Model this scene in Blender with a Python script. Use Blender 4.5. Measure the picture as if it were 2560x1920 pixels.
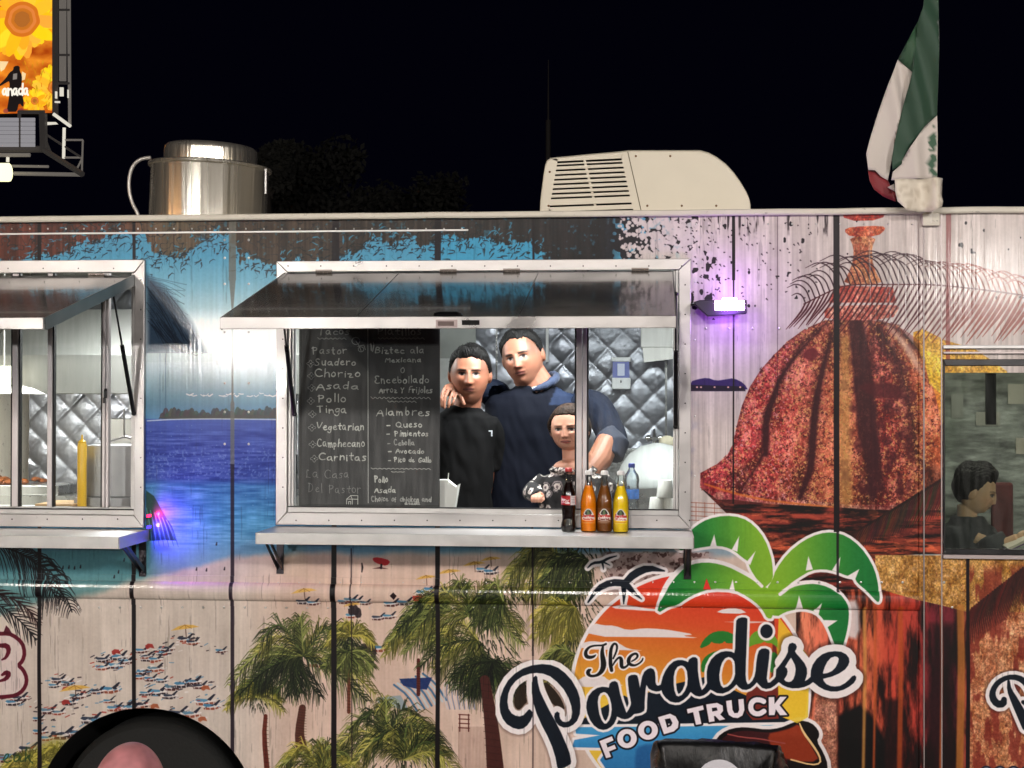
import bpy, bmesh, math, random
import numpy as np
from mathutils import Vector, Matrix, noise as mnoise

for o in list(bpy.data.objects): bpy.data.objects.remove(o)
# ---------------------------------------------------------------- measuring helpers (the photograph is 2560 x 1920)
F_PX, CX, CY = 3760.0, 1280.0, 960.0
YAW, PITCH, ROLL = math.radians(5.4), math.radians(0.45), math.radians(0.10)
CAM = np.array([0.0, -6.2, 2.20])
_f = np.array([-math.sin(YAW)*math.cos(PITCH), math.cos(YAW)*math.cos(PITCH), math.sin(PITCH)])
_r0 = np.array([math.cos(YAW), math.sin(YAW), 0.0])
_u0 = np.cross(_r0, _f)
_r = _r0*math.cos(ROLL) + _u0*math.sin(ROLL)
_u = _u0*math.cos(ROLL) - _r0*math.sin(ROLL)

def at(u, v, y=0.0):
    """point of the vertical plane at depth y that the photograph shows at (u, v)"""
    d = _f + _r*((u-CX)/F_PX) - _u*((v-CY)/F_PX)
    t = (y-CAM[1])/d[1]
    p = CAM + d*t
    return float(p[0]), float(y), float(p[2])
def wx(u, v=986, y=0.0): return at(u, v, y)[0]
def wz(v, u=1280, y=0.0): return at(u, v, y)[2]
# ---------------------------------------------------------------- camera, sky, light, exposure
S = bpy.context.scene
cam_d = bpy.data.cameras.new('camera'); cam = bpy.data.objects.new('camera', cam_d); S.collection.objects.link(cam)
cam_d.sensor_width = 36; cam_d.lens = 36*F_PX/2560; cam_d.clip_start = .05; cam_d.clip_end = 2000
_m = Matrix(((_r[0], _u[0], -_f[0], CAM[0]), (_r[1], _u[1], -_f[1], CAM[1]), (_r[2], _u[2], -_f[2], CAM[2]), (0, 0, 0, 1)))
cam.matrix_world = _m; S.camera = cam
W_ = bpy.data.worlds.new('World'); S.world = W_; W_.use_nodes = True
_n = W_.node_tree.nodes; _bg = _n['Background']
_sky = _n.new('ShaderNodeTexSky'); _sky.sky_type = 'NISHITA'; _sky.sun_disc = False
_sky.sun_elevation = math.radians(-6); _sky.sun_rotation = math.radians(200); _sky.altitude = 50
_glow = _n.new('ShaderNodeMix'); _glow.data_type = 'RGBA'; _glow.blend_type = 'ADD'; _glow.inputs[0].default_value = 1; _glow.inputs[7].default_value = (.0040, .0038, .0165, 1)
W_.node_tree.links.new(_sky.outputs[0], _glow.inputs[6]); W_.node_tree.links.new(_glow.outputs[2], _bg.inputs[0]); _bg.inputs[1].default_value = .15
S.view_settings.view_transform = 'Standard'; S.view_settings.look = 'None'; S.view_settings.exposure = 0; S.view_settings.gamma = 1
S.cycles.max_bounces = 8; S.cycles.transparent_max_bounces = 16; S.cycles.use_denoising = True
S.cycles.sample_clamp_indirect = 6; S.cycles.caustics_reflective = False; S.cycles.caustics_refractive = False

def lamp(kind, name, loc, power, col=(1, 1, 1), size=.3, size_y=None, aim=None, parent=None):
    d = bpy.data.lights.new(name, kind); d.energy = power; d.color = col
    if kind == 'AREA':
        d.size = size
        if size_y: d.shape = 'RECTANGLE'; d.size_y = size_y
    else: d.shadow_soft_size = size
    o = bpy.data.objects.new(name, d); S.collection.objects.link(o); o.location = loc
    if aim is not None: o.rotation_euler = (Vector(aim)-Vector(loc)).to_track_quat('-Z', 'Y').to_euler()
    if parent: o.parent = parent; o.location = Vector(loc)-parent.location
    return o
# ---------------------------------------------------------------- painter for flat print (vinyl wrap, chalk board, posters, labels)
def smooth(a, b, x):
    t = np.clip((x-a)/(b-a), 0, 1); return t*t*(3-2*t)
def _vnoise(h, w, sy, sx, rng):
    gh, gw = int(h/sy)+3, int(w/sx)+3
    g = rng.random((gh, gw)).astype(np.float32)
    yy = np.arange(h, dtype=np.float32)/sy; xx = np.arange(w, dtype=np.float32)/sx
    y0 = yy.astype(int); x0 = xx.astype(int); fy = (yy-y0); fx = (xx-x0)
    fy = fy*fy*(3-2*fy); fx = fx*fx*(3-2*fx)
    r = g[y0]*(1-fy)[:, None] + g[y0+1]*fy[:, None]
    return r[:, x0]*(1-fx)[None] + r[:, x0+1]*fx[None]
def fbm(h, w, sy, sx, octv=4, seed=0, gain=.5):
    rng = np.random.default_rng(seed); out = np.zeros((h, w), np.float32); a = 1; tot = 0
    for k in range(octv):
        out += a*_vnoise(h, w, max(sy, 1.01), max(sx, 1.01), rng); tot += a; a *= gain; sy /= 2; sx /= 2
    return out/tot
def chaikin(p, n=1, closed=True):
    p = np.asarray(p, float)
    for _ in range(n):
        q = np.roll(p, -1, 0) if closed else p[1:]
        a = p if closed else p[:-1]
        m = np.empty((len(a)*2, p.shape[1])); m[0::2] = a*.75+q*.25; m[1::2] = a*.25+q*.75
        if not closed: m = np.vstack([p[:1], m, p[-1:]])
        p = m
    return p

class Canvas:
    """to(u, v) -> canvas pixel for drawing coordinates; arr holds display-referred colour 0..1"""
    def __init__(s, h, w, to, k, bg=(.5, .5, .5)):
        s.h, s.w, s.to, s.k = h, w, to, k            # k: canvas pixels per drawing unit
        s.arr = np.empty((h, w, 3), np.float32); s.arr[:] = bg
    def pts(s, P):
        P = np.asarray(P, float); X, Y = s.to(P[:, 0], P[:, 1]); return np.stack([X, Y], 1)
    def bbox(s, lo, hi, pad):
        x0 = max(0, int(lo[0]-pad)); y0 = max(0, int(lo[1]-pad)); x1 = min(s.w, int(hi[0]+pad)+2); y1 = min(s.h, int(hi[1]+pad)+2)
        return (y0, y1, x0, x1) if x1 > x0 and y1 > y0 else None
    def grid(s, b):
        y0, y1, x0, x1 = b
        return np.meshgrid(np.arange(x0, x1)+.5, np.arange(y0, y1)+.5)
    def sd_poly(s, P, b):
        X, Y = s.grid(b); X = X.astype(np.float32); Y = Y.astype(np.float32)
        d2 = np.full(X.shape, 1e9, np.float32); inside = np.zeros(X.shape, bool)
        Q = np.roll(P, -1, 0)
        for (ax, ay), (bx, by) in zip(P, Q):
            ex, ey = bx-ax, by-ay; L = ex*ex+ey*ey
            if L < 1e-9: continue
            px, py = X-ax, Y-ay
            t = np.clip((px*ex+py*ey)/L, 0, 1)
            d2 = np.minimum(d2, (px-t*ex)**2+(py-t*ey)**2)
            if abs(ey) > 1e-9:
                c = ((ay > Y) != (by > Y)) & (X < ex*(Y-ay)/ey+ax); inside ^= c
        d = np.sqrt(d2); return np.where(inside, -d, d)
    def sd_stroke(s, P, R, b):
        X, Y = s.grid(b); X = X.astype(np.float32); Y = Y.astype(np.float32)
        out = np.full(X.shape, 1e9, np.float32)
        if len(P) == 1: P = np.vstack([P, P+1e-3]); R = list(R)*2
        for i in range(len(P)-1):
            ax, ay = P[i]; ex, ey = P[i+1]-P[i]; L = ex*ex+ey*ey+1e-9
            px, py = X-ax, Y-ay; t = np.clip((px*ex+py*ey)/L, 0, 1)
            out = np.minimum(out, np.sqrt((px-t*ex)**2+(py-t*ey)**2)-(R[i]+(R[i+1]-R[i])*t))
        return out
    def put(s, b, cov, col, alpha=1.0):
        y0, y1, x0, x1 = b; a = (cov*alpha)[..., None]
        col = np.asarray(col, np.float32)
        s.arr[y0:y1, x0:x1] = s.arr[y0:y1, x0:x1]*(1-a)+col*a
    def poly(s, P, col, alpha=1.0, n=0, soft=.7, tex=None):
        P = s.pts(P)
        if n: P = chaikin(P, n)
        b = s.bbox(P.min(0), P.max(0), soft+1)
        if b is None: return
        d = s.sd_poly(P, b); cov = np.clip(.5-d/(2*soft), 0, 1)
        if tex is not None: col = tex(b)
        s.put(b, cov, col, alpha)
    def line(s, P, r, col, alpha=1.0, n=0, soft=.6):
        P = np.asarray(P, float)
        if np.isscalar(r): R = np.full(len(P), float(r))
        else: R = np.asarray(r, float)
        if n and len(P) > 2:
            PR = chaikin(np.column_stack([P, R]), n, closed=False); P, R = PR[:, :2], PR[:, 2]
        P = s.pts(P); R = R*s.k; m = R.max()
        b = s.bbox(P.min(0), P.max(0), m+soft+1)
        if b is None: return
        d = s.sd_stroke(P, R, b)
        s.put(b, np.clip(.5-d/(2*soft), 0, 1), col, alpha)
    def group(s, polys=(), holes=(), strokes=(), pad=10):
        """signed distance of a union of outlines minus holes; returns (bbox, distance in drawing units)"""
        PS = [s.pts(p) for p in polys]; HS = [s.pts(p) for p in holes]
        SS = []
        for st in strokes:
            st = chaikin(np.asarray(st, float), 1, closed=False); SS.append((s.pts(st[:, :2]), st[:, 2]*s.k))
        allp = np.vstack(PS+[p for p, _ in SS]); mr = max([r.max() for _, r in SS], default=0)
        b = s.bbox(allp.min(0), allp.max(0), pad*s.k+mr)
        if b is None: return None, None
        d = None
        for p in PS: q = s.sd_poly(p, b); d = q if d is None else np.minimum(d, q)
        for p, r in SS: q = s.sd_stroke(p, r, b); d = q if d is None else np.minimum(d, q)
        for p in HS: d = np.maximum(d, -s.sd_poly(p, b))
        return b, d/s.k
    def fill(s, b, d, off, col, alpha=1.0, soft=.6):
        if b is None: return
        s.put(b, np.clip(.5-(d-off)*s.k/(2*soft), 0, 1), col, alpha)
def C(*c): return np.array(c, np.float32)/255.0
def zoomed(ox, oy, z):
    def g(P):
        return [tuple([ox+p[0]/z, oy+p[1]/z]+[q/z for q in p[2:]]) for p in P]
    return g
# ---------------------------------------------------------------- mesh, material and naming helpers
COL = S.collection
def tag(o, label=None, cat=None, group=None, kind=None):
    if label: o['label'] = label
    if cat: o['category'] = cat
    if group: o['group'] = group
    if kind: o['kind'] = kind
    return o
def empty(name, loc, label, cat, group=None):
    o = bpy.data.objects.new(name, None); COL.objects.link(o); o.location = loc; o.empty_display_size = .1
    return tag(o, label, cat, group)
def link(name, me, parent=None, world=True):
    o = bpy.data.objects.new(name, me); COL.objects.link(o)
    if parent is not None:
        o.parent = parent
    return o
def origin_of(p):
    v = Vector((0, 0, 0))
    while p is not None: v += p.location; p = p.parent
    return v
class MB:
    def __init__(s): s.v = []; s.f = []; s.m = []; s.uv = None
    def add(s, vs, fs, mi=0):
        b = len(s.v); s.v += [tuple(float(c) for c in p) for p in vs]; s.f += [tuple(i+b for i in f) for f in fs]; s.m += [mi]*len(fs); return s
    def box(s, x0, x1, y0, y1, z0, z1, mi=0, bev=0):
        if x0 > x1: x0, x1 = x1, x0
        if y0 > y1: y0, y1 = y1, y0
        if z0 > z1: z0, z1 = z1, z0
        if bev:
            bm = bmesh.new(); bmesh.ops.create_cube(bm, size=1)
            for q in bm.verts: q.co = Vector(((x0+x1)/2+q.co.x*(x1-x0), (y0+y1)/2+q.co.y*(y1-y0), (z0+z1)/2+q.co.z*(z1-z0)))
            bmesh.ops.bevel(bm, geom=bm.edges[:], offset=bev, segments=2, affect='EDGES', profile=.5)
            return s.bm(bm, mi)
        return s.add([(x0, y0, z0), (x1, y0, z0), (x1, y1, z0), (x0, y1, z0), (x0, y0, z1), (x1, y0, z1), (x1, y1, z1), (x0, y1, z1)],
                     [(0, 3, 2, 1), (4, 5, 6, 7), (0, 1, 5, 4), (1, 2, 6, 5), (2, 3, 7, 6), (3, 0, 4, 7)], mi)
    def bm(s, bm, mi=0):
        bm.verts.ensure_lookup_table(); s.add([v.co[:] for v in bm.verts], [[v.index for v in f.verts] for f in bm.faces], mi); bm.free(); return s
    def extr(s, pts, vec, mi=0, caps=True):
        """closed outline (3D points) swept along vec"""
        n = len(pts); vec = Vector(vec); a = [Vector(p) for p in pts]; b = [p+vec for p in a]
        fs = [(i, (i+1) % n, n+(i+1) % n, n+i) for i in range(n)]
        if caps: fs += [tuple(range(n))[::-1], tuple(range(n, 2*n))]
        return s.add(a+b, fs, mi)
    def tube(s, pts, r, seg=8, mi=0, caps=True, sq=1.0):
        pts = [Vector(p) for p in pts]; n = len(pts); R = [r]*n if np.isscalar(r) else list(r); vs = []; up = None
        for i, p in enumerate(pts):
            t = (pts[min(i+1, n-1)]-pts[max(i-1, 0)]).normalized()
            if up is None: up = t.orthogonal().normalized() if abs(t.z) > .9 else Vector((0, 0, 1))
            a = (up-t*up.dot(t)).normalized(); up = a; b = t.cross(a)
            rr = R[i]; ra, rb = (rr if not isinstance(rr, tuple) else rr[0]), (rr*sq if not isinstance(rr, tuple) else rr[1])
            for k in range(seg):
                th = 2*math.pi*k/seg; vs.append(p+a*math.cos(th)*ra+b*math.sin(th)*rb)
        fs = [(i*seg+k, i*seg+(k+1) % seg, (i+1)*seg+(k+1) % seg, (i+1)*seg+k) for i in range(n-1) for k in range(seg)]
        if caps: fs += [tuple(range(seg))[::-1], tuple(range((n-1)*seg, n*seg))]
        return s.add(vs, fs, mi)
    def lathe(s, prof, c, seg=32, mi=0, tilt=None):
        """prof: (radius, height) bottom to top around the vertical axis through c"""
        vs = []; M = tilt or Matrix.Identity(3)
        for r, h in prof:
            for k in range(seg):
                th = 2*math.pi*k/seg; vs.append(Vector(c)+M@Vector((r*math.cos(th), r*math.sin(th), h)))
        fs = [(i*seg+k, i*seg+(k+1) % seg, (i+1)*seg+(k+1) % seg, (i+1)*seg+k) for i in range(len(prof)-1) for k in range(seg)]
        fs += [tuple(range(seg))[::-1], tuple(range((len(prof)-1)*seg, len(prof)*seg))]
        return s.add(vs, fs, mi)
    def ball(s, c, r, seg=12, ring=8, mi=0, M=None):
        if np.isscalar(r): r = (r, r, r)
        M = M or Matrix.Identity(3)
        vs = [Vector(c)+M@Vector((0, 0, r[2]))]
        for i in range(1, ring):
            for k in range(seg):
                a, b = math.pi*i/ring, 2*math.pi*k/seg
                vs.append(Vector(c)+M@Vector((r[0]*math.sin(a)*math.cos(b), r[1]*math.sin(a)*math.sin(b), r[2]*math.cos(a))))
        vs.append(Vector(c)-M@Vector((0, 0, r[2]))); L = len(vs)-1
        fs = [(0, 1+k, 1+(k+1) % seg) for k in range(seg)]
        fs += [(1+i*seg+k, 1+(i+1)*seg+k, 1+(i+1)*seg+(k+1) % seg, 1+i*seg+(k+1) % seg) for i in range(ring-2) for k in range(seg)]
        fs += [(L, 1+(ring-2)*seg+(k+1) % seg, 1+(ring-2)*seg+k) for k in range(seg)]
        return s.add(vs, fs, mi)
    def build(s, name, mats, parent=None, smooth=False, uvf=None, kind=None, label=None, bevel=0, fix=True):
        me = bpy.data.meshes.new(name); off = origin_of(parent)
        me.from_pydata([(x-off.x, y-off.y, z-off.z) for x, y, z in s.v], [], s.f); me.update()
        if not isinstance(mats, (list, tuple)): mats = [mats]
        for m in mats: me.materials.append(m)
        me.polygons.foreach_set('material_index', s.m)
        if fix:
            bm = bmesh.new(); bm.from_mesh(me); bmesh.ops.recalc_face_normals(bm, faces=bm.faces[:]); bm.to_mesh(me); bm.free()
        if uvf is not None:
            uv = me.uv_layers.new(name='UVMap'); li = np.empty(len(me.loops), np.int32); me.loops.foreach_get('vertex_index', li)
            co = np.empty(len(me.vertices)*3, np.float32); me.vertices.foreach_get('co', co); co = co.reshape(-1, 3)+np.array(off, np.float32)
            uv.data.foreach_set('uv', uvf(co)[li].astype(np.float32).ravel())
        if smooth: me.polygons.foreach_set('use_smooth', [True]*len(me.polygons))
        o = link(name, me, parent)
        if smooth is True and kind != 'flat' and hasattr(me, 'set_sharp_from_angle'): me.set_sharp_from_angle(angle=math.radians(42))
        if bevel:
            b = o.modifiers.new('edge', 'BEVEL'); b.width = bevel; b.segments = 2; b.limit_method = 'ANGLE'; b.angle_limit = math.radians(40)
        if kind in ('structure', 'stuff'): o['kind'] = kind
        if label: o['label'] = label
        return o
def copy_tree(o, parent=None, loc=None):
    c = o.copy(); COL.objects.link(c)
    if parent is not None: c.parent = parent
    if loc is not None: c.location = loc
    for ch in [q for q in bpy.data.objects if q.parent == o and q.type != 'LIGHT']: copy_tree(ch, c)
    return c
_mats = {}
def lin(c): return tuple((x/12.92 if x <= .04045 else ((x+.055)/1.055)**2.4) for x in [q/255 for q in c])
def mat(name, col, rough=.5, metal=0, var=.0, vscale=8, bump=0, bscale=40, coat=0, emit=None, spec=None, stretch=None, aniso=0, trans=0, ior=1.45, alpha=1, rvar=0, sheen=0, dirt=None):
    if name in _mats: return _mats[name]
    m = bpy.data.materials.new(name); m.use_nodes = True; nt = m.node_tree; N, L = nt.nodes, nt.links; p = N['Principled BSDF']
    c = (*lin(col), 1); p.inputs['Base Color'].default_value = c; p.inputs['Roughness'].default_value = rough; p.inputs['Metallic'].default_value = metal
    p.inputs['Coat Weight'].default_value = coat; p.inputs['IOR'].default_value = ior; p.inputs['Transmission Weight'].default_value = trans; p.inputs['Alpha'].default_value = alpha
    if aniso: p.inputs['Anisotropic'].default_value = aniso
    if sheen: p.inputs['Sheen Weight'].default_value = sheen
    if spec is not None: p.inputs['Specular IOR Level'].default_value = spec
    if emit: p.inputs['Emission Color'].default_value = (*emit[0], 1); p.inputs['Emission Strength'].default_value = emit[1]
    if var or bump or rvar or dirt:
        tc = N.new('ShaderNodeTexCoord'); mp = N.new('ShaderNodeMapping'); L.new(tc.outputs['Object'], mp.inputs[0])
        if stretch: mp.inputs['Scale'].default_value = stretch
    if var or rvar:
        n = N.new('ShaderNodeTexNoise'); n.inputs['Scale'].default_value = vscale; n.inputs['Detail'].default_value = 6; L.new(mp.outputs[0], n.inputs[0])
    if var:
        r = N.new('ShaderNodeMapRange'); r.inputs[1].default_value = .3; r.inputs[2].default_value = .7; r.inputs[3].default_value = 1-var; r.inputs[4].default_value = 1+var; L.new(n.outputs[0], r.inputs[0])
        mx = N.new('ShaderNodeVectorMath'); mx.operation = 'SCALE'; mx.inputs[0].default_value = c[:3]; L.new(r.outputs[0], mx.inputs['Scale']); L.new(mx.outputs[0], p.inputs['Base Color'])
    if rvar:
        r2 = N.new('ShaderNodeMapRange'); r2.inputs[1].default_value = .3; r2.inputs[2].default_value = .7; r2.inputs[3].default_value = max(.02, rough-rvar); r2.inputs[4].default_value = rough+rvar; L.new(n.outputs[0], r2.inputs[0]); L.new(r2.outputs[0], p.inputs['Roughness'])
    if dirt:
        dn = N.new('ShaderNodeTexNoise'); dn.inputs['Scale'].default_value = dirt[1]; dn.inputs['Detail'].default_value = 8; dn.inputs['Roughness'].default_value = .65; L.new(mp.outputs[0], dn.inputs[0])
        dr = N.new('ShaderNodeMapRange'); dr.inputs[1].default_value = dirt[2]; dr.inputs[2].default_value = dirt[2]+.12; L.new(dn.outputs[0], dr.inputs[0])
        mm = N.new('ShaderNodeMix'); mm.data_type = 'RGBA'; L.new(dr.outputs[0], mm.inputs[0])
        if var: L.new(mx.outputs[0], mm.inputs[6])
        else: mm.inputs[6].default_value = c
        mm.inputs[7].default_value = (*lin(dirt[0]), 1); L.new(mm.outputs[2], p.inputs['Base Color'])
    if bump:
        bn = N.new('ShaderNodeTexNoise'); bn.inputs['Scale'].default_value = bscale; bn.inputs['Detail'].default_value = 4; L.new(mp.outputs[0], bn.inputs[0])
        b = N.new('ShaderNodeBump'); b.inputs['Strength'].default_value = bump; b.inputs['Distance'].default_value = .01; L.new(bn.outputs[0], b.inputs['Height']); L.new(b.outputs[0], p.inputs['Normal'])
    _mats[name] = m; return m
def glass(name, tint=(1, 1, 1), refl=1.0, rough=.02, haze=0.0):
    """thin pane: straight-through view plus Fresnel reflection"""
    if name in _mats: return _mats[name]
    m = bpy.data.materials.new(name); m.use_nodes = True; nt = m.node_tree; N, L = nt.nodes, nt.links; N.remove(N['Principled BSDF'])
    t = N.new('ShaderNodeBsdfTransparent'); t.inputs[0].default_value = (*tint, 1); g = N.new('ShaderNodeBsdfGlossy'); g.inputs['Roughness'].default_value = rough
    f = N.new('ShaderNodeFresnel'); f.inputs[0].default_value = 1.5; mu = N.new('ShaderNodeMath'); mu.operation = 'MULTIPLY'; mu.inputs[1].default_value = refl; L.new(f.outputs[0], mu.inputs[0])
    mx = N.new('ShaderNodeMixShader'); L.new(mu.outputs[0], mx.inputs[0]); L.new(t.outputs[0], mx.inputs[1]); L.new(g.outputs[0], mx.inputs[2]); out = mx
    if haze:
        d = N.new('ShaderNodeBsdfDiffuse'); d.inputs[0].default_value = (.6, .6, .6, 1); m2 = N.new('ShaderNodeMixShader')
        tc = N.new('ShaderNodeTexCoord'); no = N.new('ShaderNodeTexNoise'); no.inputs['Scale'].default_value = 9; no.inputs['Detail'].default_value = 7; mp = N.new('ShaderNodeMapping'); mp.inputs['Rotation'].default_value = (0, .5, 0); mp.inputs['Scale'].default_value = (5, 1, .6); L.new(tc.outputs['Object'], mp.inputs[0]); L.new(mp.outputs[0], no.inputs[0])
        r = N.new('ShaderNodeMapRange'); r.inputs[1].default_value = .4; r.inputs[2].default_value = .75; r.inputs[3].default_value = haze*.3; r.inputs[4].default_value = haze*1.4; L.new(no.outputs[0], r.inputs[0]); L.new(r.outputs[0], m2.inputs[0]); L.new(mx.outputs[0], m2.inputs[1]); L.new(d.outputs[0], m2.inputs[2]); out = m2
    L.new(out.outputs[0], N['Material Output'].inputs[0]); _mats[name] = m; return m
def painted(name, cv, rough=.3, coat=.0, bump=None, emit=0, spec=.5):
    """material whose colour is the painter's canvas (computed above, no file)"""
    im = bpy.data.images.new(name, cv.w, cv.h, alpha=False); px = np.ones((cv.h, cv.w, 4), np.float32); px[..., :3] = np.clip(cv.arr[::-1], 0, 1)
    im.pixels.foreach_set(px.ravel()); im.update(); im.pack()
    m = bpy.data.materials.new(name); m.use_nodes = True; nt = m.node_tree; N, L = nt.nodes, nt.links; p = N['Principled BSDF']
    t = N.new('ShaderNodeTexImage'); t.image = im; t.interpolation = 'Linear'; t.extension = 'EXTEND'; L.new(t.outputs[0], p.inputs['Base Color'])
    p.inputs['Roughness'].default_value = rough; p.inputs['Coat Weight'].default_value = coat; p.inputs['Coat Roughness'].default_value = .13; p.inputs['Specular IOR Level'].default_value = spec
    if emit: L.new(t.outputs[0], p.inputs['Emission Color']); p.inputs['Emission Strength'].default_value = emit
    if bump:
        tc = N.new('ShaderNodeTexCoord'); mp = N.new('ShaderNodeMapping'); mp.inputs['Scale'].default_value = bump[1]; L.new(tc.outputs['Object'], mp.inputs[0])
        bn = N.new('ShaderNodeTexNoise'); bn.inputs['Scale'].default_value = bump[2]; bn.inputs['Detail'].default_value = 3; L.new(mp.outputs[0], bn.inputs[0])
        b = N.new('ShaderNodeBump'); b.inputs['Strength'].default_value = bump[0]; b.inputs['Distance'].default_value = .01; L.new(bn.outputs[0], b.inputs['Height']); L.new(b.outputs[0], p.inputs['Normal']); L.new(b.outputs[0], p.inputs['Coat Normal'])
    return m
def vcol_mat(name, rough=.55, sss=0, bump=0, bscale=80, coat=0, sheen=0, spec=None):
    if name in _mats: return _mats[name]
    m = mat(name, (128, 128, 128), rough, bump=bump, bscale=bscale, coat=coat, sheen=sheen, spec=spec); N, L = m.node_tree.nodes, m.node_tree.links
    a = N.new('ShaderNodeVertexColor'); a.layer_name = 'Col'; L.new(a.outputs[0], N['Principled BSDF'].inputs['Base Color'])
    if sss: N['Principled BSDF'].inputs['Subsurface Weight'].default_value = sss; N['Principled BSDF'].inputs['Subsurface Scale'].default_value = .006
    return m
def set_vcol(me, cols):
    at_ = me.color_attributes.new('Col', 'FLOAT_COLOR', 'POINT'); c = np.ones((len(me.vertices), 4), np.float32); c[:, :3] = cols; at_.data.foreach_set('color', c.ravel())
def mesh_co(me):
    co = np.empty(len(me.vertices)*3, np.float32); me.vertices.foreach_get('co', co); return co.reshape(-1, 3)
def linarr(c):
    c = np.asarray(c, float)/255; return np.where(c <= .04045, c/12.92, ((c+.055)/1.055)**2.4)
# ---------------------------------------------------------------- one-stroke hand lettering (cap height 1, small letters .62)
GL = {
 'A': ['0,0 .3,1 .6,0', '.1,.35 .5,.35'], 'B': ['.05,0 .05,1 .4,.95 .5,.75 .35,.55 .05,.52', '.3,.52 .58,.4 .55,.1 .3,0 .05,0'], 'C': ['.6,.85 .4,1 .15,.9 0,.5 .15,.1 .4,0 .65,.12'], 'D': ['.08,0 .08,1', '-.05,1 .4,.95 .62,.5 .45,.1 .05,0'],
 'E': ['.55,.9 .3,1 .1,.8 .3,.55 .05,.3 .2,.02 .6,.1'], 'F': ['.08,0 .08,.95 .55,1', '.08,.5 .42,.55'], 'G': ['.6,.85 .4,1 .1,.85 0,.4 .2,0 .5,.05 .58,.4 .35,.42'], 'J': ['.2,1 .6,1', '.45,1 .42,.15 .2,0 0,.15'], 'L': ['.35,.9 .2,1 .12,.8 .15,.2 0,0 .15,.1 .55,0'], 'M': ['0,0 .08,1 .35,.35 .6,1 .7,0'],
 'O': ['.3,1 .05,.8 0,.4 .2,0 .45,.15 .5,.7 .3,1'], 'P': ['.1,0 .1,1', '-.02,.85 .3,1 .55,.85 .45,.55 .12,.5'], 'Q': ['.35,1 .05,.8 0,.35 .3,0 .6,.2 .65,.75 .35,1 .2,.9', '.4,.25 .75,-.05'], 'S': ['.55,.88 .35,1 .1,.85 .15,.6 .45,.42 .5,.15 .25,0 0,.1'], 'T': ['0,.95 .65,1', '.32,.98 .3,0'], 'V': ['0,1 .25,0 .65,1'], 'Y': ['0,1 .25,.5 .55,1', '.25,.5 .2,0'], 'U': ['0,1 .05,.2 .3,0 .5,.2 .55,1'], 'N': ['0,0 0,1 .5,0 .55,1'], 'I': ['.1,0 .1,1'], 'R': ['.05,0 .05,1 .4,.95 .45,.7 .1,.5 .55,0'],
 'a': ['.42,.55 .2,.6 0,.35 .1,.05 .35,.1 .44,.5 .44,.1 .55,0'], 'b': ['.05,1 .05,.02 .35,.05 .42,.35 .25,.58 .05,.4'], 'c': ['.42,.5 .22,.62 .02,.35 .15,.03 .45,.1'], 'd': ['.4,.5 .15,.6 0,.3 .15,.02 .4,.2', '.45,1 .42,0'], 'e': ['.03,.3 .4,.38 .3,.62 .08,.5 .05,.15 .25,0 .48,.1'], 'f': ['.4,.9 .25,1 .15,.8 .15,0', '0,.55 .35,.58'],
 'g': ['.42,.52 .18,.6 .02,.35 .18,.08 .42,.3', '.44,.58 .42,-.25 .2,-.38 0,-.2'], 'h': ['.05,1 .05,0', '.05,.4 .28,.6 .42,.4 .44,0'], 'i': ['.1,.58 .1,0', '.12,.82 .13,.86'], 'j': ['.2,.58 .2,-.25 0,-.3', '.22,.82 .23,.86'],'k': ['.05,1 .05,0', '.38,.6 .05,.28 .4,0'], 'q': ['.42,.52 .18,.6 .02,.35 .18,.08 .42,.3', '.44,.58 .44,-.35'], 'w': ['0,.6 .12,0 .28,.5 .45,0 .58,.6'], 'K': ['.05,1 .05,0', '.5,1 .05,.45 .55,0'],'H': ['.05,1 .05,0', '.5,1 .5,0', '.05,.5 .5,.5'], 'l': ['.1,1 .1,0'], 'm': ['.02,.6 .04,0', '.04,.4 .2,.6 .3,.4 .3,0', '.3,.4 .48,.6 .58,.4 .6,0'], 'n': ['.03,.6 .05,0', '.05,.4 .28,.6 .42,.4 .44,0'],
 'o': ['.22,.6 .02,.4 .06,.08 .28,0 .44,.2 .4,.5 .22,.6'], 'p': ['.05,.6 .05,-.35', '.05,.5 .3,.6 .42,.35 .28,.05 .05,.1'], 'r': ['.03,.6 .05,0', '.05,.38 .2,.58 .38,.55'], 's': ['.38,.55 .15,.6 .05,.45 .35,.25 .32,.05 .02,.02'], 't': ['.2,.95 .18,.1 .35,.02', '0,.6 .4,.62'], 'u': ['.03,.6 .05,.12 .25,0 .42,.2', '.45,.6 .46,0'], 'v': ['0,.6 .2,0 .42,.6'], 'y': ['0,.6 .22,.1', '.45,.6 .1,-.3'], 'z': ['.03,.58 .42,.6 .05,.02 .45,.05'], 'x': ['0,.6 .4,0', '.4,.6 0,0'],
 '-': ['0,.32 .45,.34'], '1': ['.05,.8 .2,1 .18,0'], ')': ['.05,1.05 .3,.6 .1,-.1'], ' ': [], '2': ['.05,.8 .25,1 .45,.8 0,0 .5,0']}
def glyph_w(ch):
    P = [tuple(map(float, q.split(','))) for s_ in GL[ch] for q in s_.split()]
    return (max(p[0] for p in P) if P else .38)
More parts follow.
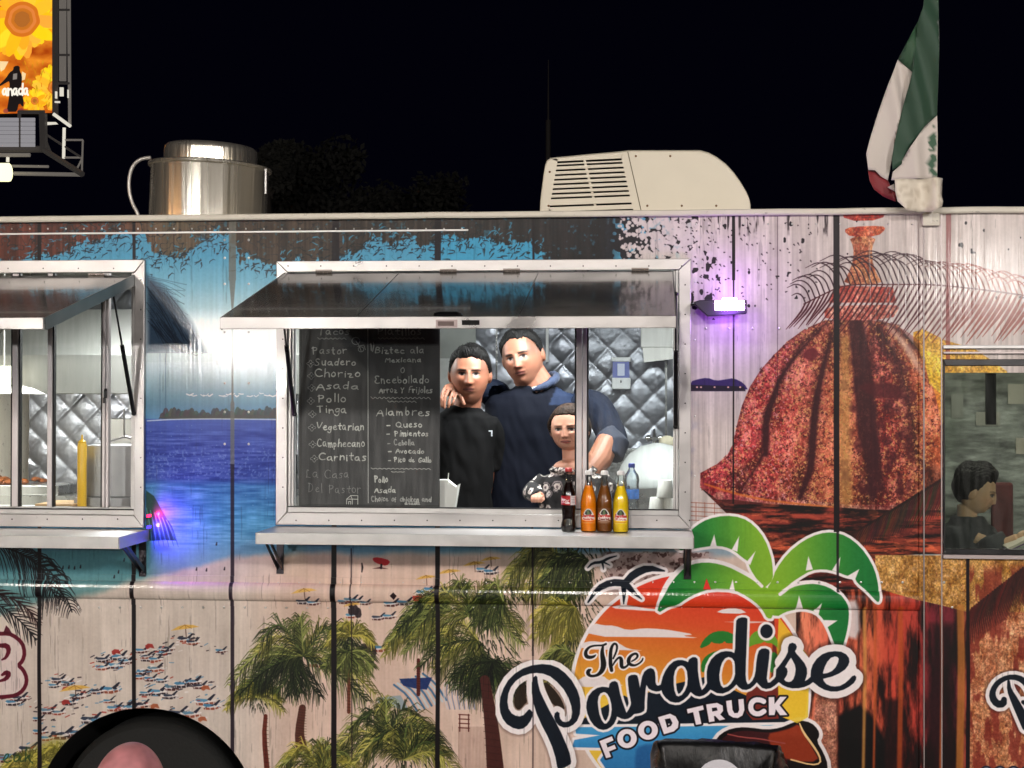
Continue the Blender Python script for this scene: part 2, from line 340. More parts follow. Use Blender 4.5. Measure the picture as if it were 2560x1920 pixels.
def write(cv, text, x0, x1, base, cap, r, col, alpha=1, rnd=None, slant=.0, drop=0, n=1):
    """text between x0 and x1 on the baseline, in the canvas' drawing units"""
    gap = .2; tot = sum(glyph_w(c) for c in text)+gap*(len(text)-1); k = (x1-x0)/tot; x = x0
    for i, ch in enumerate(text):
        j = (rnd.uniform(-.08, .08) if rnd else 0); sx, sy, sl = (rnd.uniform(.86, 1.1), rnd.uniform(.86, 1.16), rnd.uniform(-.08, .14)) if rnd else (1, 1, 0); al = alpha*(rnd.uniform(.75, 1) if rnd else 1)
        for s_ in GL[ch]:
            P = [tuple(map(float, q.split(','))) for q in s_.split()]
            cv.line([(x+p[0]*k*sx+(slant+sl)*p[1]*cap, base+drop*(x-x0)-(p[1]*sy+j)*cap) for p in P], [r*(rnd.uniform(.6, 1.3) if rnd else 1) for _ in P], col, al, n=max(n, 2))
        x += (glyph_w(ch)+gap)*k
# ---------------------------------------------------------------- the printed vinyl wrap of the truck side
WX0, WX1, WZ0, WZ1, WK = -3.60, 2.60, 0.55, 2.99, 500.0
def paint_wrap():
    H, W = int((WZ1-WZ0)*WK), int((WX1-WX0)*WK)
    ppm = 3760/6.2
    def to(u, v):
        u = np.asarray(u, float); v = np.asarray(v, float)
        a = (u-CX)/F_PX; b = (v-CY)/F_PX
        dx = _f[0]+_r[0]*a-_u[0]*b; dy = _f[1]+_r[1]*a-_u[1]*b; dz = _f[2]+_r[2]*a-_u[2]*b
        t = -CAM[1]/dy
        return (CAM[0]+dx*t-WX0)*WK, (WZ1-(CAM[2]+dz*t))*WK
    cv = Canvas(H, W, to, WK/ppm)
    A = cv.arr
    # drawing coordinates (photograph units) of every canvas pixel
    xs = WX0+(np.arange(W)+.5)/WK; zs = WZ1-(np.arange(H)+.5)/WK
    Xw, Zw = np.meshgrid(xs, zs)
    rel = np.stack([Xw, np.full_like(Xw, 6.2), Zw-CAM[2]], -1)
    df = rel@_f; U = (CX+F_PX*(rel@_r)/df).astype(np.float32); V = (CY-F_PX*(rel@_u)/df).astype(np.float32)
    del rel, df
    n1 = fbm(H, W, 60, 60, 5, 1); n2 = fbm(H, W, 24, 24, 4, 2); n3 = fbm(H, W, 9, 9, 3, 3); nf = fbm(H, W, 4, 4, 2, 4)
    gr = fbm(H, W, 160, 5, 4, 5)              # vertical wood grain
    gw = fbm(H, W, 320, 22, 3, 6); nh = fbm(H, W, 4, 40, 3, 7)
    def prof(keys, v):
        ks = [k for k, _ in keys]; return np.stack([np.interp(v, ks, [c[i]/255 for _, c in keys]) for i in range(3)], -1)
    def mix(mask, col):
        A[:] = A*(1-mask[..., None])+np.asarray(col, np.float32)*mask[..., None]
    # sky, sea, beach; pale sky band whitened further with painted glare
    sea = prof([(520, (80, 135, 165)), (640, (84, 148, 178)), (700, (112, 164, 186)), (770, (158, 190, 198)), (800, (214, 226, 228)), (835, (240, 244, 242)), (872, (236, 240, 238)), (900, (206, 218, 222)),
                (950, (158, 184, 194)), (1010, (108, 152, 178)), (1046, (92, 138, 176)), (1049, (62, 84, 160)), (1120, (56, 74, 150)), (1195, (54, 76, 148)),
                (1215, (62, 112, 166)), (1300, (74, 134, 172)), (1350, (92, 144, 172)), (1420, (120, 150, 166)), (1480, (186, 168, 156)), (1560, (180, 158, 140)), (1960, (172, 150, 132))],
               V + (n1-.5)*10*smooth(1190, 1210, V))
    A[:] = sea
    rip = (nh-.5)*smooth(1048, 1090, V)*(1-smooth(1330, 1400, V)); A += (rip*.28)[..., None]
    rr = smooth(.60, .72, nf)*smooth(1100, 1140, V)*(1-smooth(1185, 1205, V)); mix(rr*.35, C(130, 150, 200))
    sand = np.ones((H, W, 3), np.float32)*C(187, 176, 167) + ((n1-.5)*.10)[..., None] + ((gw-.5)*.10)[..., None]
    coast = 1372 + (U < 600)*0 + np.clip((640-U)/640, 0, 1)*150 + (n1-.5)*26
    msand = smooth(0, 22, V-coast); A[:] = A*(1-msand[..., None])+sand*msand[..., None]
    teal = (1-smooth(330, 420, U))*smooth(1330, 1390, V)*(1-msand); mix(teal*.75, C(74, 126, 132))
    warm = smooth(560, 760, U)*smooth(1370, 1400, V); A += (warm[..., None]*C(10, -2, -6))
    # old timber of the right half
    wood = np.ones((H, W, 3), np.float32)*C(190, 180, 176) + ((gr-.5)*.14+(gw-.5)*.12+(n2-.5)*.05)[..., None]
    mright = smooth(1560, 1740, U+(n2-.5)*120)*(1-smooth(1330, 1420, V)); A[:] = A*(1-mright[..., None])+wood*mright[..., None]
    # peeling band along the top: brown boards showing through blue paint
    brown = prof([(-400, (84, 46, 38)), (250, (90, 54, 44)), (420, (96, 84, 68)), (600, (72, 60, 50)), (900, (66, 58, 52)), (1250, (52, 48, 46)), (1500, (36, 32, 34)), (3200, (36, 32, 34))], U)
    brown = brown*(.62+.75*gr[..., None])
    cells = np.abs(fbm(H, W, 13, 16, 2, 11)-.5)
    bnd = np.interp(U, [-400, 0, 90, 160, 230, 300, 362, 380, 440, 500, 545, 575, 600, 700, 840, 930, 1000, 1090, 1180, 1330, 1400, 1480, 1600, 2700],
                    [660, 655, 645, 620, 596, 582, 582, 625, 640, 605, 575, 590, 640, 655, 650, 600, 612, 600, 590, 612, 670, 720, 760, 760])
    edge = V-bnd+(n2-.5)*46+(n3-.5)*30+(gr-.5)*26
    mb = 1-smooth(-3, 5, edge)
    crk = (1-smooth(.0, .045, cells))*(1-smooth(-5, 62, edge))
    left = 1-smooth(1500, 1560, U)
    mix(mb*left*(V < 800), brown); mix(np.clip(crk*left*(V < 800), 0, 1)*.85, C(34, 40, 44))
    drk = smooth(.66, .8, n3)*mb*left*(V < 800); mix(drk*.6, C(78, 140, 168)*.8)
    bl = smooth(1000, 1150, U)*(1-smooth(1330, 1420, U))*(V < 700)*(1-mb)*(1-crk); mix(bl*.6, C(64, 150, 186))
    # black flaking paint above the right end of the counter window
    dpk = np.interp(U, [1440, 1500, 1560, 1660, 1740, 1800, 1900, 2100], [1.1, 1.0, .72, .52, .26, .05, -.1, -.2])
    vz = smooth(0, 1, (V-540)/120)
    cell2 = fbm(H, W, 15, 12, 2, 12)
    blk = smooth(-.03, .03, dpk+(.52-cell2)*1.9-.5-vz*.10*(U > 1640))*(V < 800)*smooth(1480, 1540, U)
    mix(blk*.93, C(28, 22, 28))
    drp = smooth(.58, .66, fbm(H, W, 60, 6, 3, 13))*(1-smooth(556, 600, V+(n3-.5)*40))*smooth(1760, 1800, U)*(1-smooth(2060, 2100, U)); mix(drp*.8, C(38, 30, 34))
    R0 = random.Random(77)
    for i in range(520):
        x = R0.uniform(60, 1420); yb = float(np.interp(x, [0, 160, 300, 380, 440, 545, 600, 700, 930, 1090, 1180, 1330, 1420], [655, 620, 582, 625, 645, 580, 640, 655, 600, 600, 590, 612, 660])); y = yb+R0.gauss(12, 22)
        if y > 700 or y < 556: continue
        l = R0.uniform(4, 13); th = R0.uniform(-1.5, .5); l *= .72; dx, dy = math.cos(th)*l, math.sin(th)*l; kx = R0.uniform(-4, 4)
        cv.line([(x-dx, y-dy), (x+kx, y), (x+dx, y+dy), (x+dx+R0.uniform(-6, 6), y+dy+R0.uniform(-2, 6))], [.4, R0.uniform(.9, 2.0), R0.uniform(.8, 1.5), .4], C(30, 36, 40) if y > yb-4 or R0.random() < .3 else C(70, 140, 170), .85)
    for i in range(420):
        x = R0.gauss(1640, 62); y = R0.uniform(540, 655)
        if x < 1548 or x > 1790: continue
        r = R0.uniform(3, 8.5)*(.6+.5*min(1, (x-1540)/150)); P = [(x+r*math.cos(a)*R0.uniform(.75, 1.15), y+r*math.sin(a)*R0.uniform(.7, 1.2)) for a in np.linspace(0, 5.7, 8)]
        cv.poly(P, C(196, 186, 186), .95, n=1)
    for i in range(150):
        x = R0.uniform(1690, 2060) if i % 3 else R0.uniform(1690, 1800); y = R0.uniform(545, 760); l = R0.uniform(2, 7); cv.line([(x, y), (x+l*.6, y+l*R0.uniform(-.3, 1))], [1.8, .5], C(40, 30, 36), .85)
    # thatched shade behind the left counter
    hz = smooth(0, 1, (V-700)/180)
    cv.poly([(366, 688), (400, 712), (440, 756), (476, 806), (500, 850), (516, 882), (366, 882)], C(56, 74, 92), n=0, soft=9)
    A[(V > 883) & (V < 905) & (U > 366) & (U < 540)] = prof([(880, (198, 212, 213)), (910, (190, 206, 210))], V)[(V > 883) & (V < 905) & (U > 366) & (U < 540)]
    R = random.Random(5)
    for i in range(46):
        x = 366+R.random()*70; y = 690+R.random()*120+(x-366)*.6; L = 40+R.random()*90
        cv.line([(x, y), (x+L*.35, y+L*.45), (x+L*.62, min(y+L, 880))], R.uniform(.5, 1.1), C(24, 34, 48), .75, n=1)
    for i in range(22):
        y = 690+i*5
        cv.line([(368, y), (400+R.random()*30, y+2+R.random()*14), (430+R.random()*50, y+16+R.random()*34)], .6, C(52, 62, 70), .6, n=1)
    # island
    for i in range(70):
        x = 408+i*4.2+R.uniform(-3, 3); h = R.uniform(10, 30)*(1 if i % 9 < 6 else 1.25)
        cv.poly([(x-7, 1046), (x-9, 1046-h*.5), (x-2, 1046-h), (x+6, 1046-h*.75), (x+10, 1046)], C(58+R.randint(-12, 16), 66+R.randint(-12, 12), 66), .92, n=1)
    cv.poly([(400, 1040), (690, 1036), (690, 1047), (395, 1049)], C(62, 62, 62), .9, n=1)
    cv.line([(368, 1052), (440, 1048), (560, 1047), (690, 1049)], 1.4, C(196, 206, 214), .9, n=1)
    for i in range(60):
        cv.line([(375+R.random()*315, 1060+R.random()*310)]*2, R.uniform(.5, 1.4), C(150, 180, 205), .5)
    for x in (474, 484, 508, 516, 524, 556, 562, 570, 580, 592, 604, 626, 640, 652, 668, 682): yy = 986+R.uniform(-4, 5); cv.line([(x-R.uniform(3, 9), yy+R.uniform(-3, 2)), (x, yy+2), (x+R.uniform(3, 9), yy-R.uniform(-2, 3))], R.uniform(.7, 1.6), C(236, 240, 242), .9)
    for x in (400, 414): cv.line([(x, 884), (x, 1035)], .7, C(70, 100, 130), .7)
    # bathers
    for (x, y) in [(157, 1421), (172, 1420), (186, 1422), (201, 1419), (296, 1432), (286, 1444), (310, 1402), (541, 1362), (491, 1425), (516, 1427), (561, 1424), (66, 1490)]:
        cv.line([(x, y), (x+1, y-6)], [2.2, 1.2], C(38, 34, 42), .9)
    # fronds of the silhouetted palms
    def frond(P, n, L, ang, col, r=1.1, both=True, spread=.5, droop=.35, a=.95, rach=1.6, taper=True):
        P = chaikin(P, 2, closed=False); seg = np.hypot(*np.diff(P, axis=0).T); cum = np.concatenate([[0], np.cumsum(seg)]); tot = cum[-1]
        cv.line(P, rach, col, a)
        for i in range(n):
            t = (i+R.random()*.6)/n*tot; k = min(np.searchsorted(cum, t, side='right')-1, len(P)-2)
            q = P[k]+(P[k+1]-P[k])*((t-cum[k])/max(seg[k], 1e-6)); d = math.atan2(*(P[k+1]-P[k])[::-1])
            s_ = (math.sin(math.pi*min(.98, .12+.86*t/tot))**.6) if taper else 1
            for sd in ((1, -1) if both else (1,)):
                th = d+sd*(ang+R.uniform(-.12, .12)); l = L*s_*R.uniform(.75, 1.1)
                m = (q[0]+math.cos(th)*l*.5, q[1]+math.sin(th)*l*.5)
                e = (q[0]+math.cos(th)*l*(1-droop*.3), q[1]+math.sin(th)*l*(1-droop*.3)+l*droop)
                c = col if not callable(col) else col()
                cv.line([q, m, e], [r, r*.9, r*.25], c, a, n=1)
    dk = C(26, 24, 28)
    frond([(-30, 1360), (40, 1376), (110, 1420), (150, 1500)], 34, 92, .75, dk, 1.5, both=True, droop=.5)
    frond([(20, 1370), (90, 1400), (150, 1450), (180, 1530)], 26, 66, .9, dk, 1.4, both=True, droop=.5)
    frond([(-60, 1500), (0, 1510), (60, 1560), (90, 1600)], 18, 60, .6, dk, 1.6, droop=.1)
    frond([(-60, 1460), (10, 1482), (70, 1520), (95, 1560)], 18, 50, .5, C(44, 26, 28), 1.6, droop=.1)
    # colour-printed small frond that pokes out beside the left window
    cv.poly([(365, 1226), (385, 1240), (405, 1275), (425, 1312), (440, 1352), (410, 1350), (390, 1352), (365, 1352)], C(34, 66, 62), .95)
    for i in range(12):
        x = 366+i*5; cv.line([(x, 1270+i*3), (x+10, 1320), (x+14+i, 1362+R.random()*12)], [1, 1.2, .3], C(20, 40, 40) if i % 2 else C(96, 150, 140), .8, n=1)
    # beach furniture
    def lounger(x, y, s=1., col=None, shade=None):
        col = col if col is not None else [C(72, 120, 150), C(96, 124, 140), C(52, 60, 76), C(84, 132, 160)][R.randrange(4)]
        cv.poly([(x-24*s, y+7*s), (x+20*s, y+4*s), (x+26*s, y+6*s), (x+4*s, y+13*s), (x-22*s, y+12*s)], shade if shade is not None else [C(70, 36, 34), C(44, 34, 40), C(128, 66, 48)][R.randrange(3)], .9)
        cv.line([(x-25*s, y+3*s), (x-2*s, y+5*s), (x+24*s, y-1*s)], 1.9*s, C(206, 200, 198), .95)
        for dx in (-20, -6, 8, 20): cv.line([(x+dx*s, y+4*s), (x+dx*s+1, y+11*s)], 1.2*s, C(200, 194, 192), .9)
        cv.poly([(x-26*s, y), (x-22*s, y-5*s), (x+3*s, y-3*s), (x+6*s, y+2*s), (x-18*s, y+4*s)], col, .97)
        cv.poly([(x+3*s, y-2*s), (x+20*s, y-16*s), (x+25*s, y-15*s), (x+12*s, y+1*s)], C(38, 40, 54), .97)
    def clutter(x, y, n=7):
        for _ in range(n):
            a, b_ = x+R.uniform(-40, 40), y+R.uniform(-14, 14); w_ = R.uniform(3, 12); cv.line([(a, b_), (a+w_, b_-w_*R.uniform(-.1, .7))], R.uniform(.8, 2.0), [C(40, 34, 44), C(206, 200, 198), C(150, 60, 50), C(86, 128, 156), C(60, 48, 52)][R.randrange(5)], .85)
    def parasol(x, y, s=1., col=C(196, 160, 84)):
        cv.line([(x+2*s, y), (x+4*s, y+26*s)], 1.1*s, C(70, 50, 44), .9)
        cv.poly([(x-36*s, y+7*s), (x-18*s, y-4*s), (x, y-9*s), (x+22*s, y-8*s), (x+38*s, y-3*s), (x+12*s, y+1*s), (x-12*s, y+4*s)], col, .97)
        for k in (-14, 4, 18): cv.line([(x, y-8*s), (x+k*s, y+1*s)], .7, C(120, 86, 52), .8)
    g = zoomed(0, 1400, 3.19)
    for (x, y, s) in g([(470, 950, 2.4), (540, 975, 2.2), (1480, 625, 2.6), (1540, 650, 2.2), (860, 790, 2.5), (950, 765, 2.8), (1010, 800, 2.7), (820, 850, 2.4), (930, 835, 2.6), (1180, 780, 2.4), (1330, 700, 2.6), (1300, 735, 2.2), (1150, 885, 2.4), (1240, 860, 2.6), (1120, 925, 2.2),
                       (880, 1025, 3.2), (780, 1040, 2.4), (620, 1080, 2.6), (560, 1130, 2.4), (160, 1095, 2.7), (110, 1130, 2.6), (390, 1195, 2.8), (470, 1210, 2.2), (1260, 1045, 3.2), (1380, 1010, 2.6), (1460, 985, 2.8), (1540, 965, 2.8), (1360, 1080, 2.4),
                       (990, 1170, 3.4), (1130, 1150, 2.6), (1640, 1120, 3.2), (1690, 1160, 2.8), (1420, 1215, 3.3), (1530, 1220, 3.0), (730, 1265, 3.4), (800, 1280, 3.0), (500, 1385, 3.8), (620, 1370, 3.0), (120, 1560, 3.4), (230, 1500, 3.2), (60, 1580, 3)]):
        lounger(x, y, s); clutter(x, y)
    for _ in range(18):
        a_ = R.uniform(0, 1); x = R.uniform(70, 560); y = 1790-(x-70)*.30+R.uniform(-90, 70)
        if y < 1590+max(0, (330-x))*.4 or y > 1850: continue
        lounger(x, y, R.uniform(.55, .8)); clutter(x, y, 4)
    for (x, y, c) in [(372, 1618, 0), (288, 1632, 0), (163, 1758, 0), (458, 1797, 1), (504, 1800, 1), (385, 1768, 1), (512, 1722, 1)]:
        cv.poly([(x-9, y-4), (x-2, y-9), (x+9, y-8), (x+14, y+3), (x+3, y+1), (x-3, y+5), (x-8, y+3)], [C(140, 44, 40), C(150, 84, 56)][c], .9)
    for (x, y, s) in [(462, 1570, .95), (186, 1722, 1.05), (763, 1476, .85), (1185, 1410, .75), (1226, 1398, .7), (1065, 1444, .7), (1122, 1430, .8), (880, 1512, .6)]: parasol(x, y, s)
    g = zoomed(500, 1350, 2.911)
    for (x, y, s) in g([(760, 440, 2.2), (830, 450, 2), (1060, 440, 2), (1110, 425, 2.2), (1150, 430, 2), (1210, 450, 1.8), (1400, 455, 2.4), (1500, 445, 2.4), (1640, 370, 2.4), (1690, 350, 2.2), (2060, 210, 2), (2120, 225, 2.2), (1300, 560, 2), (1380, 550, 2), (1110, 545, 2), (1310, 780, 2.8), (880, 880, 3.6)]): lounger(x, y, s)
    cv.poly(g([(1255, 130), (1300, 125), (1390, 150), (1360, 190), (1300, 175), (1262, 155)]), C(176, 36, 44), .95, n=1)
    cv.poly(g([(1255, 208), (1310, 196), (1370, 210)]), C(60, 22, 24), .9); cv.line(g([(1320, 180), (1318, 205)]), 2.6, C(40, 30, 36))
    cv.line(g([(1178, 170), (1182, 200), (1178, 232)]), [1.6, 2.6, 1.6], C(48, 40, 42))
    cv.poly(g([(1390, 400), (1415, 375), (1440, 400), (1418, 430)]), C(40, 22, 28)); cv.poly(g([(1555, 400), (1640, 395), (1640, 440), (1560, 440)]), C(156, 50, 44), .9)
    for (x, y) in g([(1190, 800), (1220, 790), (1250, 780), (1160, 815), (1100, 830), (1260, 820), (1130, 520), (1100, 520), (1150, 540)]): cv.poly([(x-8, y-14), (x+6, y-18), (x+10, y+8), (x-7, y+10)], C(46, 36, 40), .9, n=1)
    for k in range(9):
        x, y = 985+k*9, 1712-k*3.5
        cv.line([(x, y), (x+34, y+26), (x+58, y+66)], 2.6, [C(70, 106, 138), C(176, 186, 192)][k % 2], .95, n=1)
    cv.poly(g([(1450, 1010), (1690, 1000), (1650, 1090), (1560, 1080), (1480, 1060)]), C(36, 52, 96), .95)
    cv.poly(g([(1280, 1150), (1460, 1130), (1530, 1250), (1300, 1190)]), C(128, 146, 156), .8)
    for k in range(12): cv.line(g([(1780+k*22, 1040), (1770+k*20, 1120), (1800+k*18, 1230)]), 1.6, [C(196, 192, 196), C(110, 120, 146)][k % 2], .8, n=1)
    for (x, y0, y1) in g([(1890, 1270, 300), (1955, 1270, 300)]): cv.line([(x, y0), (x, y0+42)], 1.4, C(90, 44, 40))
    for k in range(4): cv.line(g([(1885, 1270+k*32), (1960, 1274+k*32)]), 1.3, C(90, 44, 40))
    for k in range(26): cv.line(g([(1880+k*10, 1360), (1880+k*10+4, 1659)]), .7, C(96, 62, 56), .45)
    # tropical palms
    def green(a, b):
        def f():
            t = R.random(); c = np.array(a)*(1-t)+np.array(b)*t; return C(*c)
        return f
    G1 = green((34, 44, 20), (160, 166, 100)); G2 = green((80, 84, 30), (206, 196, 120)); G3 = green((18, 26, 16), (96, 112, 62)); G4 = green((104, 104, 40), (204, 190, 104)); GK = green((10, 14, 12), (46, 56, 32))
    def trunk(P, w0, w1, col):
        cv.line(P, np.linspace(w0, w1, len(P)), col, 1, n=1)
        P = np.asarray(P, float)
        for i in range(14): t = (i+.5)/14; q = P[0]+(P[-1]-P[0])*t; w = w0+(w1-w0)*t; cv.line([(q[0]-w, q[1]), (q[0]+w, q[1]+w*.3)], .7, col*.55, .5)
    def palm(x, y, r, gs, n=16, dirs=(-math.pi, 0), dark=True, L=.42, rr=1.25):
        if dark:
            for i in range(70):
                th = R.uniform(0, 6.28); q = r*R.random()**.7*.62; cv.line([(x+math.cos(th)*q, y+math.sin(th)*q*.8), (x+math.cos(th)*q*1.25, y+math.sin(th)*q*.8+r*.16)], [1.7, .3], GK(), .8)
        for i in range(n):
            th = dirs[0]+(dirs[1]-dirs[0])*(i+.5)/n+R.uniform(-.15, .15); l = r*R.uniform(.82, 1.08)
            mx, my = x+math.cos(th)*l*.55, y+math.sin(th)*l*.62
            ex, ey = x+math.cos(th)*l, y+math.sin(th)*l*.62+l*.34*(.3+abs(math.cos(th)))
            frond([(x, y), (mx, my), (ex, ey)], int(22+r*.12), r*L, .62, gs[i % len(gs)], rr, droop=.42, a=.9, rach=lambda: 0) if False else \
                frondc([(x, y), (mx, my), (ex, ey)], int(22+r*.12), r*L, .62, gs[i % len(gs)], rr)
    def frondc(P, n, L, ang, colf, r):
        P = chaikin(P, 2, closed=False); seg = np.hypot(*np.diff(P, axis=0).T); cum = np.concatenate([[0], np.cumsum(seg)]); tot = cum[-1]
        for i in range(n):
            t = (i+R.random()*.6)/n*tot; k = min(np.searchsorted(cum, t, side='right')-1, len(P)-2)
            q = P[k]+(P[k+1]-P[k])*((t-cum[k])/max(seg[k], 1e-6)); d = math.atan2(*(P[k+1]-P[k])[::-1])
            s_ = math.sin(math.pi*min(.97, .1+.86*t/tot))**.6
            if R.random() < .12: continue
            for sd in (1, -1):
                th = d+sd*(ang+R.uniform(-.22, .22)); l = L*s_*R.uniform(.55, 1.2); cc = colf()*(1.0 if sd > 0 else .62)
                cv.line([q, (q[0]+math.cos(th)*l*.5, q[1]+math.sin(th)*l*.5), (q[0]+math.cos(th)*l*.85, q[1]+math.sin(th)*l*.85+l*.4)], [r*.85, r*.7, r*.15], cc, .92, n=0)
        cv.line(P, [1.6]*len(P), colf(), .9)
    trunk([(664, 1790), (660, 1840), (668, 1930)], 5, 7, C(96, 48, 38)); palm(640, 1742, 74, [G4, G2], 10, (-3.4, .3))
    trunk([(756, 1770), (748, 1830), (752, 1862)], 9, 14, C(84, 52, 42))
    palm(745, 1645, 120, [GK, G3], 8, (1.0, 3.5), L=.42)
    palm(758, 1640, 185, [G3, G1, G1, G2], 13, (-3.6, .6), L=.33)
    trunk([(872, 1668), (872, 1780)], 3.6, 4.6, C(98, 58, 44)); palm(876, 1590, 66, [G4, G2], 9, (-3.3, .2)); palm(872, 1630, 62, [G1], 8, (-.3, 3.4), L=.6)
    trunk([(1046, 1650), (1046, 1736)], 4.2, 4.6, C(86, 42, 38)); palm(1052, 1588, 96, [G2, G4, G1], 13, (-3.5, .4))
    palm(1110, 1540, 120, [G1, G3], 10, (-3.3, -1.2), dark=False)
    palm(1195, 1600, 140, [G3, G1, G2], 9, (1.0, 4.0), L=.38); palm(1170, 1540, 160, [G1, G2, G1], 12, (-3.5, .2), L=.34, dark=False)
    palm(1235, 1650, 110, [G3, GK], 10, (.2, 3.1), L=.5)
    trunk([(1212, 1700), (1228, 1800), (1240, 1940)], 12, 22, C(72, 40, 36))
    palm(1400, 1400, 130, [G1, G2], 12, (1.2, 4.2), L=.5); palm(1470, 1400, 110, [G1, G3], 10, (1.5, 3.7)); palm(1440, 1520, 110, [G2, G4], 10, (1.4, 3.6), L=.5)
    palm(1440, 1640, 90, [G1, G2], 9, (1.9, 3.9)); palm(1260, 1500, 90, [G1, G3], 9, (1.6, 4.4), L=.5)
    palm(965, 1850, 165, [G1, G3, G2], 12, (-3.4, .2), L=.36); palm(800, 1925, 130, [G4, G1], 12, (-3.2, 0), L=.4); palm(1010, 1900, 150, [G2, G3], 11, (-2.8, -.3))
    cv.poly([(110, 1850), (150, 1838), (185, 1860), (200, 1940), (30, 1940), (60, 1880)], C(140, 136, 56), .55, n=2, soft=9); palm(70, 1930, 90, [G4, G2], 10, (-2.9, -.2), dark=False)
    palm(150, 1900, 80, [G4], 8, (-2.9, -.2), dark=False)
    # brown foliage and flaking boards between the beach and the emblem
    mm = smooth(1490, 1530, U)*(1-smooth(1760, 1800, U))*smooth(1376, 1384, V)*(1-smooth(1470, 1500, V)); mix(mm*.9, prof([(0, (172, 150, 146)), (9999, (172, 150, 146))], V)*(.6+.7*n2[..., None])); mix(mm*smooth(.52, .6, n3)*.7, C(66, 40, 38))
    # lone mountains strip with town lights
    cv.poly([(1726, 978), (1726, 954), (1745, 948), (1768, 944), (1790, 952), (1812, 949), (1834, 945), (1860, 958), (1872, 978)], C(52, 34, 92), .97, n=1)
    cv.poly([(1726, 978), (1726, 962), (1860, 966), (1864, 978)], C(34, 20, 44), .9)
    for x in (1742, 1752, 1786, 1820, 1850): cv.line([(x, 968), (x+1, 968)], 2., C(236, 190, 170), .9)
    for k in range(5): cv.line([(1726, 1256+k*11), (1800, 1260+k*11), (1812, 1262+k*11)], .9, C(140, 84, 70), .85)
    for x in (1740, 1762, 1786): cv.line([(x, 1256), (x, 1300)], .8, C(140, 84, 70), .8)
    # the old stone sentry dome
    g2 = zoomed(1700, 500, 2.572); g3 = zoomed(1700, 1000, 2.572)
    hot = smooth(.46, .62, fbm(H, W, 26, 13, 5, 21, .72)); spark = smooth(.60, .68, fbm(H, W, 5, 4, 2, 22)); fine = fbm(H, W, 3.2, 2.6, 3, 24); veins = 1-smooth(.0, .05, np.abs(fbm(H, W, 9, 9, 2, 23)-.5))
    def stone(base, hi, amt=.6, dark=C(56, 18, 24)):
        def t(b):
            y0, y1, x0, x1 = b; s_ = (slice(y0, y1), slice(x0, x1)); c = np.ones((y1-y0, x1-x0, 3), np.float32)*(base if base.ndim == 1 else 1)
            if base.ndim == 3: c = base[s_].copy()
            hm = (hot[s_]*amt)[..., None]; c = c*(1-hm)+hi*hm
            vm = (veins[s_]*.34)[..., None]; c = c*(1-vm)+dark*vm
            sm = (spark[s_]*.5*amt)[..., None]; c = c*(1-sm)+C(232, 190, 150)*sm
            return np.clip((c+((n2[s_]-.5)*.30)[..., None])*(.62+.85*fine[s_])[..., None], 0, 1)
        return t
    pink = prof([(0, (118, 50, 60)), (1780, (126, 48, 60)), (1920, (134, 62, 64)), (2030, (140, 84, 76)), (2120, (130, 84, 66)), (2200, (98, 42, 44)), (2300, (120, 74, 54)), (4000, (120, 66, 50))], U)
    cv.poly(g2([(1560, 830), (1620, 860), (1700, 900), (1900, 960), (2100, 1100), (2200, 1600), (1500, 1600), (1500, 850)]), C(180, 140, 60), tex=stone(C(176, 136, 56), C(214, 176, 84), .5, C(110, 70, 30)))
    cv.poly(g2([(930, 775), (800, 830), (690, 910), (600, 1000), (520, 1090), (450, 1200), (400, 1320), (365, 1450), (340, 1570), (300, 1650)])+g3([(300, 350), (240, 410), (130, 470), (128, 560), (240, 640), (350, 640), (560, 665), (800, 680), (1000, 690), (1250, 705), (1700, 712)])+g2([(1690, 1480), (1640, 1250), (1580, 1100), (1530, 960), (1400, 800), (1200, 770)]), pink, tex=stone(pink, C(204, 160, 142), .5))
    wv_ = np.interp(V, [780, 801, 823, 854, 889, 924, 967, 1013, 1064, 1110, 1142, 1160, 1183, 1260], [40, 73, 124, 167, 202, 233, 260, 280, 293, 303, 318, 342, 385, 380]); sN = (U-2135)/wv_
    rb = [-1.02, -.75, -.35, .09, .50, .86, 1.2]; gore = np.ones_like(sN)
    for a_, b2 in zip(rb[:-1], rb[1:]):
        m_ = (sN >= a_)&(sN < b2); gore = np.where(m_, .52+.62*np.sin(np.pi*np.clip((sN-a_)/(b2-a_), 0, 1))**.55, gore)
    gore *= .80+.30*smooth(800, 980, V)-.16*smooth(1130, 1240, V); gold_ = np.exp(-((sN+.12)/.30)**2)*.35+np.exp(-((sN-.66)/.16)**2)*.3
    dm_ = (np.abs(sN) < 1.0)&(V > 800)&(V < 1262-12*np.clip(-sN, 0, 1)*3)&(U > 1752)&(U < 2300+50*(V > 900)); gore = np.where(dm_, gore, 1.0)
    A[:] = np.where(dm_[..., None], A*(1-gold_[..., None]*.5)+np.float32([.78, .58, .30])*gold_[..., None]*.5, A)*gore[..., None]*np.where(dm_[..., None], np.float32([.95, .79, .78]), 1)
    Rd = random.Random(31); domeP = np.array(g2([(930, 775), (690, 910), (520, 1090), (400, 1320), (340, 1570)])+g3([(300, 350), (150, 500), (350, 600), (800, 665), (1500, 700)])+g2([(1690, 1480), (1580, 1100), (1400, 800)]))
    def inside(x, y):
        c_ = False; n_ = len(domeP); j = n_-1
        for i in range(n_):
            if (domeP[i][1] > y) != (domeP[j][1] > y) and x < (domeP[j][0]-domeP[i][0])*(y-domeP[i][1])/(domeP[j][1]-domeP[i][1])+domeP[i][0]: c_ = not c_
            j = i
        return c_
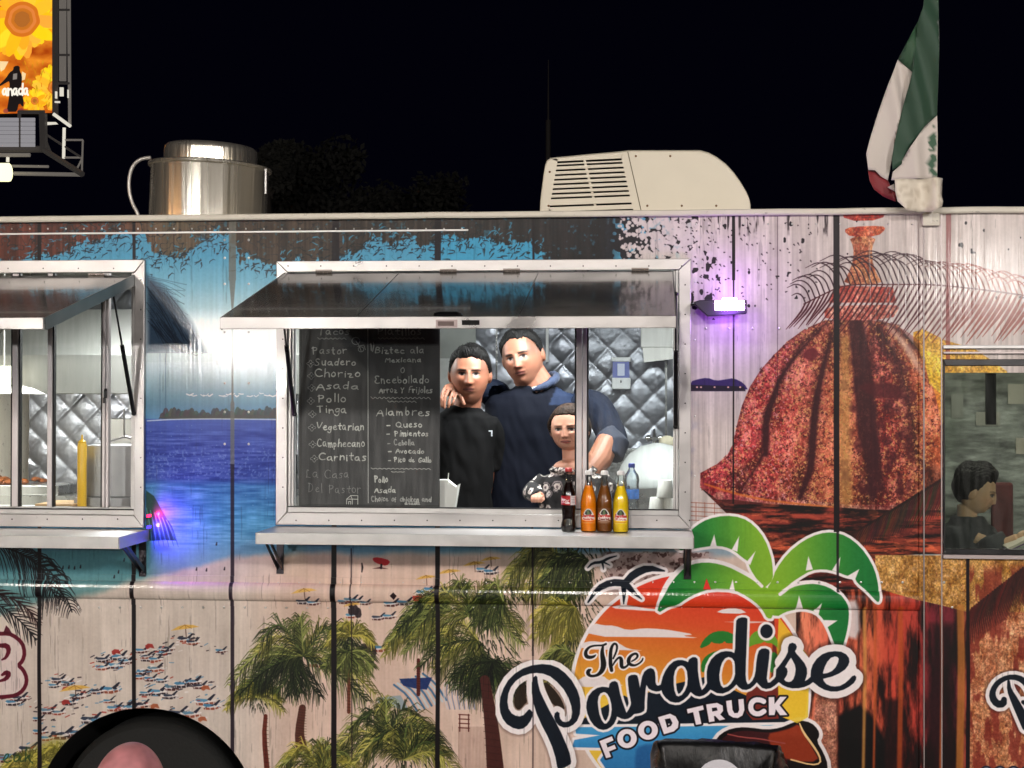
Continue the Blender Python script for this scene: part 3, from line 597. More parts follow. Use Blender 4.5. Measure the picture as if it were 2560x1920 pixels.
    for i in range(5200):
        x, y = Rd.uniform(1760, 2350), Rd.uniform(800, 1262)
        if not inside(x, y): continue
        k_ = Rd.random(); l = Rd.uniform(1.5, 6); th = Rd.uniform(0, 6.28); sh = (x > 2150 and x < 2260)
        col_ = C(60, 20, 26) if k_ < (.62 if sh else .40) else (C(214, 160, 110) if k_ < .80 else (C(196, 156, 96) if x > 1980 else C(206, 148, 152)))
        cv.line([(x, y), (x+math.cos(th)*l, y+math.sin(th)*l), (x+math.cos(th+1)*l*1.5, y+math.sin(th+1)*l*1.5)], [.9, 1.2, .4], col_, .75)
    for i in range(70):
        x, y = Rd.uniform(2110, 2290), Rd.uniform(860, 1240)
        if inside(x, y): cv.poly([(x+Rd.uniform(4, 16)*math.cos(a), y+Rd.uniform(5, 22)*math.sin(a)) for a in np.linspace(0, 5.6, 8)], C(66, 20, 28), .55, n=1, soft=2)
    cv.poly(g2([(1310, 790), (1380, 830), (1470, 920), (1540, 1040), (1560, 1150), (1500, 1060), (1420, 930)]), C(206, 176, 158), .75, n=1, soft=5)
    # gold and dark ribs
    cv.line(g2([(1060, 900), (1060, 1150), (1060, 1659)])+g3([(1060, 420), (1070, 640)]), [12, 14, 16, 16, 14], C(176, 142, 84), .55, n=1, soft=6)
    dkm = C(54, 18, 26)
    for P, r_, a_ in [(g2([(900, 830), (760, 980), (640, 1150), (600, 1280), (550, 1400), (552, 1640)])+g3([(545, 330), (480, 450), (390, 575)]), [2, 4, 5, 7, 9, 8, 4, 3, 2], .9),
                      (g2([(975, 870), (900, 1150), (862, 1400), (845, 1659)])+g3([(840, 450), (770, 630)]), [3, 7, 9, 9, 9, 6], .9),
                      (g2([(1130, 800), (1165, 1000), (1180, 1300), (1200, 1500)])+g3([(1215, 250), (1240, 450), (1240, 620)]), [18, 22, 20, 22, 20, 14, 9], .8),
                      (g2([(1230, 1100), (1240, 1400)])+g3([(1260, 250), (1290, 560)]), [3, 9, 9, 8], .7)]:
        cv.line(P, r_, dkm, a_, n=1, soft=3)
    cv.poly(g2([(1120, 1180), (1400, 1170), (1440, 1250), (1400, 1290), (1240, 1270)]), C(76, 22, 30), .85, n=1, soft=4)
    cv.poly(g2([(790, 980), (850, 940), (900, 980), (860, 1040), (800, 1020)]), C(98, 36, 44), .9, n=1, soft=2)
    cv.poly(g2([(1560, 960), (1690, 1010), (1690, 1260), (1600, 1180)]), C(206, 170, 58), tex=stone(C(196, 160, 58), C(226, 196, 96), .4, C(120, 84, 30)))
    # lower rim, entablature and body of the sentry box
    ent = prof([(1200, (96, 42, 36)), (1262, (48, 22, 22)), (1290, (104, 48, 38)), (1330, (58, 26, 24)), (1370, (112, 54, 38)), (1420, (78, 34, 30)), (1960, (96, 42, 34))], V+(n1-.5)*60)
    e_ = fbm(H, W, 9, 60, 5, 31, .65); ent = ent*(.35+1.25*smooth(.3, .66, e_))[..., None]; ent += (smooth(.60, .66, fbm(H, W, 7, 22, 4, 36, .6))*.28)[..., None]*C(120, 80, 50)
    cv.poly(g3([(128, 560), (240, 640), (350, 640), (560, 665), (800, 680), (1000, 690), (1250, 705), (2600, 715), (2600, 1000), (1560, 990), (1290, 1010), (1290, 1230), (620, 1200), (560, 1000), (380, 800), (290, 720)]), dkm, tex=lambda b: np.clip(ent[b[0]:b[1], b[2]:b[3]], 0, 1))
    cv.line(g3([(160, 540), (350, 602), (560, 645), (800, 672), (1000, 690)]), [2, 2.5, 2.5, 2, 1.5], C(196, 112, 50), .8, n=1, soft=1.5)
    gold = stone(C(150, 112, 62), C(190, 152, 92), .55, C(98, 44, 28))
    cv.poly([(2188, 1388), (2900, 1388), (2900, 1545), (2420, 1530), (2300, 1500), (2188, 1480)], dkm, tex=gold)
    body = prof([(2000, (140, 84, 66)), (2100, (120, 60, 48)), (2170, (122, 66, 48)), (2220, (108, 46, 36)), (2290, (104, 42, 36)), (2330, (70, 26, 32)), (2400, (60, 24, 30)), (2440, (150, 86, 56)), (4000, (156, 96, 66))], U)
    body = body*(.3+1.4*smooth(.28, .72, fbm(H, W, 70, 14, 5, 33, .6)))[..., None]
    cv.poly([(1990, 1480), (2190, 1470), (2300, 1500), (2420, 1530), (2900, 1545), (2900, 1990), (1990, 1990)], dkm, tex=lambda b: np.clip(body[b[0]:b[1], b[2]:b[3]], 0, 1))
    cv.poly([(2424, 1530), (2900, 1530), (2900, 1990), (2424, 1990)], dkm, tex=stone(C(150, 96, 68), C(196, 150, 112), .55, C(84, 30, 26)))
    redm = smooth(.5, .58, fbm(H, W, 50, 18, 4, 35))*(U > 2424)*smooth(1400, 1440, V); mix(redm*.7, C(112, 40, 34)*1.0)
    cv.poly([(2094, 1790), (2150, 1760), (2180, 1790), (2215, 1850), (2215, 1990), (2094, 1990)], C(16, 10, 12), .97, soft=5)
    cv.poly([(2215, 1750), (2260, 1745), (2262, 1990), (2215, 1990)], C(30, 12, 14), .8, soft=6)
    cv.poly([(2330, 1560), (2385, 1560), (2385, 1990), (2320, 1990), (2316, 1760)], C(32, 14, 18), .8, soft=8)
    cv.poly([(2108, 1500), (2146, 1498), (2150, 1600), (2110, 1590)], C(206, 196, 196), .9, n=1, soft=4)
    for (x, w_, c) in [(2160, 4, (196, 146, 84)), (2352, 3, (196, 112, 62)), (2401, 9, (176, 118, 60)), (2186, 3, (184, 96, 54)), (2250, 6, (170, 84, 44))]: cv.line([(x, 1520), (x+3, 1660), (x-2, 1930)], w_, C(*c), .75, n=1, soft=2)
    cv.poly([(2040, 1740), (2092, 1740), (2092, 1990), (2060, 1990), (2030, 1840)], C(150, 100, 84), .9, tex=stone(C(152, 104, 88), C(190, 140, 116), .5), soft=3)
    # finial
    fin = stone(C(136, 76, 56), C(190, 144, 98), .6, C(96, 30, 24))
    cv.poly(g2([(1035, 50), (1330, 50), (1300, 130), (1060, 135)]), C(0, 0, 0), n=1, tex=stone(C(128, 32, 28), C(180, 70, 40), .4))
    cv.poly(g2([(1050, 195), (1100, 172), (1300, 165), (1325, 185), (1270, 235), (1100, 240)]), C(0, 0, 0), n=1, tex=stone(C(138, 54, 40), C(196, 112, 70), .5))
    cv.poly(g2([(1085, 235), (1265, 235), (1235, 300), (1235, 380), (1260, 470), (1310, 545), (1045, 545), (1085, 470), (1115, 380), (1115, 300)]), C(0, 0, 0), n=1, tex=fin)
    cv.poly(g2([(1000, 550), (1370, 560), (1390, 660), (960, 660)]), C(0, 0, 0), tex=stone(C(150, 66, 58), C(190, 130, 110), .4))
    cv.poly(g2([(930, 705), (990, 680), (1400, 672), (1410, 700), (1360, 770), (930, 775)]), C(0, 0, 0), n=1, tex=stone(C(146, 70, 60), C(206, 168, 150), .6))
    # upper frond in front of the dome: rachis with long leaflets
    def red():
        return C(84, 30, 36)
    rach = chaikin([(2010, 760), (2060, 735), (2110, 712), (2200, 711), (2330, 711), (2440, 722), (2560, 738), (2700, 760)], 2, closed=False)
    seg = np.hypot(*np.diff(rach, axis=0).T); cum = np.concatenate([[0], np.cumsum(seg)])
    for i in range(52):
        t = (i+.3)/52*cum[-1]; k = min(np.searchsorted(cum, t, side='right')-1, len(seg)-1); q = rach[k]+(rach[k+1]-rach[k])*((t-cum[k])/seg[k])
        fx = smooth(2300, 2500, q[0]); c = C(70, 24, 32)*(1-fx)+C(128, 60, 48)*fx; c2 = C(46, 24, 32)*(1-fx)+C(128, 60, 48)*fx
        L = 40+96*math.sin(math.pi*min(1, .08+i/60))*R.uniform(.8, 1.15)
        cv.line([q, (q[0]-L*.22, q[1]+L*.42), (q[0]-L*.62-R.random()*14, q[1]+L*1.05)], [1.6, 2.5+fx*2.6, .6], c, .96, n=1)
        up = 22+34*math.sin(math.pi*min(1, i/46))+R.random()*26
        cv.line([q, (q[0]-up*.30, q[1]-up*.8), (q[0]-up*.9, q[1]-up*1.15), (q[0]-up*1.5, q[1]-up*.85)], [1.5, 1.6, 1.3, .6], c2, .95, n=2)
    cv.line(rach, 1.5, C(70, 26, 30), .9)
    # brown frond across the lower dome
    for i in range(64):
        t = i/63; x = 2140+(2600-2140)*t; y = 1330-(1330-1040)*t**1.05
        L = 50+110*t
        c = C(66+R.randint(-16, 26), 40+R.randint(-10, 14), 34)
        cv.line([(x, y), (x-L*.10, y+L*.45), (x-L*.34, y+L)], [3.4, 3, .7], c, .93, n=1)
        cv.line([(x, y), (x-26, y+10), (x-44, y+44)], [1.6, 1.2, .4], c*.6, .9, n=1)
    # frond lower right
    for i in range(34):
        t = i/33; x = 2620-190*t; y = 1370+150*t
        L = 130-40*t; cv.line([(x, y), (x-L*.2, y+L*.5), (x-L*.42+20*t, y+L*1.1)], [2.6, 2.2, .4], C(52+R.randint(-10, 26), 26, 24), .9, n=1)
    # round emblem: sunset, water, hills
    cir = [(1726+293*math.cos(a), 1729+293*math.sin(a)) for a in np.linspace(0, 2*math.pi, 90, endpoint=False)]
    white = C(224, 216, 216)
    gcol = prof([(1430, (196, 58, 46)), (1500, (198, 72, 46)), (1560, (196, 84, 48)), (1600, (196, 104, 48)), (1660, (198, 124, 54)), (1720, (208, 150, 62)), (1780, (220, 184, 76)), (1990, (220, 184, 76))], V-(U-1700)*.16)
    b, d = cv.group([cir]); cv.fill(b, d, 9, white)
    y0, y1, x0, x1 = b; cv.put(b, np.clip(.5-d*cv.k/1.2, 0, 1), gcol[y0:y1, x0:x1])
    r4 = zoomed(1200, 1280, 2.593); r5 = zoomed(1700, 1280, 2.593)
    cv.poly(r4([(560, 1395), (640, 1410), (770, 1400), (900, 1440), (760, 1480), (600, 1480), (560, 1420)]), C(40, 22, 24), .0)
    cl = C(214, 204, 204)
    cv.poly(r4([(735, 718), (800, 735), (870, 735), (960, 768), (1060, 752), (1170, 758), (1250, 768), (1400, 795), (1300, 802), (1440, 818), (1200, 812), (680, 808)]), cl, n=1)
    cv.poly(r4([(660, 850), (720, 835), (800, 845), (860, 838), (900, 850), (960, 888), (1075, 900), (900, 895), (650, 890)]), cl, n=1)
    cv.poly(r4([(600, 1092), (640, 1090), (680, 1060), (800, 1060), (830, 1090), (960, 1135), (600, 1135)]), cl, n=1)
    cv.poly(r4([(1520, 655), (1580, 625), (1680, 622), (1740, 660)]), cl, n=1)
    cv.poly(r5([(290, 712), (450, 708), (600, 712), (450, 722)]), cl, .8)
    cv.poly(r4([(900, 595), (960, 598), (1060, 622), (1180, 632), (1230, 628), (1170, 645), (1000, 635), (840, 622)]), cl, n=1)
    cv.poly(r4([(580, 1395), (780, 1275), (935, 1190), (1010, 1230), (1090, 1170), (1240, 1120), (1500, 1060)])+r5([(180, 1140), (350, 1155), (430, 1190), (640, 1320), (760, 1370), (760, 1398), (0, 1398)]), C(20, 32, 44))
    wat = prof([(1810, (78, 150, 190)), (1850, (66, 138, 186)), (1990, (48, 100, 150))], V)
    b, d = cv.group([[(1438, 1818), (1700, 1816), (1990, 1812), (2040, 1900), (2040, 1990), (1560, 1990), (1500, 1900), (1520, 1870), (1430, 1868), (1436, 1850), (1500, 1838), (1440, 1834)]])
    cv.fill(b, d, 7, white); y0, y1, x0, x1 = b; cv.put(b, np.clip(.5-d*cv.k/1.2, 0, 1), wat[y0:y1, x0:x1])
    cv.poly([(1586, 1880), (1600, 1862), (1660, 1858), (1760, 1880), (1800, 1990), (1590, 1990)], C(40, 84, 132), .7, n=1, soft=3)
    # guitar resting on the water
    gp = r5([(205, 1540), (240, 1460), (300, 1415), (380, 1395), (460, 1398), (560, 1412), (650, 1400), (720, 1370), (780, 1350), (850, 1365), (895, 1410), (905, 1450), (885, 1485), (930, 1560), (960, 1640), (950, 1760), (200, 1760)])
    b, d = cv.group([chaikin(gp, 1)]); cv.fill(b, d, 9, white); cv.fill(b, d, 0, C(22, 12, 16))
    cv.poly(r5([(225, 1540), (270, 1470), (330, 1430), (420, 1415), (560, 1430), (650, 1425), (700, 1470), (640, 1480), (700, 1560), (690, 1760), (220, 1760)]), C(62, 24, 28), n=1)
    cv.poly(r5([(560, 1440), (650, 1420), (720, 1400), (770, 1370), (800, 1430), (860, 1530), (910, 1620), (720, 1620), (600, 1540)]), C(140, 60, 36), n=1, soft=2)
    cv.line(r5([(310, 1440), (400, 1460), (520, 1470), (620, 1490), (680, 1500)]), 1.6, C(150, 80, 76), n=1)
    cv.line(r5([(775, 1370), (800, 1430), (860, 1510), (905, 1580), (912, 1630), (850, 1640), (720, 1605)]), [1.5, 3, 3, 2.5, 2, 2, 2], C(226, 190, 140), n=1)
    # small palm in the sunset
    sg = C(46, 116, 52); sg2 = C(104, 150, 52)
    trk = C(112, 48, 40)
    cv.poly(r5([(570, 690), (610, 680), (625, 900), (640, 1150), (640, 1340), (470, 1350), (430, 1300), (430, 1180), (480, 1120), (590, 1080), (600, 860)]), trk)
    cv.poly(r5([(122, 890), (150, 830), (200, 785), (260, 768), (330, 780), (380, 830), (400, 880), (350, 850), (300, 852), (290, 835), (270, 855), (215, 850), (205, 838), (190, 862)]), sg, n=1)
    cv.poly(r5([(140, 1050), (135, 980), (170, 930), (230, 900), (330, 890), (230, 960), (180, 1010)]), sg, n=1)
    cv.poly(r5([(440, 880), (450, 810), (490, 770), (560, 760), (620, 800), (660, 910), (600, 850), (560, 850), (548, 838), (530, 850), (480, 860)]), sg2, n=1)
    cv.poly(r5([(590, 1060), (570, 960), (600, 900), (640, 930), (620, 1000)]), sg, n=1)
    cv.poly(r5([(640, 680), (830, 930), (835, 1150), (830, 1330), (760, 1370), (640, 1310), (630, 900)]), C(220, 188, 62), .85)
    # big green leaves
    def leafcol(b, dirx):
        y0, y1, x0, x1 = b; return C(26, 112, 58)*(1-dirx[..., None])+C(124, 168, 52)*dirx[..., None]
    LF = [
        (r5([(-20, 190), (20, 150), (60, 130), (110, 85), (180, 45), (290, 22), (400, 35), (480, 85), (550, 175), (590, 285), (600, 350), (604, 440), (560, 480), (540, 500), (500, 440), (455, 370), (440, 318), (410, 300), (350, 250), (290, 225), (220, 218), (150, 228), (80, 240), (-20, 250)]), (1700, 1925), r5([(195, 222), (222, 145), (238, 222)]), r5([(335, 245), (384, 155), (372, 258)]), r5([(430, 325), (490, 253), (455, 345)])),
        (r5([(600, 440), (620, 375), (700, 265), (800, 185), (900, 140), (990, 130), (1080, 155), (1170, 225), (1240, 325), (1278, 425), (1290, 540), (1283, 578), (1265, 572), (1205, 505), (1150, 462), (1130, 420), (1085, 415), (1010, 385), (930, 370), (850, 378), (760, 432), (700, 475), (655, 525), (600, 520), (560, 500)]), (2190, 1930), r5([(815, 380), (832, 285), (862, 372)]), r5([(985, 378), (1040, 290), (1028, 392)]), r5([(1085, 415), (1162, 370), (1135, 440)])),
        (r5([(650, 528), (720, 480), (800, 462), (880, 458), (960, 478), (1030, 522), (1078, 585), (1094, 640), (1094, 700), (1080, 785), (1050, 888), (1018, 888), (1000, 855), (965, 760), (930, 695), (880, 645), (800, 625), (740, 632), (680, 648), (625, 682), (560, 640), (560, 520)]), (2110, 1900), r5([(745, 632), (767, 535), (795, 625)]), r5([(862, 640), (915, 583), (898, 665)]), r5([(930, 700), (1022, 703), (955, 748)])),
        (r5([(-150, 660), (-130, 570), (-90, 480), (-40, 410), (30, 350), (120, 320), (210, 320), (310, 345), (400, 390), (480, 435), (540, 490), (650, 500), (600, 690), (565, 690), (545, 650), (510, 600), (440, 545), (350, 500), (200, 495), (110, 520), (40, 555), (-20, 600), (-70, 610)]), (1640, 1900), None, None, None)]
    for P, (xa, xb), *sp in LF:
        P = chaikin(P, 1); b, d = cv.group([P]); cv.fill(b, d, 7, white)
    for P, (xa, xb), *sp in LF:
        P = chaikin(P, 1); b, d = cv.group([P]); y0, y1, x0, x1 = b
        t = smooth(xa, xb, U[y0:y1, x0:x1]); cv.put(b, np.clip(.5-d*cv.k/1.2, 0, 1), C(30, 112, 58)*(1-t[..., None])+C(126, 166, 54)*t[..., None])
        for q in sp:
            if q: cv.poly(q, white)
    cv.line(r5([(-130, 560), (-60, 440), (30, 345), (120, 318), (210, 318), (310, 342), (400, 387), (480, 432), (530, 480)]), 4, white, n=1)
    cv.line(r5([(645, 528), (720, 478), (800, 458), (880, 454), (960, 474), (1034, 520)]), 4, white, n=1)
    cv.poly(r5([(150, 500), (172, 430), (200, 500)]), C(196, 58, 50)); cv.poly(r5([(320, 500), (342, 435), (355, 510)]), white)
    cv.poly(r5([(400, 380), (470, 410), (430, 340), (350, 280), (352, 350)]), C(96, 34, 34), .0)
    # sea birds
    ink = C(18, 28, 40)
    for S in ([[(702, 580, 5), (760, 495, 16), (850, 455, 22), (945, 462, 22)], [(945, 455, 20), (1000, 400, 26), (1090, 362, 22), (1195, 382, 5)], [(930, 460, 20), (935, 530, 12), (932, 590, 3)], [(960, 480, 18), (1000, 520, 12), (1048, 558, 3)]],
              [[(698, 362, 3), (730, 330, 8), (790, 325, 9), (830, 300, 8), (885, 285, 3)], [(792, 325, 8), (798, 350, 5), (800, 372, 2)], [(800, 325, 6), (842, 345, 2)]]):
        S = [r4(s_) for s_ in S]; b, d = cv.group(strokes=S); cv.fill(b, d, 7, white); cv.fill(b, d, 0, ink)
    # lettering
    zA, zB, zC, zD, zE, zF = zoomed(1230, 1640, 5.924), zoomed(1440, 1640, 7.373), zoomed(1720, 1520, 6.9125), zoomed(1900, 1580, 7.9), zoomed(1440, 1590, 11.06), zoomed(1480, 1730, 4.254)
    P1 = zA([(560, 790), (600, 830), (600, 890), (570, 960), (520, 1030), (460, 1075), (390, 1085), (310, 1065), (220, 1010), (160, 930), (125, 840), (112, 730), (125, 610), (170, 480), (240, 360), (340, 260), (460, 185), (590, 140), (740, 120), (870, 132), (980, 175), (1080, 250), (1180, 360), (1260, 500), (1300, 620), (1310, 740), (1300, 860), (1260, 960), (1200, 1020), (1130, 1055), (1060, 1060), (990, 1030), (940, 970), (920, 900), (930, 850), (965, 822), (1000, 845), (1000, 890), (1010, 930), (1045, 970), (1090, 980), (1140, 965), (1175, 920), (1190, 830), (1175, 740), (1130, 610), (1060, 490), (960, 380), (860, 300), (760, 262), (660, 250), (560, 262), (450, 300), (350, 370), (280, 460), (240, 560), (228, 680), (245, 780), (290, 850), (350, 885), (410, 895), (470, 875), (510, 830), (540, 795)])
    P2 = zA([(650, 290), (670, 310), (680, 400), (710, 520), (770, 650), (840, 790), (940, 970), (1020, 1130), (1100, 1310), (1150, 1440), (1172, 1560), (1165, 1600), (1080, 1650), (985, 1680), (965, 1640), (940, 1500), (890, 1340), (820, 1180), (740, 1030), (660, 850), (615, 700), (590, 540), (590, 400), (610, 320)])
    b, d = cv.group([P1, P2]); cv.fill(b, d, 15.5, C(30, 14, 14), .5, soft=5); cv.fill(b, d, 13.5, white); cv.fill(b, d, 0, ink)
    for hp in ([(490, 400), (430, 450), (360, 540), (322, 660), (335, 760), (395, 805), (450, 760), (480, 715), (525, 690), (500, 580)], [(770, 375), (860, 430), (960, 540), (1040, 660), (1090, 810), (1000, 740), (905, 735), (830, 590), (790, 480)]):
        cv.poly(zA(hp), C(48, 38, 28), n=1)
    word = (zB([(605, 585), (620, 510), (660, 475), (720, 462), (765, 490), (785, 560), (810, 690), (850, 830), (930, 1050), (975, 980), (1010, 900), (1015, 860), (1000, 780), (980, 680), (960, 520), (955, 420), (970, 375), (1020, 350), (1085, 345), (1130, 360), (1150, 430), (1180, 590), (1200, 480), (1220, 380), (1260, 290), (1320, 240), (1380, 222), (1430, 245), (1455, 300), (1465, 400), (1465, 480), (1480, 530), (1510, 548), (1560, 530), (1575, 480), (1600, 380), (1650, 270), (1720, 170), (1800, 100), (1880, 75), (1960, 75), (2030, 95), (2065, 115), (2080, 70)])
            + zC([(30, 880), (80, 850), (130, 850), (165, 880), (170, 960), (170, 1080), (185, 1200), (210, 1340), (240, 1420), (290, 1370), (330, 1300), (325, 1200), (325, 1100), (345, 1000), (400, 890), (480, 810), (570, 760), (660, 745), (750, 755), (800, 780), (815, 700), (820, 500), (830, 300), (835, 220), (870, 180), (930, 162), (990, 165), (1025, 185), (1027, 230), (1020, 400), (1010, 700), (1000, 950), (995, 1150), (1005, 1260), (1030, 1318), (1060, 1310), (1110, 1260), (1150, 1180), (1170, 1080), (1180, 950), (1200, 820), (1225, 740), (1270, 705), (1340, 698), (1395, 720), (1410, 760), (1400, 880), (1385, 1000), (1370, 1120), (1360, 1220), (1380, 1290), (1420, 1285), (1480, 1230)])
            + zD([(270, 940), (310, 880), (320, 740), (370, 680), (430, 600), (500, 500), (550, 400), (555, 300), (580, 235), (640, 212), (700, 235), (728, 290), (715, 340), (690, 380), (720, 430), (800, 520), (880, 620), (925, 720), (930, 820), (910, 900), (885, 970), (940, 940), (1000, 885), (1005, 760), (1040, 650), (1120, 530), (1230, 440), (1350, 395), (1480, 380), (1600, 390), (1700, 440), (1755, 510), (1765, 590), (1740, 660), (1680, 740), (1560, 820), (1420, 880), (1300, 910), (1245, 925), (1260, 970), (1310, 1030), (1400, 1070), (1480, 1078), (1580, 1065), (1680, 1010), (1760, 940), (1820, 875), (1870, 855), (1900, 885), (1895, 940), (1850, 1010), (1760, 1080), (1650, 1140), (1520, 1175), (1400, 1175), (1270, 1140), (1160, 1080), (1090, 1020), (1045, 990), (980, 1040), (880, 1085), (760, 1110), (640, 1112), (540, 1090), (450, 1050), (400, 1010), (370, 990)])
            + zC([(1500, 1340), (1430, 1385), (1350, 1400), (1280, 1380), (1220, 1320), (1190, 1285), (1140, 1340), (1080, 1390), (1010, 1415), (940, 1410), (880, 1370), (835, 1320), (780, 1380), (700, 1440), (600, 1478), (500, 1470), (430, 1430), (385, 1410), (330, 1470), (270, 1510), (200, 1530), (130, 1515), (80, 1480), (45, 1450)])
            + zB([(2060, 740), (1980, 810), (1900, 855), (1830, 860), (1740, 840), (1660, 780), (1600, 700), (1575, 630), (1540, 648), (1480, 655), (1400, 635), (1340, 600), (1298, 530), (1285, 600), (1275, 700), (1265, 850), (1265, 960), (1255, 1010), (1200, 1045), (1140, 1060), (1070, 1070), (1020, 1120), (960, 1155), (900, 1165), (840, 1155), (790, 1130), (755, 1115), (740, 1170), (700, 1250), (640, 1310), (570, 1350), (500, 1362), (420, 1345), (330, 1280), (260, 1180), (210, 1060), (190, 960), (195, 860), (230, 740), (300, 650), (390, 590), (480, 568), (550, 572)]))
    holes = [zB([(510, 665), (450, 690), (415, 750), (400, 850), (410, 950), (430, 1070), (470, 1180), (520, 1245), (560, 1245), (610, 1190), (645, 1100), (660, 990), (650, 880), (620, 770), (580, 700), (545, 672)]),
             zB([(1930, 175), (1870, 200), (1825, 270), (1800, 380), (1800, 520), (1815, 640), (1850, 730), (1890, 745), (1950, 720), (2010, 640), (2050, 540), (2060, 420), (2045, 280), (2010, 210), (1970, 180)]),
             zC([(700, 845), (640, 870), (590, 940), (560, 1030), (540, 1150), (545, 1250), (570, 1340), (610, 1380), (680, 1360), (740, 1310), (790, 1230), (815, 1140), (812, 1000), (800, 920), (760, 865)]),
             zD([(612, 505), (560, 580), (495, 690), (530, 720), (545, 780), (530, 850), (475, 940), (510, 975), (570, 990), (620, 975), (660, 930), (690, 850), (705, 740), (690, 650), (650, 570)]),
             zD([(1480, 485), (1400, 510), (1330, 590), (1280, 690), (1245, 800), (1250, 822), (1330, 810), (1420, 770), (1490, 700), (1540, 600), (1555, 530), (1530, 495)])]
    dot = zC([(1357+108*math.cos(a), 402+120*math.sin(a)) for a in np.linspace(0, 6.283, 24, endpoint=False)])
    # thick white halo round the final letters, where the word leaves the disc
    epart = zD([(1005, 900), (1005, 760), (1040, 650), (1120, 530), (1230, 440), (1350, 395), (1480, 380), (1600, 390), (1700, 440), (1755, 510), (1765, 590), (1740, 660), (1820, 875), (1870, 855), (1900, 885), (1895, 940), (1850, 1010), (1760, 1080), (1650, 1140), (1520, 1175), (1400, 1175), (1270, 1140), (1160, 1080), (1090, 1020)])
    spart = zD([(430, 600), (500, 500), (550, 400), (555, 300), (580, 235), (640, 212), (700, 235), (728, 290), (715, 340), (690, 380), (720, 430), (800, 520), (880, 620), (925, 720), (930, 820), (1010, 880), (900, 960), (700, 900), (500, 800)])
    b, d = cv.group([epart, spart], pad=24); cv.fill(b, d, 21, C(20, 10, 12), .6, soft=6); cv.fill(b, d, 17, white)
    b, d = cv.group([word, dot], holes, pad=12); cv.fill(b, d, 6.2, white); cv.fill(b, d, 0, ink)
    cv.poly(zD([(1480, 485), (1400, 510), (1330, 590), (1280, 690), (1245, 800), (1250, 822), (1330, 810), (1420, 770), (1490, 700), (1540, 600), (1555, 530), (1530, 495)]), white)
    TH = [[(548, 520, 10), (500, 565, 32), (400, 595, 44), (300, 575, 52), (262, 500, 50), (280, 400, 40), (360, 310, 30), (480, 270, 25), (620, 262, 22), (740, 262, 28), (828, 220, 28)],
          [(745, 290, 28), (725, 400, 45), (725, 520, 58), (750, 650, 70), (765, 780, 75), (745, 900, 68), (690, 1000, 55), (600, 1080, 38), (480, 1110, 32), (380, 1100, 38), (325, 1030, 55), (345, 960, 50), (400, 930, 25)],
          [(985, 950, 45), (955, 800, 52), (950, 600, 48), (960, 400, 45), (1000, 270, 35), (1060, 205, 28), (1120, 230, 30), (1140, 310, 28), (1110, 450, 25), (1030, 620, 22)],
          [(1010, 820, 15), (1080, 700, 25), (1160, 610, 25), (1220, 590, 35), (1255, 650, 50), (1255, 760, 52), (1260, 850, 48), (1320, 880, 35), (1400, 840, 25), (1440, 790, 30)],
          [(1540, 700, 18), (1650, 640, 22), (1710, 560, 30), (1680, 490, 32), (1600, 490, 30), (1500, 560, 40), (1450, 660, 52), (1460, 760, 48), (1550, 810, 38), (1650, 810, 25), (1760, 750, 22), (1830, 680, 22), (1850, 620, 18)]]
    b, d = cv.group(strokes=[zE(s_) for s_ in TH]); cv.fill(b, d, 4.2, white); cv.fill(b, d, 0, C(14, 12, 18))
    def ring(cx_, cy_, rx, ry): return zF([(cx_+rx*math.cos(a), cy_+ry*math.sin(a)) for a in np.linspace(0, 6.283, 26, endpoint=False)])
    polys = [zF([(78, 522), (212, 470), (230, 515), (152, 547), (165, 590), (240, 560), (258, 602), (182, 633), (205, 690), (150, 705)]), ring(372, 495, 105, 102), ring(595, 407, 107, 102),
             zF([(700, 268), (830, 230), (890, 260), (922, 320), (915, 380), (870, 420), (765, 450)]), zF([(1008, 182), (1180, 142), (1190, 188), (1135, 203), (1165, 340), (1105, 350), (1075, 215), (1018, 230)]),
             zF([(1212, 132), (1330, 115), (1390, 145), (1395, 200), (1365, 240), (1418, 290), (1355, 303), (1310, 255), (1298, 258), (1305, 312), (1245, 322)]),
             zF([(1425, 95), (1485, 85), (1495, 190), (1515, 225), (1550, 222), (1565, 190), (1555, 78), (1612, 72), (1622, 190), (1600, 250), (1550, 278), (1500, 272), (1455, 245), (1438, 200)]),
             zF([(1878, 55), (1938, 52), (1942, 125), (2000, 50), (2072, 50), (1995, 140), (2080, 245), (2000, 248), (1955, 185), (1942, 245), (1882, 248)])]
    hl = [ring(372, 495, 42, 50), ring(595, 407, 42, 50), zF([(775, 290), (830, 280), (855, 330), (840, 360), (800, 378)]), zF([(1275, 170), (1325, 165), (1335, 195), (1280, 208)])]
    b, d = cv.group(polys, hl, strokes=[zF([(1825, 100, 27), (1790, 84, 27), (1740, 82, 27), (1700, 107, 27), (1685, 155, 27), (1697, 203, 27), (1735, 232, 27), (1785, 232, 27), (1828, 205, 27)])])
    cv.fill(b, d, 4.4, C(22, 16, 24)); cv.fill(b, d, 0, C(224, 214, 220))
    # second emblem at the right edge, continues out of frame
    zG = zoomed(2380, 1560, 4.61)
    S2 = [[(600, 870, 30), (590, 920, 40), (520, 925, 40), (465, 850, 38), (470, 760, 30), (530, 670, 28), (640, 612, 26), (760, 615, 32), (860, 680, 36), (920, 780, 40), (940, 900, 36), (900, 960, 24), (820, 900, 22)],
          [(652, 660, 14), (660, 760, 26), (720, 880, 42), (800, 1040, 52), (860, 1180, 52)]]
    b, d = cv.group(strokes=[zG(s_) for s_ in S2], pad=14); cv.fill(b, d, 12, C(20, 10, 12), .5, soft=4); cv.fill(b, d, 9, white); cv.fill(b, d, 0, ink)
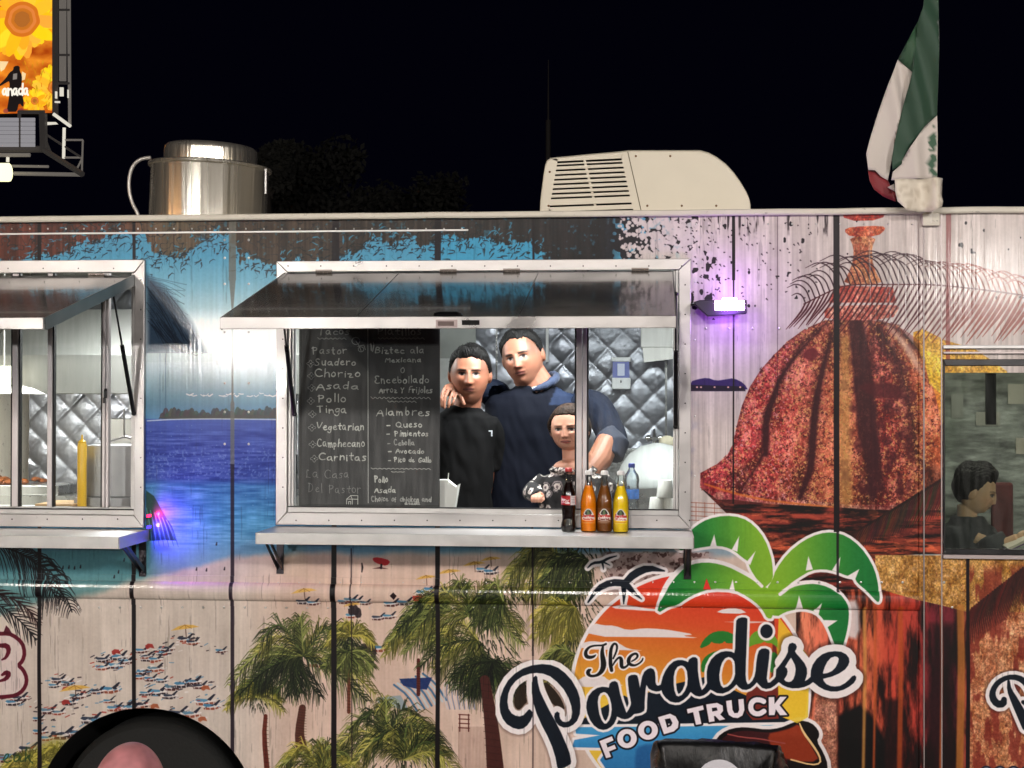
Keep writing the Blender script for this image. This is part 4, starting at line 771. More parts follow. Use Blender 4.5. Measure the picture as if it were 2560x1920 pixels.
    b, d = cv.group(strokes=[[(2466+k*34+9*math.cos(a), 1934+11*math.sin(a), 4) for a in np.linspace(0, 6.283, 12)] for k in range(4)]); cv.fill(b, d, 5, C(40, 44, 60)); cv.fill(b, d, 0, C(168, 184, 204))
    # curly crimson shop mark at the left edge
    zH = zoomed(0, 1500, 3.95)
    b, d = cv.group([chaikin(zH([(-200, 340), (40, 330), (120, 340), (220, 420), (245, 520), (225, 600), (180, 645), (230, 690), (265, 770), (255, 850), (200, 920), (110, 955), (-200, 965)]), 1)])
    cv.fill(b, d, 5, C(88, 18, 40)); cv.fill(b, d, -5, C(196, 182, 178))
    cv.line(zH([(0, 450, ), (70, 450), (90, 500), (60, 570), (20, 590)]), [5, 7, 6, 4, 2], C(88, 18, 40), n=1); cv.line(zH([(0, 800), (60, 780), (90, 730), (60, 715), (20, 740)]), [3, 5, 7, 6, 3], C(88, 18, 40), n=1)
    cv.poly(zH([(30, 330), (60, 250), (90, 280), (130, 350)]), C(70, 16, 34), .9)
    # flowing script below it, cut by the frame edge
    for s_ in ([(8, 1900), (14, 1886), (22, 1884), (20, 1894), (10, 1900), (16, 1908), (28, 1902)], [(46, 1888), (36, 1890), (34, 1904), (46, 1902), (50, 1886), (50, 1904), (58, 1902)], [(66, 1868), (62, 1908), (66, 1894), (76, 1886), (70, 1896), (82, 1908)]):
        cv.line(s_, 1.6, C(38, 66, 40), .9, n=2)
    # printed gaps between boards, grain and fine cracks
    keep = (1-smooth(1440, 1470, U)*(1-smooth(2120, 2150, U))*smooth(1300, 1400, V))
    for (x, w_, v0, v1, a_) in [(-238, 7, 0, 3000, 1), (98, 4.6, 0, 3000, 1), (335, 3.6, 0, 700, .95), (335, 5, 1330, 3000, 1), (436, 1.2, 0, 650, .4), (840, 9, 0, 700, .9), (1095, 8, 0, 700, .9), (1334, 2.6, 0, 700, .9), (835, 6.2, 1300, 3000, 1), (1094, 5.6, 1300, 3000, 1), (879, 1.2, 1370, 1900, .8), (1332, 2, 1300, 1640, .9),
                                (1332, 1.4, 1640, 3000, .7), (1834, 3.6, 0, 700, 1), (1834, 1.8, 700, 1260, 1), (1943, 1, 540, 1000, .5), (2091, 7.4, 0, 1330, .96), (2370, 6, 0, 900, .6), (2094, 3.4, 1330, 1480, .8), (2419, 4.6, 1380, 3000, .96), (2740, 6, 0, 3000, 1), (3010, 5, 0, 3000, 1), (-520, 6, 0, 3000, 1)]:
        m = (1-smooth(w_-1, w_+1, np.abs(U-x+(gw-.5)*5)))*(V > v0)*(V < v1)*a_
        if v1 > 1400 and x > 1200 and x < 1400: m = m*keep
        mix(m, C(24, 12, 20) if x != 2370 else C(110, 36, 36))
    # tapering gap beside the left counter
    wv = np.interp(V, [540, 700, 702, 770, 1000, 1010, 1170, 1175, 3000], [9, 9, 8, 2.4, 2.6, 5, 5.2, 4.6, 4.6]); m = (1-smooth(wv-1, wv+1, np.abs(U-581)))*np.interp(V, [540, 760, 830, 890, 960, 3000], [.9, .8, .25, .3, .75, .95])
    mix(m, np.where((V > 1160)[..., None], C(22, 12, 26), C(98, 98, 92)))
    crack = smooth(.66, .74, fbm(H, W, 46, 3.4, 3, 41))*smooth(.5, .62, gw); A *= (1-.17*crack*np.where(V > 1380, 1, .8)*keep)[..., None]
    A *= (1+(gr-.5)*.10*keep)[..., None]; A += ((nf-.5)*.03)[..., None]
    lum = A.mean(-1, keepdims=True); A[:] = lum+(A-lum)*1.04; A[:] = .46+(A-.46)*1.14-.01
    np.clip(A, 0.004, .93, out=A)
    return cv
# ---------------------------------------------------------------- materials shared by many things
M_alu = mat('brushed_aluminium', (176, 172, 170), .38, .85, var=.10, vscale=5, bump=.22, bscale=9, rvar=.14, dirt=((120, 114, 110), 60, .66))
M_alu2 = mat('mill_aluminium', (186, 184, 182), .45, .65, var=.12, vscale=9, bump=.12, bscale=22, rvar=.08)
M_steel = mat('stainless_steel', (196, 197, 196), .26, 1, var=.08, vscale=4, bump=.05, bscale=60, rvar=.08)
M_black = mat('black_rubber', (14, 14, 15), .6)
M_blackp = mat('black_powder_coat', (16, 16, 18), .35, rvar=.1, vscale=20)
M_dark = mat('dark_cavity', (10, 9, 9), .9)
M_white = mat('chalky_white_paint', (214, 208, 194), .5, var=.05, vscale=6, dirt=((120, 110, 98), 24, .60))
M_trim = mat('weathered_white_trim', (206, 200, 186), .55, var=.06, vscale=12, bump=.15, bscale=30, dirt=((84, 78, 70), 30, .62), stretch=(1, 1, 1.6))
M_glass = glass('window_glass', (.97, .98, .97), .75, .03, haze=.05)
M_glassd = glass('cab_glass', (.80, .84, .80), 1.0, .03, haze=.025)
M_lens = mat('lamp_lens', (255, 250, 240), .4, emit=((1, .96, .88), 9))
wrap = paint_wrap()
M_wrap = painted('printed_vinyl_wrap', wrap, rough=.45, coat=.42, bump=(.08, (40, 40, 1.0), 2.0), spec=.2)
def wrap_uv(co): return np.stack([(co[:, 0]-WX0)/(WX1-WX0), (co[:, 2]-WZ0)/(WZ1-WZ0)], 1)

FLOOR = .75
ROOF = wz(545, 1280); XL, XR = WX0, WX1
truck = empty('food_truck', (0, 0, 0), 'long food truck wrapped in a printed beach and old fort scene', 'food truck')
# ---------------------------------------------------------------- side wall with its openings
T_ = .05
MWX0, MWX1, MWZ0, MWZ1 = wx(700), wx(1720), wz(1308), wz(660)
LWX0, LWX1, LWZ0, LWZ1 = wx(-760), wx(356), wz(1306), wz(664)
RWX0, RWX1, RWZ0, RWZ1 = wx(2360), XR-.25, wz(1386, 2400), wz(902, 2400)
AX, AZ, AR = wx(370), wz(2086), 296*6.2/3760
holes = [(MWX0, MWX1, MWZ0, MWZ1), (LWX0, LWX1, LWZ0, LWZ1), (RWX0, RWX1, RWZ0, RWZ1)]
xs_ = sorted(set([XL, XR]+[h[0] for h in holes]+[h[1] for h in holes])); zb = .56
zs_ = sorted(set([zb, AZ+AR+.02, ROOF]+[h[2] for h in holes]+[h[3] for h in holes]))
mb = MB(); mi = MB()
def cell(x0, x1, z0, z1):
    n = max(1, int((x1-x0)/.4))
    for k in range(n):
        a, b = x0+(x1-x0)*k/n, x0+(x1-x0)*(k+1)/n
        mb.add([(a, 0, z0), (b, 0, z0), (b, 0, z1), (a, 0, z1)], [(0, 1, 2, 3)]); mi.add([(a, T_, z0), (b, T_, z0), (b, T_, z1), (a, T_, z1)], [(3, 2, 1, 0)])
for i in range(len(xs_)-1):
    for j in range(len(zs_)-1):
        x0, x1, z0, z1 = xs_[i], xs_[i+1], zs_[j], zs_[j+1]; cx, cz = (x0+x1)/2, (z0+z1)/2
        if any(h[0] < cx < h[1] and h[2] < cz < h[3] for h in holes): continue
        if j == 0 and x0 < AX+AR and x1 > AX-AR:
            a = sorted(set([x0, x1]+[AX+AR*math.cos(t) for t in np.linspace(0, math.pi, 41) if x0 < AX+AR*math.cos(t) < x1]))
            for u, v in zip(a[:-1], a[1:]):
                zu = zb if abs(u-AX) >= AR else max(zb, AZ+math.sqrt(AR**2-(u-AX)**2)); zv = zb if abs(v-AX) >= AR else max(zb, AZ+math.sqrt(AR**2-(v-AX)**2))
                mb.add([(u, 0, zu), (v, 0, zv), (v, 0, z1), (u, 0, z1)], [(0, 1, 2, 3)]); mi.add([(u, T_, zu), (v, T_, zv), (v, T_, z1), (u, T_, z1)], [(3, 2, 1, 0)])
        else: cell(x0, x1, z0, z1)
side = mb.build('side_wall', M_wrap, truck, uvf=wrap_uv, fix=False)
for (x0, x1, z0, z1) in holes:
    mi.add([(x0, 0, z0), (x1, 0, z0), (x1, T_, z0), (x0, T_, z0)], [(0, 1, 2, 3)]); mi.add([(x0, 0, z1), (x1, 0, z1), (x1, T_, z1), (x0, T_, z1)], [(3, 2, 1, 0)])
    mi.add([(x0, 0, z0), (x0, T_, z0), (x0, T_, z1), (x0, 0, z1)], [(0, 1, 2, 3)]); mi.add([(x1, 0, z0), (x1, T_, z0), (x1, T_, z1), (x1, 0, z1)], [(3, 2, 1, 0)])
mi.build('inner_wall', M_steel, truck, fix=False)
# pressed rail along the side, same wrap
def rail(name, prof, x0, x1, m, n=14):
    b = MB()
    for k in range(n):
        a, c = x0+(x1-x0)*k/n, x0+(x1-x0)*(k+1)/n
        for (y0, z0), (y1, z1) in zip(prof[:-1], prof[1:]): b.add([(a, y0, z0), (c, y0, z0), (c, y1, z1), (a, y1, z1)], [(0, 1, 2, 3)])
    return b.build(name, m, truck, smooth=False, uvf=wrap_uv, fix=False)
zt, zb1 = wz(1449), wz(1526); zt2, zb2 = wz(1465), wz(1511)
pr = [(-.0005, zb1), (-.004, zb1+.0005), (-.004, zb2-.003)]
for k in range(11):
    t = math.pi*k/10; pr.append((-.004-.026*math.sin(t)**.7, zb2+(zt2-zb2)*(1-math.cos(t))/2))
pr += [(-.004, zt2+.003), (-.004, zt-.0005), (-.0005, zt)]
rail('belly_rail', pr, XL, wx(2297), M_wrap)
zl = wz(581, 500); rail('panel_lap', [(-.0005, zl-.004), (-.004, zl-.003), (-.004, zl+.003), (-.0005, zl+.004)], XL, wx(1170), M_alu2, 6)
# roof edge trim, dented a little
b = MB(); R = random.Random(3); n = 60
zr0, zr1 = wz(550, 760), wz(535, 760)
for k in range(n):
    a, c = XL+(XR-XL)*k/n, XL+(XR-XL)*(k+1)/n
    def jit(x): return mnoise.noise(Vector((x*5, 1, 2)))*.0022
    ja, jc = jit(a), jit(c)
    P = [(-.022, zr0), (-.026, zr0+.006), (-.026, zr1-.004), (-.020, zr1), (.05, zr1+.002), (.05, zr0)]
    va = [(a, y+ja, z+ja) for y, z in P]; vc = [(c, y+jc, z+jc) for y, z in P]
    b.add(va+vc, [(i, (i+1) % 6, 6+(i+1) % 6, 6+i) for i in range(6)])
b.build('roof_trim', M_trim, truck, fix=True)
MB().box(XL, XR, .05, 2.25, ROOF-.02, ROOF+.015).build('roof', M_white, truck)
MB().box(XL, XR, 2.2, 2.25, zb, ROOF-.021).build('far_wall', M_white, truck)
MB().box(XL-.04, XL-.001, 0, 2.25, zb, ROOF).build('end_wall', M_white, truck); MB().box(XR+.001, XR+.04, 0, 2.25, zb, ROOF).build('end_wall', M_white, truck)
MB().box(XL, XR, .80, 2.199, FLOOR-.06, FLOOR).box(XL, AX-AR-.01, .051, .7995, FLOOR-.06, FLOOR).box(AX+AR+.01, XR, .051, .7995, FLOOR-.06, FLOOR).box(AX-AR-.0095, AX+AR+.0095, .051, .7995, AZ+AR+.012, AZ+AR+.03).build('truck_floor', M_alu2, truck)
# vertical trims of the side
zv = wz(556, 2300)
MB().box(wx(2297), wx(2306.5), -.010, -.0005, zb, zv).build('trim_strip', M_wrap, truck, uvf=wrap_uv)
MB().box(wx(2307.5), wx(2309.5), -.014, -.0005, zb, zv+.05).build('trim_strip', mat('bright_trim', (176, 164, 162), .35, .3), truck)
MB().box(wx(2311), wx(2351.5), -.007, -.0005, zb, zv+.05).build('door_strip', M_wrap, truck, uvf=wrap_uv); MB().box(wx(2352), wx(2354.5), -.009, -.0005, zb, zv+.05).build('trim_strip', _mats['bright_trim'], truck)
# rivets
b = MB()
def riv(u, v, r=.0055):
    x, y, z = at(u, v, 0); b.ball((x, -.001, z), (r, .004, r), 7, 4)
for v in (600, 645, 710, 800, 830, 958, 1030, 1110): riv(562, v); riv(622, v)
for k in range(46): riv(20+k*52, 1456); riv(40+k*52, 1518.5)
for k in range(26): riv(30+k*45, 572, .004)
for u in (1765, 1822, 1882, 1948, 2016): riv(u, 821)
for v in range(600, 1400, 70): riv(2334, v, .004)
for u in range(1740, 2290, 60): riv(u, 560, .004)
for v in (705, 783, 850, 1040, 1190): riv(1737, v, .004)
b.build('rivets', mat('rivet_metal', (190, 188, 186), .3, 1), truck, smooth=True, kind='stuff')
# ---------------------------------------------------------------- window frames
def frame(name, u0, u1, v0, v1, w, m, y0=-.020, y1=.012, ends=(1, 1)):
    x0, x1, z0, z1 = wx(u0), wx(u1), wz(v1, (u0+u1)/2), wz(v0, (u0+u1)/2); fr = bpy.data.objects.new(name, None); COL.objects.link(fr); fr.parent = truck; fr.location = ((x0+x1)/2, 0, z0)
    k = [w*6.2/3760]*4 if np.isscalar(w) else [q*6.2/3760 for q in w]    # left right bottom top
    def mem(P):
        MB().extr([(x, y1, z) for x, z in P], (0, y0-y1, 0)).build('frame_member', m, fr, bevel=.002)
    mem([(x0, z1), (x1, z1), (x1-k[1], z1-k[3]), (x0+k[0], z1-k[3])]); mem([(x0, z0), (x0+k[0], z0+k[2]), (x1-k[1], z0+k[2]), (x1, z0)])
    if ends[0]: mem([(x0, z0+.0008), (x0, z1-.0008), (x0+k[0]-.0005, z1-k[3]-.0008), (x0+k[0]-.0005, z0+k[2]+.0008)])
    if ends[1]: mem([(x1, z0+.0008), (x1-k[1]+.0005, z0+k[2]+.0008), (x1-k[1]+.0005, z1-k[3]-.0008), (x1, z1-.0008)])
    return fr, (x0, x1, z0, z1), k
mf, mbx, mk = frame('window_frame', 693, 1727, 651, 1316, (29, 30, 32, 27), M_alu)
lf, lbx, lk = frame('window_frame', -780, 364, 654, 1313, (26, 26, 32, 32), M_alu)
def inner(fr, bx, k, bars, zlow, m_out=M_alu2):
    """tracks, black gaskets and upright bars inside a frame"""
    x0, x1, z0, z1 = bx[0]+k[0], bx[1]-k[1], bx[2]+k[2], bx[3]-k[3]
    MB().box(x0, x1, -.008, .030, z0+.0005, z0+.020).box(x0, x1, .010, .045, z0+.0205, zlow).build('sill_track', m_out, fr, bevel=.0015)
    MB().box(x0, x1, -.010, .0095, z0+.0207, z0+.025).build('gasket', M_black, fr)
    MB().box(x0+.0005, x0+.012, -.006, .046, z0+.021, z1).box(x0+.0125, x0+.022, .004, .044, zlow, z1).build('side_track', m_out, fr, bevel=.001)
    MB().box(x1-.012, x1-.0005, -.006, .046, z0+.021, z1).box(x1-.022, x1-.0125, .004, .044, zlow, z1).build('side_track', m_out, fr, bevel=.001)
    for (ua, ub, gl, gr) in bars:
        xa, xb = wx(ua), wx(ub); MB().box(xa, xb, -.004, .026, zlow+.0005, z1).build('mullion', mat('mullion_aluminium', (200, 194, 194), .5, .35, var=.05), fr, bevel=.002)
        if gl: MB().box(xa-.007, xa-.0003, .001, .024, zlow+.0005, z1).build('gasket', M_black, fr)
        if gr: MB().box(xb+.0003, xb+.007, .001, .024, zlow+.0005, z1).build('gasket', M_black, fr)
def pane(fr, ua, ub, za, zb_, y=.014, m=None):
    MB().box(wx(ua), wx(ub), y, y+.003, za, zb_).build('pane', m or M_glass, fr)
zlow = wz(1272, 1200)
inner(mf, mbx, mk, [(1441, 1455, 1, 0), (1456.5, 1467, 0, 1)], zlow)
pane(mf, 742, 1097, zlow, mbx[3]-mk[3], y=.010); pane(mf, 1469, 1681, zlow, mbx[3]-mk[3])
zlowL = wz(1268, 200)
inner(lf, lbx, lk, [(31, 46, 1, 1), (119, 131, 0, 1), (256, 263, 1, 0), (265, 272, 0, 0), (-300, -285, 1, 1)], zlowL)
for a, c in ((48, 118), (134, 254), (-284, 29), (-740, -302)): pane(lf, a, c, zlowL, lbx[3]-lk[3])
MB().box(wx(264), wx(269), -.022, -.004, wz(995, 266), wz(975, 266)).ball((wx(268), -.018, wz(975, 266)), .007, 8, 6).box(wx(262), wx(265), -.02, -.006, wz(1008, 264), wz(994, 264)).build('window_latch', M_blackp, truck, smooth=True)
b = MB()
def screw(u, v, r=.0032): x, _, z = at(u, v, -.02); b.ball((x, -.0205, z), (r, .002, r), 8, 4)
for u in range(720, 1720, 82): screw(u, 665); screw(u+20, 1301)
for v in range(700, 1290, 74): screw(707, v); screw(1713, v+12); screw(352, v)
for u in range(20, 350, 88): screw(u, 671); screw(u+10, 1298)
b.build('frame_screws', mat('screw_dark', (60, 58, 56), .4, .8), truck, smooth=True, kind='stuff')
# ---------------------------------------------------------------- awnings (raised hatches), hinges, gas struts
M_hatch = mat('dark_glossy_hatch', (22, 26, 29), .14, .0, var=.3, vscale=3, bump=.06, bscale=7, rvar=.06, coat=.15, spec=.7)
def awning(u0, u1, label, yF=-.955, vh=680, vf=792, ref=1280):
    """hinge line on the frame at v=vh; the front edge hangs out at depth yF"""
    x0, x1 = wx(u0), wx(u1); zh = wz(vh, ref); zf = at(ref, vf, yF)[2]; t = .022
    p = bpy.data.objects.new('awning', None); COL.objects.link(p); p.parent = truck; p.location = (x0/2+x1/2, 0, zh); p['label'] = label
    yh = -.022
    d = Vector((0, yF-yh, zf-zh)).normalized(); nrm = Vector((0, -d.z, d.y)); nrm = -nrm if nrm.z < 0 else nrm
    A = Vector((x0, yh, zh)); B = Vector((x0, yF, zf))
    P = [A, B, B-nrm*t, A-nrm*t]
    MB().extr(P, (x1-x0, 0, 0)).build('hatch_panel', M_hatch, p)
    # panel joints
    for uu in (.30, .66): 
        xa = x0+(x1-x0)*uu; MB().extr([A+Vector((xa-x0, 0, 0))+nrm*.0008+d*.02, B+Vector((xa-x0, 0, 0))+nrm*.0008-d*.03, B+Vector((xa-x0, 0, 0))+nrm*.0016-d*.03, A+Vector((xa-x0, 0, 0))+nrm*.0016+d*.02], (.0022, 0, 0)).build('joint_cover', mat('joint_black', (10, 12, 14), .3), p)
    h = .041
    MB().box(x0-.002, x1+.002, yF-.014, yF-.0005, zf-h, zf+.001).build('front_lip', M_alu, p, bevel=.0015)
    for x in (x0, x1):
        s_ = 1 if x == x1 else -1
        Q = [A+Vector((x-x0+s_*.0006, 0, 0))+nrm*.001, B+Vector((x-x0+s_*.0006, 0, 0))+nrm*.001, B+Vector((x-x0+s_*.0006, 0, 0))-nrm*.045, A+Vector((x-x0+s_*.0006, 0, 0))-nrm*.045]
        MB().extr(Q, (s_*.004, 0, 0)).build('side_lip', mat('grey_side_lip', (118, 124, 124), .4, .7, var=.1), p)
    return p, x0, x1, zh, zf, d, nrm, A, B
mainaw = awning(716, 1680, 'dark hatch held open over the menu and counter window')
leftaw = awning(-640, 337, 'dark hatch held open over the window at the left edge', vh=690, vf=795, ref=100)
def hinges(us, v, ref, p):
    for u in us:
        x, z = wx(u), wz(v, ref); b = MB(); b.box(x-.035, x+.035, -.028, -.0205, z-.004, z+.014)
        for k in range(4): b.tube([(x-.034+k*.0175, -.029, z+.003), (x-.019+k*.0175, -.029, z+.003)], .0055, 8)
        b.build('hinge', mat('worn_hinge', (120, 112, 106), .4, .9), p, bevel=.001)
hinges((812, 1122, 1280, 1600), 681, 1280, mainaw[0]); hinges((245, -100, -400), 693, 200, leftaw[0])
# latch handle and slots in the front lip of the middle hatch
p, x0, x1, zh, zf, d, nrm, A, B = mainaw
yF = -.955
xa, xb = at(1083, 800, yF)[0], at(1153, 800, yF)[0]
MB().box(xa, xb, yF+.004, yF+.05, zf+.003, zf+.014, bev=.004).tube([(xa+.005, yF-.002, zf+.010), (xa+.02, yF+.03, zf+.017), (xb-.02, yF+.03, zf+.017), (xb-.005, yF-.002, zf+.010)], .004).build('latch_handle', mat('latch_gloss', (12, 12, 14), .12, coat=1), p)
xa2, xb2 = at(1091, 800, yF)[0], at(1145, 800, yF)[0]
MB().box(xa2, xb2, yF-.0155, yF-.0142, zf-.038, zf-.010).build('latch_plate', mat('latch_plate', (142, 128, 126), .35, .8), p)
MB().box(xa2+.008, xb2-.012, yF-.0168, yF-.0156, zf-.032, zf-.016).build('latch_slot', mat('latch_recess', (84, 66, 62), .5), p)
MB().box(at(1156, 800, yF)[0], at(1200, 800, yF)[0], yF-.0152, yF-.0141, zf-.029, zf-.012).build('latch_slot', M_dark, p)
def strut(a, b_, par):
    a, b_ = Vector(a), Vector(b_); m = a+(b_-a)*.42
    s_ = bpy.data.objects.new('gas_strut', None); COL.objects.link(s_); s_.parent = truck; s_.location = b_
    MB().tube([a, m], .0042, 8).ball(a, .009, 8, 6).build('strut_rod', M_blackp, s_, smooth=True)
    MB().tube([m, b_], .0088, 10).ball(b_, .011, 8, 6).build('strut_cylinder', M_blackp, s_, smooth=True)
strut(at(283, 735, -.25), at(334, 1033, -.026), truck)
strut(at(700, 735, -.25), at(736, 1035, -.026), truck); strut(at(1690, 735, -.25), at(1689, 1066, -.026), truck)
# ---------------------------------------------------------------- serving shelves
def shelf(u0, u1, vb, D, lip, label, brk):
    x0, x1 = wx(u0), wx(u1); z = wz(vb, (u0+u1)/2)
    p = bpy.data.objects.new('serving_shelf', None); COL.objects.link(p); p.parent = truck; p.location = ((x0+x1)/2, 0, z); p['label'] = label
    MB().box(x0, x1, -D, -.003, z-.003, z).build('shelf_top', mat('shelf_steel', (205, 204, 204), .38, 1, var=.06, vscale=3, bump=.05, bscale=9, rvar=.08), p)
    MB().box(x0+.0015, x1-.0015, -D-.002, -D-.0003, z-lip, z+.0005).build('shelf_lip', M_alu2, p, bevel=.001)
    for x in (x0, x1): MB().box(x-.0018, x-.0002, -D, -.003, z-lip, z-.0002) .build('shelf_lip', M_alu2, p) if x == x0 else MB().box(x+.0002, x+.0018, -D, -.003, z-lip, z-.0002).build('shelf_lip', M_alu2, p)
    for u in brk:
        x = wx(u); b = MB(); b.box(x-.015, x+.015, -.008, -.0006, z-.20, z-.0035); b.extr([(x-.012, -.009, z-.185), (x-.012, -.0085, z-.16), (x-.012, -D*.8, z-.006), (x-.012, -D*.88, z-.006)], (.004, 0, 0)); b.extr([(x+.008, -.009, z-.185), (x+.008, -.0085, z-.16), (x+.008, -D*.8, z-.006), (x+.008, -D*.88, z-.006)], (.004, 0, 0))
        b.box(x-.009, x+.009, -.0095, -.0081, z-.165, z-.120); b.build('shelf_bracket', mat('bracket_steel', (70, 66, 70), .28, .9, var=.2, vscale=25), p, bevel=.001)
    return z
ZS = shelf(691, 1729, 1320, .32, .045, 'long metal serving shelf under the menu window', (702, 1719))
ZSL = shelf(-760, 374, 1317, .36, .048, 'metal serving shelf under the window at the left edge', (359, -300))
# ---------------------------------------------------------------- wheel arch
b = MB(); seg = 40; dep = .75
for k in range(seg):
    t0, t1 = math.pi*k/seg, math.pi*(k+1)/seg
    b.add([(AX+AR*math.cos(t0), 0, AZ+AR*math.sin(t0)), (AX+AR*math.cos(t1), 0, AZ+AR*math.sin(t1)), (AX+AR*math.cos(t1), dep, AZ+AR*math.sin(t1)), (AX+AR*math.cos(t0), dep, AZ+AR*math.sin(t0))], [(0, 1, 2, 3)])
    b.add([(AX, dep, AZ), (AX+AR*math.cos(t0), dep, AZ+AR*math.sin(t0)), (AX+AR*math.cos(t1), dep, AZ+AR*math.sin(t1))], [(0, 1, 2)])
b.build('wheel_arch', mat('arch_liner', (7, 7, 7), .8), truck)
wh = bpy.data.objects.new('wheel', None); COL.objects.link(wh); wh.parent = truck; wh.location = (AX, .16, .40)
TR = .405; b = MB(); Mx = Matrix.Rotation(math.pi/2, 3, 'X')
prof = [(TR*.62, -.11), (TR*.80, -.125), (TR*.93, -.12), (TR*.985, -.10), (TR, -.08), (TR, .08), (TR*.985, .10), (TR*.93, .12), (TR*.62, .11)]
b.lathe(prof, (AX, .16, .405), 56, tilt=Mx)
b.build('tyre', mat('tyre_rubber', (16, 17, 16), .75, bump=.3, bscale=60), wh, smooth=True)
MB().lathe([(.05, -.10), (TR*.5, -.07), (TR*.6, -.105), (TR*.625, -.10), (TR*.6, .09), (.05, .09)], (AX, .16, .405), 40, tilt=Mx).build('rim', mat('wheel_rim', (120, 120, 118), .4, .8), wh, smooth=True)
MB().box(XL+.2, XR-.2, .3, 1.9, .30, .555).build('chassis', M_dark, truck)
for xx in (AX, XR-.9):
    b = MB(); b.lathe(prof, (xx, 1.98, .405), 40, tilt=Mx); b.build('tyre', _mats['tyre_rubber'], truck, smooth=True)
b = MB(); b.lathe(prof, (XR-.9, .28, .405), 40, tilt=Mx); b.build('tyre', _mats['tyre_rubber'], truck, smooth=True)
# ---------------------------------------------------------------- right window of the cab end
cf, cbx, ck = frame('cab_window', 2357, 2760, 898, 1387, (5, 8, 13, 16), M_blackp, y0=-.012, y1=.02)
pane(cf, 2360, 2757, cbx[2]+ck[2], cbx[3]-ck[3]-.028, m=M_glassd)
MB().box(cbx[0]+ck[0], cbx[1]-ck[1], -.004, .022, cbx[3]-ck[3]-.028, cbx[3]-ck[3]-.0005).build('print_strip', M_wrap, cf, uvf=wrap_uv)
MB().box(cbx[0]-.002, cbx[1], -.026, -.0005, cbx[2]-.016, cbx[2]-.001).build('window_ledge', _mats['bright_trim'], cf, bevel=.001)
MB().box(cbx[0]-.001, cbx[1], -.018, -.0005, wz(872, 2400), wz(863, 2400)).build('drip_rail', M_alu2, cf, bevel=.002)
MB().box(cbx[0], cbx[1], -.022, -.0006, wz(884, 2400), wz(880, 2400)).build('drip_rail', _mats['bright_trim'], cf)
MB().box(wx(2470), wx(2494), .024, .05, wz(1062, 2480), cbx[3]-ck[3]-.03).build('window_post', M_dark, cf)
# ---------------------------------------------------------------- kitchen
YB = 2.10
def quilt(x0, x1, z0, z1, name='quilted_panel'):
    nx, nz = int((x1-x0)/.0085), int((z1-z0)/.0085); X = np.linspace(x0, x1, nx+1); Z = np.linspace(z0, z1, nz+1); XX, ZZ = np.meshgrid(X, Z); pz = .170
    h = (np.abs(np.sin(math.pi*(XX+ZZ)/pz))**.22)*(np.abs(np.sin(math.pi*(XX-ZZ)/pz))**.22)
    rg = np.random.default_rng(int(abs(x0*10))); h = h*(.016+.004*np.sin(XX*9+ZZ*5))+rg.normal(0, .0006, XX.shape)
    vs = np.stack([XX, YB-.004-h, ZZ], -1).reshape(-1, 3); b = MB(); b.v = [tuple(map(float, p)) for p in vs]; w = nx+1
    b.f = [(j*w+i, j*w+i+1, (j+1)*w+i+1, (j+1)*w+i) for j in range(nz) for i in range(nx)]; b.m = [0]*len(b.f)
    return b.build(name, mat('quilted_steel', (128, 131, 138), .36, .95, rvar=.08, vscale=5), truck, smooth='all', fix=False)
xp = wx(2250)
for x0, x1 in ((XL+.05, -2.0), (-1.99, -.875), (-.865, .06), (.07, xp-.02)): quilt(x0, x1, 1.25, 2.80)
MB().box(XL+.05, xp-.02, YB, 2.198, FLOOR+.01, ROOF-.03).build('inner_wall', M_steel, truck)
MB().box(XL+.05, XR-.05, .06, YB, ROOF-.035, ROOF-.022).build('ceiling_lining', mat('ceiling_white', (200, 200, 198), .5), truck)
MB().box(xp-.015, xp+.015, .06, 2.09, FLOOR+.01, ROOF-.04).build('partition', mat('partition_board', (90, 90, 88), .5), truck)  # unseen divider added to keep the kitchen light off the cab
MB().box(xp+.02, XR-.05, 1.45, 1.47, FLOOR+.01, ROOF-.04).build('partition', mat('cab_back_wall', (112, 116, 110), .3, .6, var=.6, vscale=10, bump=.12, bscale=14, stretch=(1, 1, 3)), truck)  # strong colour streaks on the wall stand in for reflections
# ceiling light fixtures
for (x, pw, nm) in ((-2.35, 62, 'a'), (-.36, 42, 'b'), (.62, 22, 'c')):
    yl = .14 if nm == 'b' else .95
    e = empty('ceiling_light', (x, yl, ROOF-.05), {'a': 'lit ceiling tube light seen above the left window', 'b': 'lit ceiling tube light over the three cooks', 'c': 'lit ceiling tube light above the sink'}[nm], 'ceiling light', 'tube lights on the truck ceiling')
    MB().box(x-.45, x+.45, yl-.05, yl+.05, ROOF-.06, ROOF-.036).build('housing', M_white, e)
    MB().box(x-.43, x+.43, yl-.04, yl+.04, ROOF-.075, ROOF-.0605, bev=.004).build('diffuser', mat('tube_diffuser', (255, 255, 250), .5, emit=((.95, 1, .98), 6)), e)
    lamp('AREA', 'tube_glow', (x, yl, ROOF-.08), pw, (.96, 1, .99), .8, .08, aim=(x, yl+(.10 if nm == 'b' else 0), 0), parent=e)
e = empty('cab_light', (wx(2520), .9, ROOF-.04), 'dim round ceiling light in the cab behind the right window', 'ceiling light'); MB().lathe([(.07, -.03), (.08, -.012), (.08, 0)], (wx(2520), .9, ROOF-.036), 24).build('diffuser', mat('cab_diffuser', (250, 240, 215), .5, emit=((1, .92, .78), 3)), e, smooth=True); lamp('POINT', 'cab_glow', (wx(2560), .55, ROOF-.16), 34, (1, .95, .84), .08, parent=e)  # lamp put in to brighten the boy, no such fitting in view
